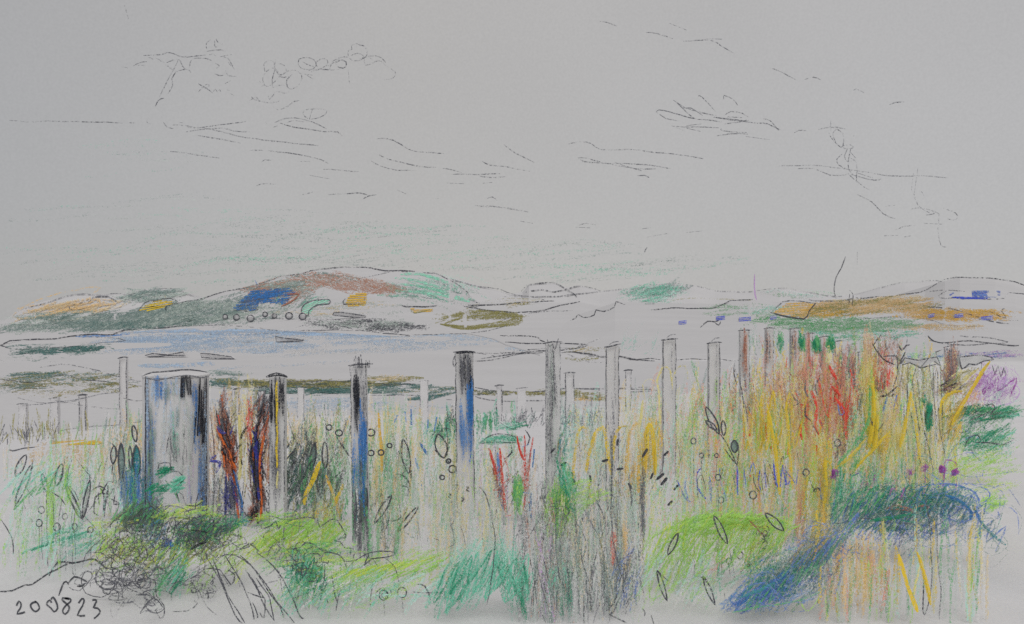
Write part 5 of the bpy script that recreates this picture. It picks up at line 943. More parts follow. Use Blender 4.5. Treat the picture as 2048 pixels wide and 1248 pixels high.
bush('leafy_mound', 'emerald and lime mound of foliage with scribbled veins, bottom left of centre', 610, 1215,
    [(600, 1120, 90, 22, 15, 60, 70, ['lg', 'yg', 'gn'], .48, 6, 20), (610, 1150, 36, 26, 70, 50, 90, ['em', 'gn', 'mt'], .58, 6, 30), (640, 1180, 60, 30, 60, 60, 50, ['mt', 'lg', 'gn'], .42, 5, 20), (590, 1185, 50, 34, 60, 70, 50, ['lg', 'mt', 'lg'], .45, 5, 16), (720, 1140, 70, 34, 22, 70, 60, ['lg', 'yg', 'lg'], .48, 6, 10), (700, 1170, 60, 20, 30, 60, 36, ['lg', 'mt'], .45, 6, 10), (760, 1190, 70, 30, 20, 70, 30, ['aq', 'lg'], .34, 5, 14), (830, 1140, 60, 30, 30, 70, 44, ['lg', 'lg', 'yg'], .45, 6, 10), (650, 1100, 60, 14, 10, 60, 40, ['lg', 'gn'], .5, 6), (860, 1110, 50, 16, 20, 60, 24, ['lg'], .42, 6, 10)],
    [([(572, 1098), (600, 1095), (612, 1086), (630, 1090), (650, 1104), (675, 1108), (688, 1120), (692, 1135)], 2.6, 'dg', .75), ([(612, 1100), (625, 1094), (645, 1098), (665, 1106)], 2.4, 'dg', .65), ([(576, 1120), (600, 1122), (612, 1112)], 2.4, 'gr', .7), ([(615, 1108), (636, 1108), (640, 1116), (632, 1128), (640, 1134)], 3, 'dg', .8), ([(605, 1155), (602, 1140), (608, 1130), (614, 1140), (606, 1156)], 3, 'dg', .8), ([(590, 1110), (592, 1140)], 2.4, 'dg', .7), ([(690, 1122), (710, 1122), (725, 1112), (742, 1104), (780, 1103), (790, 1106), (784, 1112), (740, 1118)], 2.7, 'dg', .8),
     ([(725, 1105), (735, 1115), (728, 1130), (745, 1116)], 3, 'dg', .8), ([(745, 1116), (757, 1135)], 2.6, 'dg', .75), ([(770, 1116), (790, 1135), (798, 1165)], 2.5, 'dg', .7), ([(765, 1134), (772, 1148)], 2.6, 'dg', .7), ([(650, 1130), (648, 1160), (640, 1200)], 2.6, 'dg', .7), ([(664, 1155), (668, 1180), (674, 1205)], 2.6, 'dg', .75), ([(655, 1160), (650, 1180), (656, 1206)], 2.6, 'dg', .75), ([(680, 1180), (676, 1200), (672, 1222)], 2.6, 'dg', .75), ([(642, 1160), (642, 1200)], 2.4, 'dg', .6), ([(592, 1205), (598, 1180), (588, 1196), (620, 1184)], 2.4, 'dg', .7), ([(578, 1170), (592, 1210)], 2, 'gr', .6), ([(600, 1180), (612, 1220)], 2, 'gr', .6), ([(580, 1120), (560, 1122)], 2.4, 'dg', .7),
     ([(762, 1155), (765, 1167)], 2.8, 'dg', .8), ([(835, 1168), (850, 1172), (862, 1200)], 2.7, 'dg', .8), ([(822, 1184), (840, 1185), (885, 1186)], 2.3, 'gr', .65), ([(795, 1162), (806, 1162), (818, 1166)], 2.2, 'gr', .6), ([(703, 1128), (715, 1180), (730, 1220)], 1.8, 'gr', .4)],
    [(600, 1118, 24, 14, 6, 14, 'dg', .6), (610, 1140, 20, 12, 5, 10, 'dg', .65), (765, 1190, 5, 8, 3, 9, 'dg', .7)])
for u, v, lb in [(767, 1190, 'dark scribbled bud at the foot, left one of a pair below the blue black post'), (804, 1185, 'round outlined bud with a dark core, right one of the pair at the foot')]:
    ballstem(u, v, 10, 1232, lb)

# dark thicket between the striped and the blue posts
bush('dark_thicket', 'dark green and black thicket crossed by bright yellow stems between two posts', 620, 1050,
    [(610, 930, 34, 50, 80, 60, 120, ['dk', 'gr', 'dg', 'td'], .6, 5, 12), (600, 990, 44, 34, 70, 50, 120, ['gr', 'dk', 'td', 'gn'], .6, 5, 20), (650, 990, 26, 44, 90, 60, 70, ['ol', 'gr', 'pg'], .52, 5, 10), (670, 900, 16, 30, 70, 50, 24, ['gr', 'pg'], .45, 5), (560, 990, 18, 34, 88, 50, 40, ['gn', 'td', 'aq', 'pg'], .45, 5, 14), (680, 980, 20, 50, 90, 60, 60, ['gn', 'gr', 'pg'], .5, 5, 10), (610, 870, 20, 20, 70, 40, 24, ['gr', 'gn'], .45, 5), (655, 1020, 36, 16, 80, 40, 36, ['oc', 'ol', 'yg'], .5, 5)],
    [([(640, 922), (628, 955), (612, 988), (608, 1010)], 9, 'ye', .95), ([(686, 968), (678, 990), (668, 1012)], 8, 'ye', .8), ([(652, 950), (665, 985), (680, 1030)], 6, 'oc', .7), ([(640, 1000), (650, 1030), (664, 1080)], 4, 'yl', .6), ([(582, 880), (574, 895), (568, 905)], 2.7, 'dg', .8), ([(590, 900), (575, 915), (566, 930)], 3.2, 'dg', .85), ([(578, 958), (590, 950), (562, 962)], 3, 'dk', .8), ([(686, 940), (655, 970), (640, 1000), (632, 1035)], 2.2, 'dg', .7), ([(628, 965), (655, 1010), (670, 1030)], 2.2, 'dg', .65), ([(672, 872), (690, 900), (698, 912)], 3.4, 'dg', .8), ([(578, 845), (590, 880), (605, 920)], 2.4, 'gr', .65), ([(612, 845), (614, 900), (618, 960)], 2, 'dg', .55), ([(648, 805), (652, 850), (655, 920)], 2.2, 'gr', .6), ([(626, 810), (632, 850), (636, 900)], 3, 'ol', .55), ([(700, 1008), (680, 1010)], 1.8, 'gr', .5)],
    [(560, 1010, 26, 16, 6, 14, 'dg', .6), (600, 960, 30, 40, 5, 16, 'gr', .5)], cat='thicket')
leafplant('willow_shoot', 'pair of slim outlined willow leaves in the dark thicket', 640, 1048, [(622, 942, 630, 884, 11, 'gg'), (650, 938, 650, 884, 12)], [([(636, 1040), (640, 980), (640, 930)], 2, 'gr', .6)])
leafplant('willow_shoot', 'shoot with a long angular outlined leaf and a barbed stem left of the tan grass', 820, 1000, [(818, 948, 806, 878, 16), (788, 950, 820, 972, 18)], [([(796, 902), (808, 925), (822, 942), (820, 972)], 3, 'dg', .85), ([(788, 952), (800, 955), (810, 942), (822, 950)], 2.6, 'dg', .8)])
leafplant('willow_shoot', 'shoot with one green filled leaf in front of the blue black post', 728, 1120, [(720, 1045, 732, 975, 17, 'pg')], [([(722, 1046), (726, 1080), (726, 1112)], 2.2, 'gr', .7), ([(735, 960), (742, 975), (738, 990)], 2.2, 'gr', .6)])
leafplant('willow_shoot', 'shoot with two pale slanting lens leaves right of the blue black post', 770, 1125, [(748, 1048, 783, 990, 11), (795, 1064, 836, 1014, 10)], [([(748, 1050), (742, 1075)], 2.4, 'dg', .75), ([(777, 1042), (795, 1040), (812, 1024)], 3.4, 'dg', .8), ([(762, 1006), (776, 1002)], 3, 'dg', .8), ([(790, 1068), (780, 1090), (776, 1104)], 2, 'gr', .55), ([(805, 1060), (820, 1072), (828, 1076)], 2, 'gr', .6)])
leafplant('willow_shoot', 'shoot with a hanging open loop leaf left of the black capped post', 885, 1010, [(888, 916, 876, 868, 22)], [([(868, 897), (878, 910), (890, 916), (896, 900), (894, 870), (892, 850)], 2.8, 'dg', .8), ([(892, 850), (896, 828)], 2.6, 'dg', .75)])
for u, v, r, lb in [(658, 855, 6, 'small curled berry, leftmost of the row across the blue black post'), (678, 866, 7, 'triangular berry just left of the blue black post'), (710, 866, 8, 'dark berry on the upper part of the blue black post'), (742, 865, 8, 'wedge shaped berry right of the blue black post'), (716, 907, 8, 'faint berry low on the blue black post'), (742, 906, 6, 'curled berry right of the faint one'),
                    (762, 905, 6, 'curled berry beside the yellow blade'), (779, 891, 5, 'small round berry right of the yellow blade'), (897, 922, 5, 'tiny dark berry under the hanging loop leaf'), (905, 938, 8, 'round berry with a tail under the hanging loop leaf'), (929, 949, 8, 'flat berry at the foot of the black capped post'), (884, 955, 5, 'small hooked berry lowest left of the black capped post')]:
    p = Plant('berry_stem', lb, 'berry', u, 1105 if u < 800 else 1030, 'berries strung between the posts')
    st = p.part('stem'); st.stroke([(u, v+r), (u+R.uniform(-5, 5), (v+1030)/2), (u+R.uniform(-6, 6), 1030)], 1.5, 'gr', .22, p.d)
    h = p.part('berry'); rr = r*p.d/F*.9; c = P(u, v, p.d); rows = []
    for j in range(6):
        la = -math.pi/2+math.pi*j/5; rows.append([(c.x+rr*math.cos(la)*math.cos(a*.785), c.y+rr*math.cos(la)*math.sin(a*.785), c.z+rr*.9*math.sin(la)) for a in range(9)])
    h.grid(rows, 1, 'wh', .2)
    h.ring(u, v, r, 'dg', 1, 3.1, d=p.d-rr, e=.9); h.ring(u, v, r*.95, 'dg', .5, 2.2, d=p.d-rr*.2, e=.9)
    if 'dark' in lb: h.stroke([(u-4, v-2), (u+4, v+2)], 6, 'dg', .7, p.d-rr)
    p.done()

def tuft(name, label, u, vb, blades, masses=(), group=None, cat='grass tuft'):
    p = Plant(name, label, cat, u, vb, group)
    if masses:
        f = p.part('foliage')
        for m in masses:
            cu, cv, ru, rv, a, l, n, c_, o_, w_ = m[:10]; f.hatch(cu, cv, ru, rv, a, l, n, c_, o_, w_, d=p.d, spread=m[10] if len(m) > 10 else 10)
    for q in blades:
        b = p.part('blade', .06); b.stroke(q[0], q[1], q[2], q[3], p.d-.06, jit=.05)
    p.done()
tuft('blue_iris', 'loose tuft of short blue blades in the tan grass left of the black capped post', 830, 1010, [([(796, 830), (788, 845)], 7, 'mb', .75), ([(810, 822), (812, 845)], 5, 'mb', .55), ([(822, 818), (823, 850)], 7, 'bl', .9), ([(857, 838), (854, 868)], 7, 'mb', .85), ([(874, 834), (868, 862)], 7, 'mb', .85), ([(840, 884), (848, 898), (855, 910)], 5, 'bl', .8), ([(830, 916), (834, 930), (839, 942)], 5, 'mb', .8), ([(842, 960), (844, 985)], 5, 'mb', .65), ([(720, 920), (722, 960)], 5, 'bl', .5)])
tuft('yellow_grass', 'upright yellow grass blades beside the blue black post', 765, 1000, [([(757, 826), (760, 870), (764, 920), (762, 950)], 6, 'oc', .8), ([(768, 822), (770, 870), (766, 920)], 4, 'yl', .8), ([(780, 846), (776, 890)], 4, 'yl', .7), ([(744, 840), (746, 880)], 5, 'lg', .55), ([(773, 915), (768, 960)], 4, 'ol', .6), ([(700, 830), (690, 860), (688, 890)], 4, 'oc', .5)])
bush('emerald_tussock', 'low emerald tussock around the foot of the black capped post', 905, 1000, [(890, 860, 34, 18, 88, 36, 44, ['em', 'mt', 'gn'], .6, 6, 12), (975, 842, 30, 14, 88, 34, 30, ['em', 'mt', 'gn'], .55, 7, 8), (900, 836, 16, 14, 85, 34, 14, ['em', 'gr'], .6, 5), (870, 870, 30, 16, 80, 30, 24, ['mt', 'aq'], .45, 6)], [([(906, 818), (906, 848)], 2.3, 'dg', .7), ([(892, 850), (896, 822)], 2.4, 'dg', .7)], [(878, 868, 10, 6, 3, 7, 'gr', .5)], cat='grass tussock')
def flat(p):
    f = p.part('foliage'); f.hatch(1000, 880, 28, 7, 6, 40, 30, ['mt', 'em', 'aq'], .6, 6, d=p.d, spread=6); f = p.part('foliage'); f.hatch(1020, 852, 22, 8, 4, 30, 24, ['mt', 'aq', 'em'], .55, 6, d=p.d, spread=8)
leafplant('broadleaf_plant', 'plant with two flat horizontal green leaves above the red dock', 1000, 1010, [], [([(963, 886), (972, 876), (995, 868), (1020, 870), (1034, 876)], 2.5, 'dg', .8), ([(963, 888), (990, 884), (1030, 886)], 2.5, 'dg', .8), ([(1000, 845), (1015, 855), (1034, 858)], 2.2, 'gr', .7), ([(990, 888), (992, 920), (990, 960)], 2, 'gr', .55), ([(1006, 830), (1014, 850), (1024, 832), (1036, 850), (1044, 832), (1050, 846), (1060, 826), (1076, 842), (1086, 815)], 2.2, 'gr', .65)], extra=flat)

dock('red_dock', 'small red and blue feathered dock spike standing right of the black capped post', 1020, 1045,
     [([(978, 896), (988, 930), (998, 970), (1008, 1010), (1014, 1034)], 5, 'rd', .85), ([(1000, 896), (1002, 930), (1006, 975), (1012, 1020)], 6, 'rd', .7), ([(986, 935), (998, 985), (1005, 1015)], 6, 'br', .65), ([(995, 905), (997, 935), (1000, 990), (1006, 1018)], 6, 'mb', .8), ([(1034, 872), (1040, 900), (1046, 920)], 5, 'rd', .8), ([(1049, 870), (1050, 910), (1050, 980)], 5, 'rd', .6), ([(1066, 874), (1062, 900), (1054, 960), (1046, 1020)], 4, 'rd', .6), ([(1062, 985), (1060, 1020), (1062, 1040)], 6, 'bl', .7), ([(1068, 898), (1066, 935)], 7, 'mb', .85), ([(1058, 930), (1056, 980)], 6, 'pk', .5)],
     [(1005, 960, 16, 50, 90, 44, 30, ['rd', 'br', 'gr'], .55, 4), (1050, 950, 12, 60, 90, 60, 30, ['pk', 'rb', 'sg'], .42, 5), (1035, 985, 8, 26, 90, 40, 30, ['lg', 'lg', 'gn'], .7, 7)],
     [([(987, 980), (996, 981)], 6, 'rd', .85), ([(1044, 960), (1058, 961)], 5, 'rd', .85), ([(1050, 965), (1062, 972)], 5, 'rd', .8), ([(1046, 985), (1058, 986)], 5, 'mb', .8), ([(1050, 1004), (1060, 1005)], 6, 'rd', .8), ([(1010, 1032), (1022, 1030)], 5, 'rd', .8), ([(1044, 894), (1058, 888)], 4, 'mb', .7), ([(1008, 918), (1024, 905), (1022, 890)], 3, 'dg', .8), ([(1025, 965), (1036, 942)], 3.4, 'dg', .8), ([(1010, 975), (1036, 940)], 3, 'dg', .7), ([(1010, 1002), (1034, 978)], 3.4, 'dg', .8), ([(1050, 860), (1060, 875), (1054, 892)], 2.8, 'dg', .8), ([(1058, 925), (1060, 900)], 2.8, 'dg', .6), ([(1012, 1035), (1030, 990), (1036, 1010)], 3, 'dg', .7), ([(1026, 1060), (1044, 1048)], 3, 'dg', .7), ([(1052, 1020), (1058, 1060), (1066, 1086)], 2.6, 'dg', .75)], group=None)
bush('teal_tussock', 'big teal tussock of slanting strokes at the bottom centre', 980, 1240, [(960, 1150, 50, 44, 66, 80, 90, ['mt', 'mt', 'aq'], .5, 7, 8), (900, 1180, 34, 44, 60, 70, 50, ['mt', 'em', 'mt'], .52, 7, 8), (1020, 1160, 34, 50, 100, 80, 70, ['mt', 'mt', 'em'], .52, 7, 8), (1046, 1180, 14, 44, 100, 70, 26, ['em', 'mt'], .6, 7, 4), (1000, 1100, 44, 34, 80, 60, 40, ['aq', 'mt'], .42, 6, 10), (930, 1120, 50, 24, 60, 60, 40, ['aq', 'mt', 'sg'], .42, 6, 8), (1130, 1180, 14, 44, 96, 70, 36, ['mt', 'em'], .58, 7, 4), (1110, 1160, 12, 30, 80, 50, 12, ['mt'], .5, 6, 8)],
    [([(958, 974), (972, 990), (984, 1040), (990, 1080), (984, 1150), (974, 1210)], 2.4, 'dg', .65), ([(964, 1035), (966, 1080), (970, 1108)], 2, 'gr', .55), ([(978, 1106), (972, 1130)], 2, 'gr', .5), ([(900, 1035), (908, 1075), (906, 1090), (885, 1100)], 2, 'gr', .5), ([(920, 1050), (928, 1075), (932, 1100)], 2, 'gr', .5), ([(899, 1040), (902, 1056), (908, 1040)], 2.4, 'dg', .65), ([(868, 1076), (878, 1080)], 2.6, 'dg', .7), ([(889, 1186), (892, 1206)], 2.2, 'gr', .7)], cat='grass tussock')
for u, v, lb in [(899, 992, 'tiny black scribbled bud below the black capped post, upper left one'), (915, 974, 'tiny curled bud below the black capped post'), (926, 1000, 'tiny hooked bud below the black capped post'), (935, 978, 'tiny dark comma bud right of the curled one'), (917, 1022, 'tiny upright black bud, lowest below the black capped post')]:
    p = Plant('bud_stem', lb, 'bud', u, 1095, 'tiny buds below the black capped post'); st = p.part('stem'); st.stroke([(u, v+4), (u+2, 1060)], 1.4, 'gr', .2, p.d)
    h = p.part('bud'); h.stroke([(u-4, v-5), (u+3, v-2), (u-3, v+2), (u+4, v+5)], 3, 'dg', .8, p.d-.01); h.stroke([(u-3, v+4), (u+2, v-5)], 3, 'dg', .7, p.d-.03, yaw=1); p.done()

bush('bright_bush', 'bright grass green bush veined with black beside the grey post', 1120, 1110, [(1115, 1020, 24, 44, 85, 60, 110, ['lg', 'gn', 'lg'], .6, 6, 20), (1135, 975, 14, 40, 105, 60, 40, ['em', 'gn', 'mt'], .65, 6, 6), (1170, 985, 40, 24, 20, 60, 40, ['lg', 'yg'], .48, 6, 20), (1150, 1000, 30, 34, 60, 50, 40, ['lg', 'pg'], .45, 6), (1035, 995, 9, 30, 90, 40, 30, ['lg', 'gn'], .65, 7, 4), (1130, 1060, 16, 30, 88, 50, 30, ['ol', 'lg'], .45, 5)],
    [([(1112, 915), (1124, 955), (1138, 1000), (1148, 1030)], 6, 'em', .7), ([(1118, 900), (1114, 930)], 3, 'em', .7), ([(1090, 1040), (1110, 1020), (1118, 1015)], 2.2, 'dg', .6), ([(1100, 1050), (1115, 1025), (1125, 1015), (1128, 1030)], 2.2, 'dg', .6), ([(1148, 1040), (1165, 1065), (1172, 1085), (1168, 1110), (1150, 1135), (1146, 1152)], 2.7, 'dg', .75), ([(1110, 1060), (1135, 1030), (1145, 1020)], 2.2, 'gr', .6)], [(1115, 1025, 20, 20, 6, 14, 'gr', .5)])
bush('grey_bent_grass', 'tall clump of grey pencilled bent grass with one pink stalk at the bottom', 1180, 1236,
    [(1100, 1140, 36, 80, 92, 110, 80, ['gr', 'sg', 'gg', 'li', 'wh'], .42, 4, 7), (1150, 1120, 44, 90, 92, 120, 100, ['gr', 'sg', 'pg', 'gg', 'lt'], .42, 4, 7), (1220, 1080, 30, 110, 92, 130, 76, ['gr', 'sg', 'ol', 'gg', 'lt'], .44, 4, 6), (1250, 1160, 30, 50, 70, 70, 70, ['gr', 'gr', 'gg', 'by'], .5, 4, 10), (1200, 1180, 34, 40, 88, 70, 60, ['gr', 'gg', 'sg'], .5, 5, 6), (1285, 1010, 5, 60, 90, 80, 16, ['gr'], .55, 5, 3), (1262, 1010, 5, 70, 90, 80, 12, ['sg', 'gr'], .5, 5, 3), (1226, 1100, 5, 34, 90, 50, 20, ['rd', 'pk'], .5, 5, 4), (1225, 900, 5, 100, 91, 120, 14, ['gr'], .5, 3, 2), (1252, 1080, 6, 40, 90, 50, 14, ['ta', 'oc'], .5, 5, 3)],
    [([(1222, 870), (1224, 940), (1222, 1000), (1226, 1080), (1240, 1140), (1250, 1165)], 3.4, 'dg', .7), ([(1190, 995), (1202, 1020), (1212, 1045)], 3, 'dg', .65), ([(1162, 1010), (1180, 1040), (1195, 1070)], 2.2, 'gr', .6), ([(1112, 1020), (1112, 1100), (1120, 1160)], 2.4, 'gr', .65), ([(1074, 1130), (1084, 1175), (1098, 1220)], 2.4, 'dg', .65), ([(1086, 1110), (1098, 1165), (1110, 1210)], 2.4, 'dg', .6), ([(1115, 1180), (1126, 1225)], 2.4, 'dg', .65), ([(1136, 1130), (1138, 1180), (1134, 1220)], 2.4, 'dg', .6),
     ([(1232, 1192), (1224, 1210), (1212, 1222)], 3.4, 'dg', .7), ([(1240, 1195), (1228, 1222), (1218, 1230)], 3.4, 'dg', .7), ([(1260, 1205), (1244, 1226)], 3, 'dg', .6), ([(1220, 1190), (1205, 1218)], 3.4, 'dg', .6), ([(1196, 1180), (1192, 1225)], 3.4, 'dg', .6), ([(1178, 1180), (1172, 1225)], 3.4, 'dg', .6), ([(1265, 1150), (1245, 1185)], 3, 'dg', .6), ([(1284, 1165), (1268, 1195)], 2.6, 'gr', .6), ([(1258, 972), (1264, 990), (1262, 1012)], 4, 'dg', .55)], cat='grass clump')
# yellow arching grasses
p = Plant('golden_hair_grass', 'golden grass with repeated arching loops between the two bare white posts', 'grass tuft', 1230, 1085)
for q, w_, c_, o_ in [([(1143, 985), (1148, 930), (1155, 870), (1163, 856), (1172, 855)], 6, 'ye', .7), ([(1172, 945), (1180, 900), (1190, 868), (1202, 856), (1208, 858), (1215, 900), (1222, 950)], 7, 'ye', .75), ([(1174, 940), (1178, 905), (1190, 870)], 8, 'oc', .6), ([(1228, 920), (1228, 880), (1240, 854), (1252, 852)], 6, 'ye', .7), ([(1252, 960), (1254, 900), (1262, 860), (1275, 846), (1280, 850)], 6, 'oc', .65), ([(1290, 945), (1294, 890), (1296, 855), (1302, 850), (1308, 890), (1310, 945)], 8, 'ye', .85), ([(1310, 900), (1310, 950)], 10, 'ye', .9), ([(1293, 900), (1292, 945)], 8, 'oc', .8), ([(1318, 855), (1316, 900)], 6, 'ye', .7), ([(1278, 870), (1276, 960), (1278, 985)], 7, 'oc', .6), ([(1258, 880), (1256, 945)], 6, 'oc', .6),
    ([(1130, 860), (1118, 880), (1114, 920)], 4, 'ol', .5), ([(1280, 850), (1284, 820), (1286, 800)], 5, 'yl', .8), ([(1320, 850), (1318, 790), (1315, 760), (1325, 735), (1340, 740), (1345, 780)], 4, 'yl', .7), ([(1290, 800), (1286, 770), (1300, 758), (1312, 765)], 3, 'yl', .55), ([(1345, 760), (1355, 735), (1370, 732), (1376, 760)], 3.5, 'yl', .5), ([(1392, 742), (1396, 770), (1402, 800)], 4, 'yl', .55), ([(1355, 810), (1360, 770)], 3, 'yl', .5)]:
    b = p.part('blade'); b.stroke(q, w_, c_, o_, p.d, jit=.08)
f = p.part('foliage'); f.hatch(1300, 900, 22, 50, 88, 70, 50, ['ye', 'yl', 'oc', 'ol'], .48, 6, d=p.d+.1, spread=5); f.hatch(1190, 900, 40, 50, 86, 60, 44, ['yl', 'gg', 'aq', 'lt'], .4, 6, d=p.d+.1, spread=6); f.hatch(1130, 880, 20, 40, 80, 50, 44, ['mt', 'gg', 'pg', 'tl'], .45, 5, d=p.d+.1, spread=16)
f.hatch(1262, 960, 30, 30, 88, 50, 24, ['ta', 'oc'], .45, 6, d=p.d+.1, spread=5); f.hatch(1290, 970, 40, 20, 60, 40, 20, ['mt', 'aq', 'gn'], .4, 5, d=p.d+.1, spread=20); p.done()
for k, (u, v, a, lb) in enumerate([(1106, 901, 50, 'black slanted seed on the grey post'), (1127, 928, 30, 'black seed just right of the grey post'), (1235, 885, 85, 'dark oval seed inside the second golden loop'), (1210, 921, 15, 'thin seed left of the white post foot'), (1240, 938, 5, 'flat thin seed under the golden loops'), (1290, 906, 60, 'largest black slanted seed among the golden blades'), (1332, 907, 45, 'black seed with a tail right of the golden blades'), (1304, 952, 70, 'small grey seed under the golden blades'), (1321, 953, 40, 'thick black seed under the golden blades'), (1328, 963, 50, 'curved black seed beside the thick one'), (1181, 957, 100, 'small upright seed left of the golden blades'), (1148, 963, 120, 'dark seed over the bright bush'), (1260, 972, 120, 'grey smudged seed low in the grass'), (1352, 975, 50, 'tiny dark seed left of the indigo blades'), (1340, 1006, 45, 'black hooked seed above the lime mound')]):
    p = Plant('grass_seed', lb, 'seed head', u, 1110, 'dark seeds floating over the golden grass'); st = p.part('stem'); st.stroke([(u, v+4), (u+R.uniform(-6, 6), 1040)], 1.4, 'gr', .22, p.d)
    t = math.radians(a); h = p.part('seed'); l = 10 if 'largest' in lb or 'thick' in lb else 7
    for yw in (0, 1.3): h.stroke([(u-math.cos(t)*l, v+math.sin(t)*l), (u, v), (u+math.cos(t)*l, v-math.sin(t)*l)], 6 if l > 7 else 4.5, 'dg', .95, p.d-.01, yaw=yw)
    p.done()

leafplant('dark_sprig', 'sprig with four dark outlined pods rising right of the last bare white post', 1470, 1110, [(1438, 868, 1412, 814, 14), (1434, 860, 1412, 842, 9), (1448, 872, 1446, 842, 9), (1470, 905, 1468, 880, 14, 'gg')], [([(1474, 932), (1455, 890), (1438, 865)], 3, 'dg', .85), ([(1474, 932), (1478, 905), (1472, 880)], 3, 'dg', .8), ([(1450, 898), (1465, 920), (1474, 930)], 2.4, 'dg', .7), ([(1474, 932), (1475, 985)], 5, 'ub', .8)])
p = Plant('indigo_blades', 'row of indigo pencilled blades in front of the yellow slope', 'grass tuft', 1440, 1115)
for q in [[(1354, 960), (1362, 980), (1374, 1000), (1382, 1003)], [(1372, 955), (1370, 975), (1376, 998)], [(1402, 936), (1394, 945), (1394, 970), (1404, 990), (1412, 998)], [(1418, 952), (1422, 975), (1422, 1004)], [(1418, 960), (1421, 1000)], [(1440, 935), (1440, 960), (1448, 985), (1454, 1002)], [(1475, 935), (1475, 970), (1476, 990)], [(1488, 945), (1486, 985)], [(1520, 940), (1516, 962), (1522, 980)], [(1530, 945), (1532, 975)], [(1546, 920), (1550, 950), (1555, 975)], [(1560, 975), (1566, 930), (1572, 970), (1580, 960)], [(1570, 940), (1590, 965)], [(1596, 940), (1592, 970)], [(1488, 935), (1492, 970)], [(1500, 945), (1506, 925), (1512, 950)]]:
    b = p.part('blade'); b.stroke(q, 3.6, R.choice(['ub', 'by', 'ub']), .72, p.d, jit=.06)
t = p.part('stem', .04)
for q in [[(1396, 1000), (1395, 960), (1405, 950), (1412, 985)], [(1442, 960), (1446, 938), (1462, 945), (1470, 965)], [(1458, 998), (1466, 965)], [(1505, 935), (1508, 965), (1520, 985)], [(1526, 910), (1532, 950), (1540, 975)], [(1536, 920), (1546, 950), (1552, 972)], [(1560, 930), (1566, 912), (1574, 960)]]: t.stroke(q, 2.2, 'dg', .65, p.d-.04)
p.done()
for u, v, r, lb in [(1387, 882, 6, 'small ring head right of the golden blades, topmost'), (1403, 911, 5, 'small ring head below the topmost one'), (1433, 911, 4, 'tiny hooked ring head left of the dark pods'), (1442, 1000, 6, 'ring head with a stalk above the lime mound'), (1506, 990, 8, 'tilted oval ring head among the indigo blades'), (1436, 955, 6, 'triangular ring head beside the indigo loop'), (1458, 1122, 6, 'ring head low on the lime mound, left one of three'), (1480, 1110, 7, 'tall ring head low on the lime mound, middle one of three'), (1494, 1124, 5, 'small ring head low on the lime mound, right one of three'), (1675, 886, 7, 'scribbled ring head under the red spikes'), (1612, 945, 7, 'dark ring head on the yellow stem')]:
    ballstem(u, v, r, v+40 if v < 1050 else v+30, lb)

bush('lime_mound', 'large lime green mound with slanting strokes and an arched top edge, right of centre', 1440, 1185,
    [(1440, 1070, 130, 44, 62, 80, 190, ['lg', 'lg', 'yg'], .46, 7, 8), (1420, 1050, 70, 18, 20, 80, 60, ['lg', 'lg'], .55, 7, 8), (1500, 1045, 60, 14, -6, 70, 50, ['lg', 'yg'], .55, 7, 8), (1350, 1120, 40, 54, 70, 80, 60, ['lg', 'yg', 'pg'], .42, 6, 8), (1540, 1080, 50, 44, 50, 70, 70, ['lg', 'yg', 'gn'], .46, 6, 12), (1300, 1100, 20, 70, 76, 80, 30, ['lg', 'yg'], .42, 5, 6), (1390, 1010, 80, 30, 86, 70, 50, ['lg', 'aq', 'pg'], .35, 6, 6), (1520, 1120, 26, 34, 60, 50, 40, ['oc', 'ta', 'lg', 'ol'], .5, 6, 14)],
    [([(1265, 1198), (1275, 1190), (1290, 1160), (1310, 1110)], 3, 'lg', .7), ([(1298, 1160), (1300, 1196), (1322, 1190), (1340, 1150)], 3.6, 'lg', .75), ([(1315, 1105), (1312, 1130)], 2.2, 'gr', .6), ([(1520, 1140), (1500, 1128), (1500, 1140)], 2.4, 'dg', .7), ([(1498, 1040), (1512, 1055), (1520, 1065), (1535, 1070)], 3, 'br', .75), ([(1500, 1050), (1530, 1056)], 2.6, 'br', .7), ([(1520, 1095), (1535, 1098)], 2.4, 'dg', .7), ([(1524, 1118), (1540, 1112)], 2.4, 'dg', .7), ([(1520, 1075), (1535, 1085), (1530, 1095)], 2.4, 'dg', .7), ([(1502, 1125), (1500, 1148)], 2.4, 'dg', .7)], [(1525, 1070, 14, 10, 4, 7, 'dg', .6)])
for a, lb in [((1336, 1110, 1356, 1066, 11), 'single pale outlined leaf on the left part of the lime mound'), ((1455, 1088, 1428, 1032, 12), 'single pale outlined leaf hanging on the top of the lime mound'), ((1334, 1202, 1314, 1140, 9), 'pale outlined leaf with a side shoot below the lime mound'), ((1430, 1210, 1406, 1152, 9), 'pale outlined leaf hanging from a curved stalk below the lime mound'), ((1568, 1062, 1530, 1026, 14), 'broad outlined leaf at the right end of the lime mound')]:
    ex = [([(1314, 1140), (1324, 1150), (1336, 1162)], 2.2, 'dg', .7)] if a[0] == 1334 else ([([(1384, 1158), (1396, 1152), (1410, 1158), (1420, 1178)], 2.4, 'dg', .75)] if a[0] == 1430 else [([(a[0], a[1]), (a[0]+2, a[1]+20)], 1.6, 'gr', .3)])
    leafplant('willow_shoot', lb, a[0], max(a[1], a[3])+18 if a[1] > 1130 else 1200, [a], ex, 'loose outlined leaves on the lime mound')

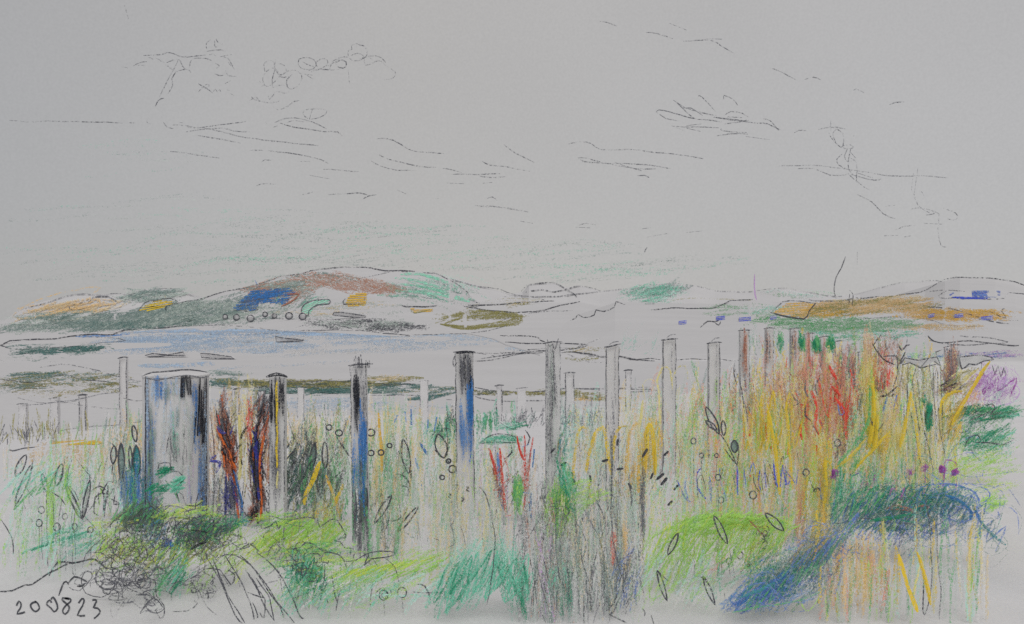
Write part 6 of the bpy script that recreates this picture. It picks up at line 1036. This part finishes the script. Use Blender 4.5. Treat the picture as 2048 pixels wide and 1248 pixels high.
# the tall stand on the right
bush('golden_reeds', 'tall golden and orange reeds rising against the fence on the right', 1560, 1070,
    [(1486, 785, 30, 40, 84, 50, 40, ['br', 'rb', 'gr', 'wh'], .46, 6, 12), (1540, 760, 40, 44, 88, 60, 50, ['rb', 'pk', 'gr', 'lt'], .42, 6, 10), (1590, 770, 40, 50, 88, 70, 80, ['rb', 'pk', 'gr', 'yl'], .42, 6, 10), (1540, 850, 50, 60, 92, 90, 90, ['yl', 'ye', 'oc', 'pg'], .46, 6, 8), (1500, 830, 30, 50, 98, 70, 40, ['yl', 'og', 'ta', 'gg'], .42, 6, 8), (1600, 880, 34, 70, 92, 90, 60, ['ta', 'yl', 'rb'], .42, 6, 5), (1600, 1060, 8, 60, 90, 100, 40, ['pk', 'ta', 'rb'], .48, 6, 3)],
    [([(1536, 820), (1544, 860), (1552, 910), (1560, 990)], 7, 'ye', .85), ([(1532, 800), (1538, 850), (1534, 900)], 6, 'ye', .7), ([(1572, 800), (1576, 860), (1580, 920), (1586, 980)], 6, 'ye', .75), ([(1648, 920), (1650, 980), (1652, 1040)], 8, 'ye', .85), ([(1558, 780), (1566, 830), (1570, 900)], 4, 'yl', .7), ([(1530, 845), (1534, 880)], 4, 'og', .7), ([(1460, 805), (1468, 830)], 4, 'og', .6), ([(1505, 780), (1520, 820), (1530, 850)], 5, 'ye', .6), ([(1498, 822), (1510, 850)], 4, 'og', .6), ([(1560, 985), (1570, 1010), (1582, 1022)], 3, 'yl', .8), ([(1464, 735), (1458, 755), (1460, 775)], 2.6, 'br', .7), ([(1470, 725), (1468, 750), (1474, 770)], 2.8, 'dg', .7), ([(1470, 738), (1480, 765), (1486, 800), (1490, 830)], 2.5, 'dg', .7), ([(1488, 800), (1494, 830), (1496, 845)], 3, 'gr', .5), ([(1440, 765), (1446, 780)], 3, 'dg', .5), ([(1480, 740), (1500, 780)], 2.2, 'gr', .4),
     ([(1545, 800), (1560, 835), (1580, 880), (1592, 930)], 2, 'gr', .45), ([(1570, 790), (1582, 850), (1600, 930)], 2, 'gr', .4), ([(1585, 788), (1590, 800), (1600, 805), (1586, 812)], 3, 'dg', .8), ([(1594, 788), (1596, 815)], 2.6, 'dg', .7), ([(1612, 760), (1610, 780), (1616, 795)], 3.2, 'gr', .7), ([(1640, 755), (1632, 770), (1634, 790)], 3.4, 'gr', .7), ([(1612, 810), (1610, 830), (1622, 842)], 3.4, 'dg', .75), ([(1614, 808), (1622, 802), (1628, 812)], 2.6, 'dg', .7), ([(1626, 850), (1636, 868)], 4, 'dg', .8), ([(1640, 840), (1646, 855), (1642, 872)], 3, 'gr', .6), ([(1570, 720), (1560, 700)], 2, 'gr', .4), ([(1576, 740), (1584, 752), (1600, 750), (1606, 735)], 3.2, 'br', .6)],
    cat='reeds')
bush('green_patch_shrub', 'small bright green shrub seen between the brown posts, left one of four', 1562, 0+890, [(1562, 686, 7, 16, 88, 22, 22, ['em', 'gn'], .6, 6)], group='bright green shrubs between the brown posts')
for u, v, ru, n, lb in [(1603, 686, 7, 22, 'small bright green shrub between the brown posts, second of four'), (1632, 690, 8, 34, 'small bright green shrub between the brown posts, brightest and third of four'), (1661, 690, 8, 30, 'small bright green shrub between the brown posts, rightmost of four')]:
    bush('green_patch_shrub', lb, u, 870, [(u, v, ru, 15, 88, 22, n, ['em', 'gn'], .72, 6)], group='bright green shrubs between the brown posts')
def redspikes(name, label, u, vb, strokes, masses):
    bush(name, label, u, vb, masses, strokes, cat='reeds')
redspikes('red_spikes', 'tall stand of red and brown sorrel spikes in front of the short posts', 1665, 1065,
    [([(1658, 730), (1664, 745), (1674, 757)], 6, 'rd', .9), ([(1664, 772), (1674, 785), (1682, 795)], 6, 'rd', .9), ([(1669, 795), (1680, 808), (1690, 818)], 6, 'rd', .85), ([(1700, 738), (1704, 752)], 7, 'rd', .8), ([(1705, 770), (1706, 795)], 7, 'rd', .75), ([(1693, 815), (1692, 850), (1694, 880)], 7, 'rd', .75), ([(1684, 805), (1688, 830)], 5, 'rd', .7), ([(1620, 780), (1628, 795), (1634, 815)], 6, 'rd', .85), ([(1634, 815), (1630, 845), (1638, 870)], 7, 'rd', .85), ([(1638, 838), (1644, 855), (1640, 868)], 6, 'rd', .7), ([(1604, 808), (1604, 835)], 6, 'rd', .75), ([(1602, 848), (1600, 866), (1604, 880)], 6, 'rd', .85), ([(1604, 845), (1612, 855), (1618, 862)], 3, 'rd', .6), ([(1574, 714), (1572, 735)], 5, 'rd', .6), ([(1634, 890), (1634, 912)], 7, 'og', .7), ([(1576, 895), (1576, 910)], 5, 'rd', .6), ([(1542, 892), (1542, 898)], 6, 'rd', .8), ([(1500, 868), (1500, 872)], 7, 'rd', .85), ([(1500, 950), (1500, 954)], 6, 'rd', .85), ([(1538, 843), (1532, 870), (1540, 895)], 3.4, 'rd', .5), ([(1590, 785), (1600, 800), (1604, 840)], 3.4, 'rd', .6), ([(1650, 740), (1654, 780)], 3, 'pk', .6),
     ([(1676, 808), (1680, 830), (1688, 825), (1682, 812)], 3, 'by', .8), ([(1695, 770), (1690, 800), (1696, 850)], 3, 'gr', .5)],
    [(1692, 780, 24, 60, 90, 60, 100, ['rb', 'rd', 'pk', 'rd', 'gr', 'br'], .48, 5, 6), (1665, 800, 30, 70, 90, 80, 100, ['pk', 'pk', 'rb', 'rd', 'yl', 'wh'], .44, 6, 6), (1630, 800, 34, 60, 92, 80, 100, ['pk', 'pk', 'wh', 'rd'], .46, 6, 7), (1690, 850, 22, 50, 88, 60, 50, ['rb', 'pk', 'pk', 'ta', 'rd'], .44, 6, 6), (1640, 810, 60, 60, 88, 80, 70, ['yl', 'ta', 'lt', 'pg', 'ye', 'lg'], .44, 5, 7), (1600, 800, 40, 60, 88, 80, 40, ['yl', 'ye', 'lg', 'og'], .44, 5, 7), (1600, 860, 26, 60, 90, 70, 40, ['pk', 'ta', 'lt'], .4, 6, 6), (1640, 740, 50, 30, 88, 50, 70, ['rb', 'br', 'gr', 'pk'], .45, 5, 8), (1678, 890, 16, 16, 60, 30, 20, ['br', 'gr'], .5, 5), (1698, 740, 16, 40, 90, 50, 40, ['gr', 'rb', 'br'], .5, 5, 5), (1720, 800, 10, 30, 90, 50, 26, ['ol', 'dk', 'gr'], .5, 5, 5)])
redspikes('red_thistle', 'dry thistle with black crossed twigs and a red patch below, top right', 1765, 1030,
    [([(1744, 686), (1752, 700), (1762, 712), (1772, 722), (1790, 730)], 3, 'dg', .85), ([(1762, 668), (1754, 680), (1748, 690)], 2.6, 'dg', .75), ([(1750, 668), (1758, 680)], 2.6, 'br', .8), ([(1796, 688), (1804, 700), (1812, 692), (1820, 690)], 3, 'dg', .85), ([(1816, 690), (1796, 702)], 2.6, 'br', .8), ([(1766, 714), (1790, 712), (1796, 728), (1794, 740)], 3, 'dg', .85), ([(1792, 710), (1800, 722), (1810, 704)], 3, 'dg', .85), ([(1774, 695), (1766, 712)], 2.4, 'br', .8), ([(1762, 750), (1766, 778)], 5, 'rd', .8), ([(1778, 735), (1776, 760), (1778, 775)], 8, 'rd', .7), ([(1750, 740), (1758, 765)], 5, 'rd', .7), ([(1744, 790), (1752, 798), (1762, 800)], 3, 'dg', .8), ([(1758, 792), (1775, 790), (1795, 772)], 4, 'dg', .8), ([(1770, 782), (1780, 792), (1788, 788)], 5, 'dg', .8), ([(1757, 710), (1755, 780)], 2.4, 'dg', .6), ([(1798, 735), (1792, 760), (1786, 775)], 2.4, 'gr', .6), ([(1808, 735), (1800, 765), (1796, 790)], 2.4, 'gr', .6)],
    [(1768, 745, 20, 34, 88, 50, 60, ['rd', 'pk', 'pk', 'rb', 'wh'], .44, 5, 8), (1775, 705, 30, 26, 80, 40, 60, ['br', 'rb', 'gr'], .42, 5, 14), (1760, 770, 10, 20, 90, 40, 24, ['br', 'gr'], .55, 5), (1735, 690, 10, 28, 88, 44, 34, ['ta', 'lt', 'rb'], .5, 6, 6), (1738, 760, 16, 50, 89, 70, 50, ['ta', 'oc', 'yl'], .5, 6, 4), (1790, 800, 30, 50, 84, 60, 50, ['rb', 'ta', 'by', 'yl'], .4, 5, 8)])
redspikes('leaning_reeds', 'bright yellow and green reeds leaning together under the thistle', 1745, 1075,
    [([(1740, 770), (1740, 820), (1734, 850), (1714, 880), (1690, 912), (1674, 930)], 6, 'gn', .7), ([(1744, 770), (1748, 820), (1744, 860), (1738, 895)], 9, 'ye', .85), ([(1730, 878), (1710, 905), (1680, 930), (1672, 938)], 6, 'ye', .8), ([(1780, 862), (1760, 885), (1730, 915), (1706, 945)], 6, 'ye', .85), ([(1822, 785), (1816, 820), (1806, 870), (1800, 895)], 7, 'ye', .8), ([(1755, 830), (1752, 880), (1748, 895)], 7, 'ye', .8), ([(1820, 780), (1832, 850), (1840, 920)], 6, 'ye', .7), ([(1718, 945), (1704, 953), (1700, 948)], 3, 'nv', .7), ([(1712, 940), (1704, 948)], 4, 'og', .8), ([(1776, 790), (1768, 815), (1766, 825)], 5, 'bl', .6), ([(1794, 790), (1786, 818)], 5, 'by', .75), ([(1806, 797), (1800, 820)], 6, 'by', .6), ([(1740, 832), (1746, 850), (1758, 864)], 3, 'dg', .75), ([(1768, 845), (1756, 862)], 3, 'dg', .7), ([(1718, 800), (1720, 820)], 5, 'bl', .5)],
    [(1742, 830, 14, 60, 92, 70, 60, ['ye', 'yl', 'ol', 'lg'], .55, 7, 6), (1716, 860, 20, 50, 76, 70, 50, ['mt', 'gn', 'yl', 'aq'], .46, 6, 8), (1770, 850, 20, 50, 84, 70, 50, ['yl', 'ta', 'sg', 'ol'], .44, 6, 6), (1756, 880, 22, 20, 84, 40, 30, ['ye', 'ol'], .6, 7, 8), (1800, 880, 16, 20, 90, 40, 26, ['ye', 'yl'], .6, 7, 6), (1710, 925, 20, 16, 60, 40, 30, ['yl', 'lg', 'gn'], .5, 6, 14)])
# pale hollow stalks with flat tops
p = Plant('hogweed', 'pale hollow stalked hogweed with a flat angular outlined top, left of the purple bush', 'plant', 1840, 1060)
t = p.part('stem')
for q in [[(1816, 728), (1814, 800), (1812, 870)], [(1832, 730), (1826, 760), (1820, 790)], [(1812, 760), (1820, 820), (1836, 900), (1842, 930)], [(1836, 760), (1842, 830), (1858, 900), (1868, 950)], [(1848, 740), (1848, 800), (1852, 860)], [(1866, 735), (1868, 800), (1874, 880)], [(1876, 740), (1876, 790), (1880, 860), (1892, 920)], [(1812, 760), (1822, 758), (1830, 800), (1840, 870)], [(1858, 730), (1866, 790), (1876, 850)], [(1880, 735), (1884, 800), (1884, 880)], [(1838, 860), (1850, 862)], [(1844, 850), (1864, 854)]]: t.stroke(q, 2.1, 'dg', .65, p.d, jit=.04)
h = p.part('flower_head', .05)
h.plate([(1803, 728), (1810, 714), (1836, 720), (1874, 714), (1882, 732), (1870, 722), (1846, 735), (1830, 728), (1812, 726)], p.d-.05, th=.03)
for q in [[(1803, 728), (1810, 716), (1836, 720), (1874, 714), (1882, 731), (1868, 722)], [(1803, 730), (1820, 726), (1842, 736), (1856, 732), (1876, 728)], [(1810, 704), (1800, 728), (1810, 716)], [(1842, 735), (1856, 718)], [(1874, 714), (1872, 704), (1885, 700)]]: h.stroke(q, 2.8, 'dg', .85, p.d-.07, smo=False, yaw=0)
f = p.part('foliage'); f.hatch(1850, 850, 36, 90, 91, 100, 70, ['yl', 'ol', 'lt', 'sg'], .4, 6, d=p.d+.1, spread=4); f.hatch(1810, 750, 8, 24, 88, 40, 16, ['ol', 'yl'], .5, 5, d=p.d+.1); f.hatch(1842, 760, 30, 24, 88, 40, 24, ['ol', 'lt'], .42, 5, d=p.d+.1); f.hatch(1858, 832, 7, 22, 88, 24, 44, ['em', 'em', 'dk'], .8, 6, d=p.d-.04, spread=4); f.hatch(1846, 800, 7, 8, 80, 14, 12, ['em'], .6, 5, d=p.d-.04)
p.done()
p = Plant('hogweed', 'yellow bent stalk with a long leaf shaped outlined top beside the purple bush', 'plant', 1930, 1060)
t = p.part('stem')
for q, w_, c_, o_ in [([(1980, 722), (1960, 750), (1940, 785), (1920, 820), (1904, 850)], 7, 'ye', .9), ([(1958, 735), (1930, 760), (1900, 790), (1886, 820)], 5, 'yl', .8), ([(1968, 745), (1935, 790), (1910, 830), (1896, 870)], 5, 'oc', .8), ([(1925, 782), (1905, 785), (1886, 800), (1880, 830)], 7, 'ye', .85), ([(1900, 870), (1895, 900), (1892, 930)], 4, 'yl', .7), ([(1950, 740), (1925, 745), (1905, 765), (1888, 775)], 3, 'ol', .7)]: t.stroke(q, w_, c_, o_, p.d, jit=.05)
h = p.part('flower_head', .05); h.plate([(1918, 714), (1950, 711), (1978, 713), (1988, 719), (1966, 722), (1950, 731), (1926, 738), (1920, 726)], p.d-.05, th=.03)
for q in [[(1918, 714), (1950, 711), (1978, 713), (1988, 719)], [(1988, 719), (1968, 722), (1952, 730), (1938, 728), (1924, 738), (1919, 716)]]: h.stroke(q, 2.8, 'dg', .85, p.d-.07, yaw=0)
for q in [[(1964, 725), (1960, 750)], [(1972, 728), (1966, 752)], [(1984, 728), (1990, 750), (1996, 730), (2002, 755), (2008, 735), (2012, 752)]]: t.stroke(q, 2.3, 'gr', .7, p.d-.02)
f = p.part('foliage'); f.hatch(1905, 830, 26, 44, 62, 50, 50, ['ye', 'yl', 'oc', 'ol'], .5, 6, d=p.d+.1, spread=10); f.hatch(1930, 760, 24, 20, 40, 40, 30, ['yl', 'ol'], .5, 5, d=p.d+.1, spread=10); f.hatch(1950, 800, 20, 20, 60, 30, 20, ['lt', 'pk', 'ta'], .42, 5, d=p.d+.1)
p.done()
bush('dark_tuft', 'small dark brown scribbled tuft at the foot of the two close posts', 1900, 930, [(1900, 775, 20, 14, 20, 30, 60, ['gr', 'br', 'dg'], .6, 4, 20), (1895, 750, 16, 16, 88, 30, 24, ['br', 'gr'], .5, 5), (1906, 722, 14, 30, 89, 50, 40, ['gr', 'rb', 'br'], .48, 5, 4)], [([(1880, 774), (1890, 766), (1905, 770), (1915, 762)], 3, 'bk', .8), ([(1900, 765), (1915, 758), (1922, 775), (1905, 775)], 2.8, 'dg', .75)])
bush('purple_bush', 'soft purple flowering bush at the right edge', 1990, 960, [(1985, 765, 44, 34, 60, 40, 110, ['li', 'li', 'pu'], .42, 5, 30), (1975, 760, 20, 14, 60, 26, 40, ['li', 'pu'], .5, 5, 30), (1950, 785, 14, 26, 80, 40, 40, ['li', 'pk'], .42, 5, 20), (2005, 800, 34, 24, 60, 40, 50, ['sg', 'li', 'aq'], .38, 5, 30), (1960, 820, 30, 14, 70, 30, 30, ['li', 'sg', 'pk'], .36, 5)],
    [([(1996, 740), (2020, 738), (2036, 748), (2042, 765)], 3, 'li', .6), ([(2000, 765), (2030, 768), (2040, 785), (2030, 800)], 3, 'li', .55), ([(1950, 790), (1935, 800), (1940, 812)], 3, 'li', .6)], [(1990, 770, 34, 26, 9, 14, 'li', .45)])
bush('dark_leaved_bush', 'dark green bush with curled black leaf marks below the purple bush', 1960, 975, [(1960, 860, 70, 50, 30, 60, 90, ['gn', 'pg', 'em', 'aq', 'lg'], .4, 5, 30), (1965, 825, 60, 14, 16, 50, 90, ['em', 'gn', 'dk', 'em'], .58, 6, 14), (1930, 850, 34, 30, 50, 44, 70, ['gn', 'td', 'pg'], .46, 5, 24), (1975, 880, 44, 22, 20, 44, 90, ['em', 'gn', 'mt'], .52, 6, 20), (2010, 830, 22, 10, 10, 30, 30, ['em', 'mt'], .52, 6), (1910, 880, 24, 40, 80, 50, 40, ['pg', 'gg', 'lg'], .42, 5), (1980, 910, 40, 14, 20, 50, 30, ['lg', 'mt'], .42, 6)],
    [([(1940, 840), (1955, 835), (1975, 825), (1985, 815)], 3, 'dg', .75), ([(1970, 813), (1985, 808), (1990, 818), (1980, 828), (1995, 815)], 2.7, 'dg', .75), ([(1940, 860), (1920, 865), (1905, 858)], 2.8, 'dg', .7), ([(1930, 890), (1940, 875), (1955, 870), (1962, 880)], 2.6, 'dg', .75), ([(1950, 885), (1980, 885), (2005, 890), (2025, 880)], 2.8, 'dg', .75), ([(1940, 897), (1950, 912), (1960, 922)], 2.6, 'dg', .7), ([(1970, 905), (1978, 918)], 2.6, 'dg', .7), ([(1985, 850), (1975, 855)], 2.2, 'gr', .6), ([(1930, 905), (1938, 915), (1936, 930)], 2.2, 'gr', .6), ([(2015, 857), (2000, 865)], 2.2, 'gr', .6)], [(1975, 820, 24, 8, 4, 8, 'dg', .5)])
bush('lime_patch_bush', 'flat pale lime bush fading out at the right edge', 1975, 1080, [(1960, 935, 60, 26, 18, 80, 60, ['lg', 'yg', 'lg'], .4, 6, 8), (1980, 980, 40, 24, 20, 60, 30, ['lg', 'yg'], .34, 6, 10), (1985, 1005, 20, 12, 20, 30, 24, ['lg'], .5, 6), (1900, 940, 40, 30, 60, 50, 30, ['yg', 'yl', 'lg'], .38, 6)])
bush('blue_green_bush', 'wide dark blue green bush with tangled strokes and drooping blue twigs on the right', 1830, 1130,
    [(1800, 1000, 100, 28, 30, 50, 170, ['td', 'tl', 'gn', 'em'], .5, 5, 30), (1870, 995, 60, 24, 30, 44, 110, ['tl', 'bl', 'td', 'by', 'gn'], .52, 5, 60), (1760, 1010, 110, 50, 40, 60, 120, ['gn', 'em', 'td', 'gg', 'pg'], .44, 5, 40), (1780, 1035, 70, 30, 30, 50, 110, ['em', 'tl', 'td'], .5, 5, 20), (1720, 1020, 60, 34, 60, 50, 90, ['gn', 'gg', 'td', 'pg'], .44, 5, 20), (1830, 1050, 70, 30, 30, 50, 100, ['by', 'gr', 'tl', 'gg'], .45, 5, 30), (1900, 1030, 50, 26, 50, 50, 70, ['td', 'gg', 'by'], .45, 5, 30), (1700, 970, 40, 30, 85, 60, 70, ['mt', 'gn', 'em'], .46, 6, 8), (1760, 970, 40, 24, 70, 50, 50, ['gn', 'mt', 'pu'], .44, 5, 16), (1790, 1080, 60, 26, 60, 50, 60, ['gg', 'by', 'td'], .38, 5, 20), (1960, 1060, 40, 50, 50, 60, 30, ['sg', 'gg', 'aq'], .34, 4, 30), (1660, 1050, 50, 30, 30, 60, 80, ['gr', 'gg', 'td'], .42, 5, 14), (1970, 1010, 30, 12, 20, 30, 24, ['lg', 'lg'], .5, 6)],
    [([(1840, 975), (1880, 967), (1920, 972), (1950, 985), (1960, 1010), (1950, 1014)], 3.4, 'by', .75), ([(1880, 972), (1940, 968), (1975, 980), (1978, 995), (1965, 1008)], 2.8, 'by', .65), ([(1890, 990), (1915, 1000), (1930, 1010), (1942, 1025), (1940, 1040)], 7, 'bl', .85), ([(1945, 1010), (1960, 1040), (1985, 1070), (2012, 1090)], 6, 'tl', .7), ([(1950, 1020), (1962, 1045), (1958, 1070), (1948, 1078)], 6, 'bl', .65), ([(1965, 1045), (1985, 1075), (1998, 1095), (1990, 1105)], 3, 'gg', .7), ([(1700, 1035), (1740, 1038), (1775, 1045), (1830, 1048)], 3, 'gr', .55),
     ([(1770, 1020), (1790, 1010), (1810, 1015), (1830, 1024), (1810, 1020), (1780, 1018)], 4, 'br', .7), ([(1830, 1015), (1860, 1010), (1855, 1018)], 5, 'br', .6), ([(1740, 1042), (1780, 1036), (1830, 1030)], 8, 'em', .7), ([(1800, 1040), (1830, 1045)], 6, 'em', .7), ([(1780, 990), (1784, 978), (1790, 980)], 5, 'pu', .7), ([(1800, 1000), (1806, 985), (1810, 975)], 5, 'pu', .75), ([(1838, 1055), (1848, 1065), (1862, 1066)], 3, 'gr', .6), ([(1870, 1090), (1900, 1092), (1920, 1075), (1935, 1050)], 2.6, 'gg', .55), ([(1800, 1050), (1798, 1100)], 4, 'nv', .5)],
    [(1870, 1000, 70, 26, 18, 26, 'tl', .5), (1920, 1020, 60, 40, 16, 34, 'by', .45), (1820, 1050, 80, 30, 12, 30, 'gg', .42), (1800, 1010, 60, 22, 12, 14, 'dk', .45), (1970, 1060, 30, 34, 7, 24, 'gg', .4)])
for u, v, lb in [(1669, 947, 'round purple flower right of the thick yellow stem'), (1884, 940, 'purple flower with a long arched stalk above the blue green bush'), (1910, 946, 'magenta hooked flower right of the arched stalk'), (1818, 945, 'faint lilac flower left of the yellow tuft'), (1848, 935, 'small brown purple flower beside the yellow tuft')]:
    p = Plant('purple_flower', lb, 'flower', u, 1100, 'purple flowers on the right'); st = p.part('stem'); st.stroke([(u+2, v), (u+2, v+30), (u, v+56)], 2.6, 'pu', .55, p.d)
    if u == 1884: st.stroke([(1886, 985), (1889, 940), (1892, 920), (1910, 924), (1914, 932)], 2.8, 'pu', .8, p.d)
    h = p.part('bloom')
    for yw in (0, 1.2): h.hatch(u, v, 6, 7, 50, 12, 9, ['pu'], .45 if 'faint' in lb or 'small' in lb else .88, 5, d=p.d-.02, spread=40, jit=.02)
    p.done()
bush('blue_bank_bush', 'bright blue and green sloping bush at the bottom right', 1560, 1240,
    [(1580, 1150, 90, 50, 42, 80, 110, ['gn', 'tl', 'by', 'gg', 'em'], .46, 5, 24), (1560, 1170, 60, 26, 40, 60, 100, ['bl', 'by', 'tl', 'mb'], .5, 6, 20), (1520, 1190, 50, 24, 35, 60, 80, ['by', 'mb', 'bl'], .46, 6, 12), (1610, 1110, 60, 36, 42, 90, 110, ['gg', 'by', 'td', 'sg', 'ol'], .42, 5, 14), (1660, 1100, 50, 34, 48, 90, 60, ['gr', 'by', 'gg', 'oc'], .4, 5, 12), (1550, 1160, 34, 26, 60, 50, 60, ['em', 'gn', 'tl'], .52, 6, 14), (1490, 1205, 40, 16, 32, 50, 50, ['bl', 'mb', 'by'], .5, 6, 8), (1640, 1150, 34, 40, 60, 60, 60, ['gr', 'by', 'gg'], .42, 5, 14), (1390, 1180, 44, 24, 20, 50, 30, ['aq', 'sg', 'sb'], .34, 4, 30), (1450, 1160, 34, 20, 30, 44, 26, ['sg', 'aq'], .36, 5, 20), (1600, 1190, 40, 14, 25, 50, 30, ['mb', 'lb', 'pg'], .42, 5, 8)],
    [([(1480, 1195), (1520, 1180), (1550, 1165)], 6, 'tl', .75), ([(1465, 1225), (1510, 1215), (1560, 1208), (1600, 1200), (1640, 1185)], 3, 'gn', .65), ([(1475, 1180), (1465, 1200), (1480, 1225)], 4, 'by', .65), ([(1600, 1200), (1612, 1222), (1625, 1215), (1640, 1190)], 2.8, 'lg', .65), ([(1449, 1186), (1450, 1196)], 4, 'dg', .8), ([(1536, 1145), (1552, 1150), (1556, 1162)], 3, 'dk', .7)], [(1600, 1140, 60, 40, 14, 30, 'gg', .5), (1640, 1090, 50, 30, 10, 30, 'by', .42), (1540, 1180, 50, 24, 10, 24, 'by', .5), (1400, 1180, 44, 22, 5, 18, 'sg', .4)])
p = Plant('bare_stalks', 'row of bare tan and grey stalks with two crossed yellow ones at the bottom right', 'stalks', 1800, 1243)
f = p.part('stalk')
for u, a, b, w_, c_, o_ in [(1668, 1090, 1220, 9, 'ta', .5), (1690, 1100, 1232, 9, 'ta', .65), (1700, 1110, 1220, 6, 'oc', .6), (1712, 1080, 1200, 9, 'ta', .6), (1725, 1120, 1225, 7, 'lt', .55), (1745, 1100, 1215, 9, 'ta', .55), (1762, 1140, 1243, 7, 'rb', .4), (1775, 1110, 1228, 7, 'sg', .55), (1795, 1130, 1228, 7, 'sg', .55), (1815, 1150, 1243, 7, 'sg', .5), (1828, 1110, 1230, 6, 'sg', .45), (1868, 1100, 1225, 8, 'sg', .55), (1890, 1100, 1243, 7, 'sg', .5), (1912, 1090, 1243, 6, 'sg', .5), (1937, 1100, 1240, 7, 'lt', .6), (1962, 1080, 1225, 7, 'lt', .5), (1974, 1110, 1243, 6, 'lt', .7), (1655, 1050, 1240, 4, 'gr', .45), (1650, 1120, 1243, 6, 'lt', .4), (1640, 1130, 1215, 7, 'ye', .6), (1735, 1060, 1200, 5, 'ta', .5), (1850, 1080, 1243, 4, 'sg', .4), (1680, 1150, 1222, 3, 'gr', .6)]:
    for k in range(2): f.stroke([(u+k*2, a), (u-1+k*2, (a+b)/2), (u-2+k*3, b-k*6)], w_*.75, c_, o_*.72, p.d, jit=.2)
t = p.part('stem', .1)
for q, w_, c_, o_ in [([(1797, 1108), (1806, 1140), (1820, 1185), (1836, 1224)], 8, 'ye', .92), ([(1834, 1104), (1846, 1140), (1856, 1180), (1862, 1210)], 8, 'ye', .9), ([(1840, 1130), (1832, 1165), (1828, 1190)], 5, 'yl', .8), ([(1797, 1110), (1812, 1160), (1820, 1190)], 3, 'og', .6), ([(1850, 1140), (1858, 1200)], 3, 'og', .5), ([(1850, 995), (1858, 1040), (1862, 1100), (1864, 1150), (1860, 1190), (1852, 1226), (1846, 1222), (1848, 1150)], 2.6, 'dg', .7), ([(1874, 1060), (1876, 1130), (1882, 1180), (1878, 1240)], 2.6, 'dg', .65), ([(1634, 1020), (1636, 1060), (1632, 1090)], 8, 'ye', .5), ([(1668, 1192), (1682, 1150), (1692, 1130)], 6, 'by', .5)]: t.stroke(q, w_, c_, o_, p.d-.1, jit=.04)
f.hatch(1720, 1150, 70, 60, 89, 90, 60, ['ta', 'ta', 'lt', 'oc'], .45, 7, d=p.d+.1, spread=3, jit=.2); f.hatch(1890, 1130, 80, 60, 89, 100, 26, ['sg', 'lt'], .36, 6, d=p.d+.1, spread=2, jit=.2)
f.hatch(1640, 1070, 20, 44, 86, 60, 40, ['ye', 'oc', 'yl', 'ol'], .5, 6, d=p.d+.3, spread=6)
p.done()
bush('yellow_stalk', 'thick yellow and rust stalks rising from the lime mound towards the red spikes', 1640, 1090, [(1650, 960, 14, 80, 89, 90, 44, ['ye', 'oc', 'ol', 'yl'], .5, 7, 4), (1625, 1000, 20, 60, 88, 90, 40, ['ye', 'yl', 'lg'], .46, 7, 5), (1600, 1010, 10, 60, 90, 90, 26, ['pk', 'ta'], .45, 6, 3)], [([(1650, 915), (1652, 970), (1648, 1020)], 7, 'ye', .8), ([(1638, 950), (1642, 1000)], 4, 'bl', .5), ([(1618, 955), (1630, 985), (1634, 976)], 2.6, 'dg', .75), ([(1625, 985), (1634, 975), (1640, 982)], 3.4, 'dg', .8), ([(1644, 1004), (1648, 1030)], 5, 'br', .5)], cat='plant')
print('OBJS', len(bpy.data.objects), 'VERTS', sum(len(m.vertices) for m in bpy.data.meshes))
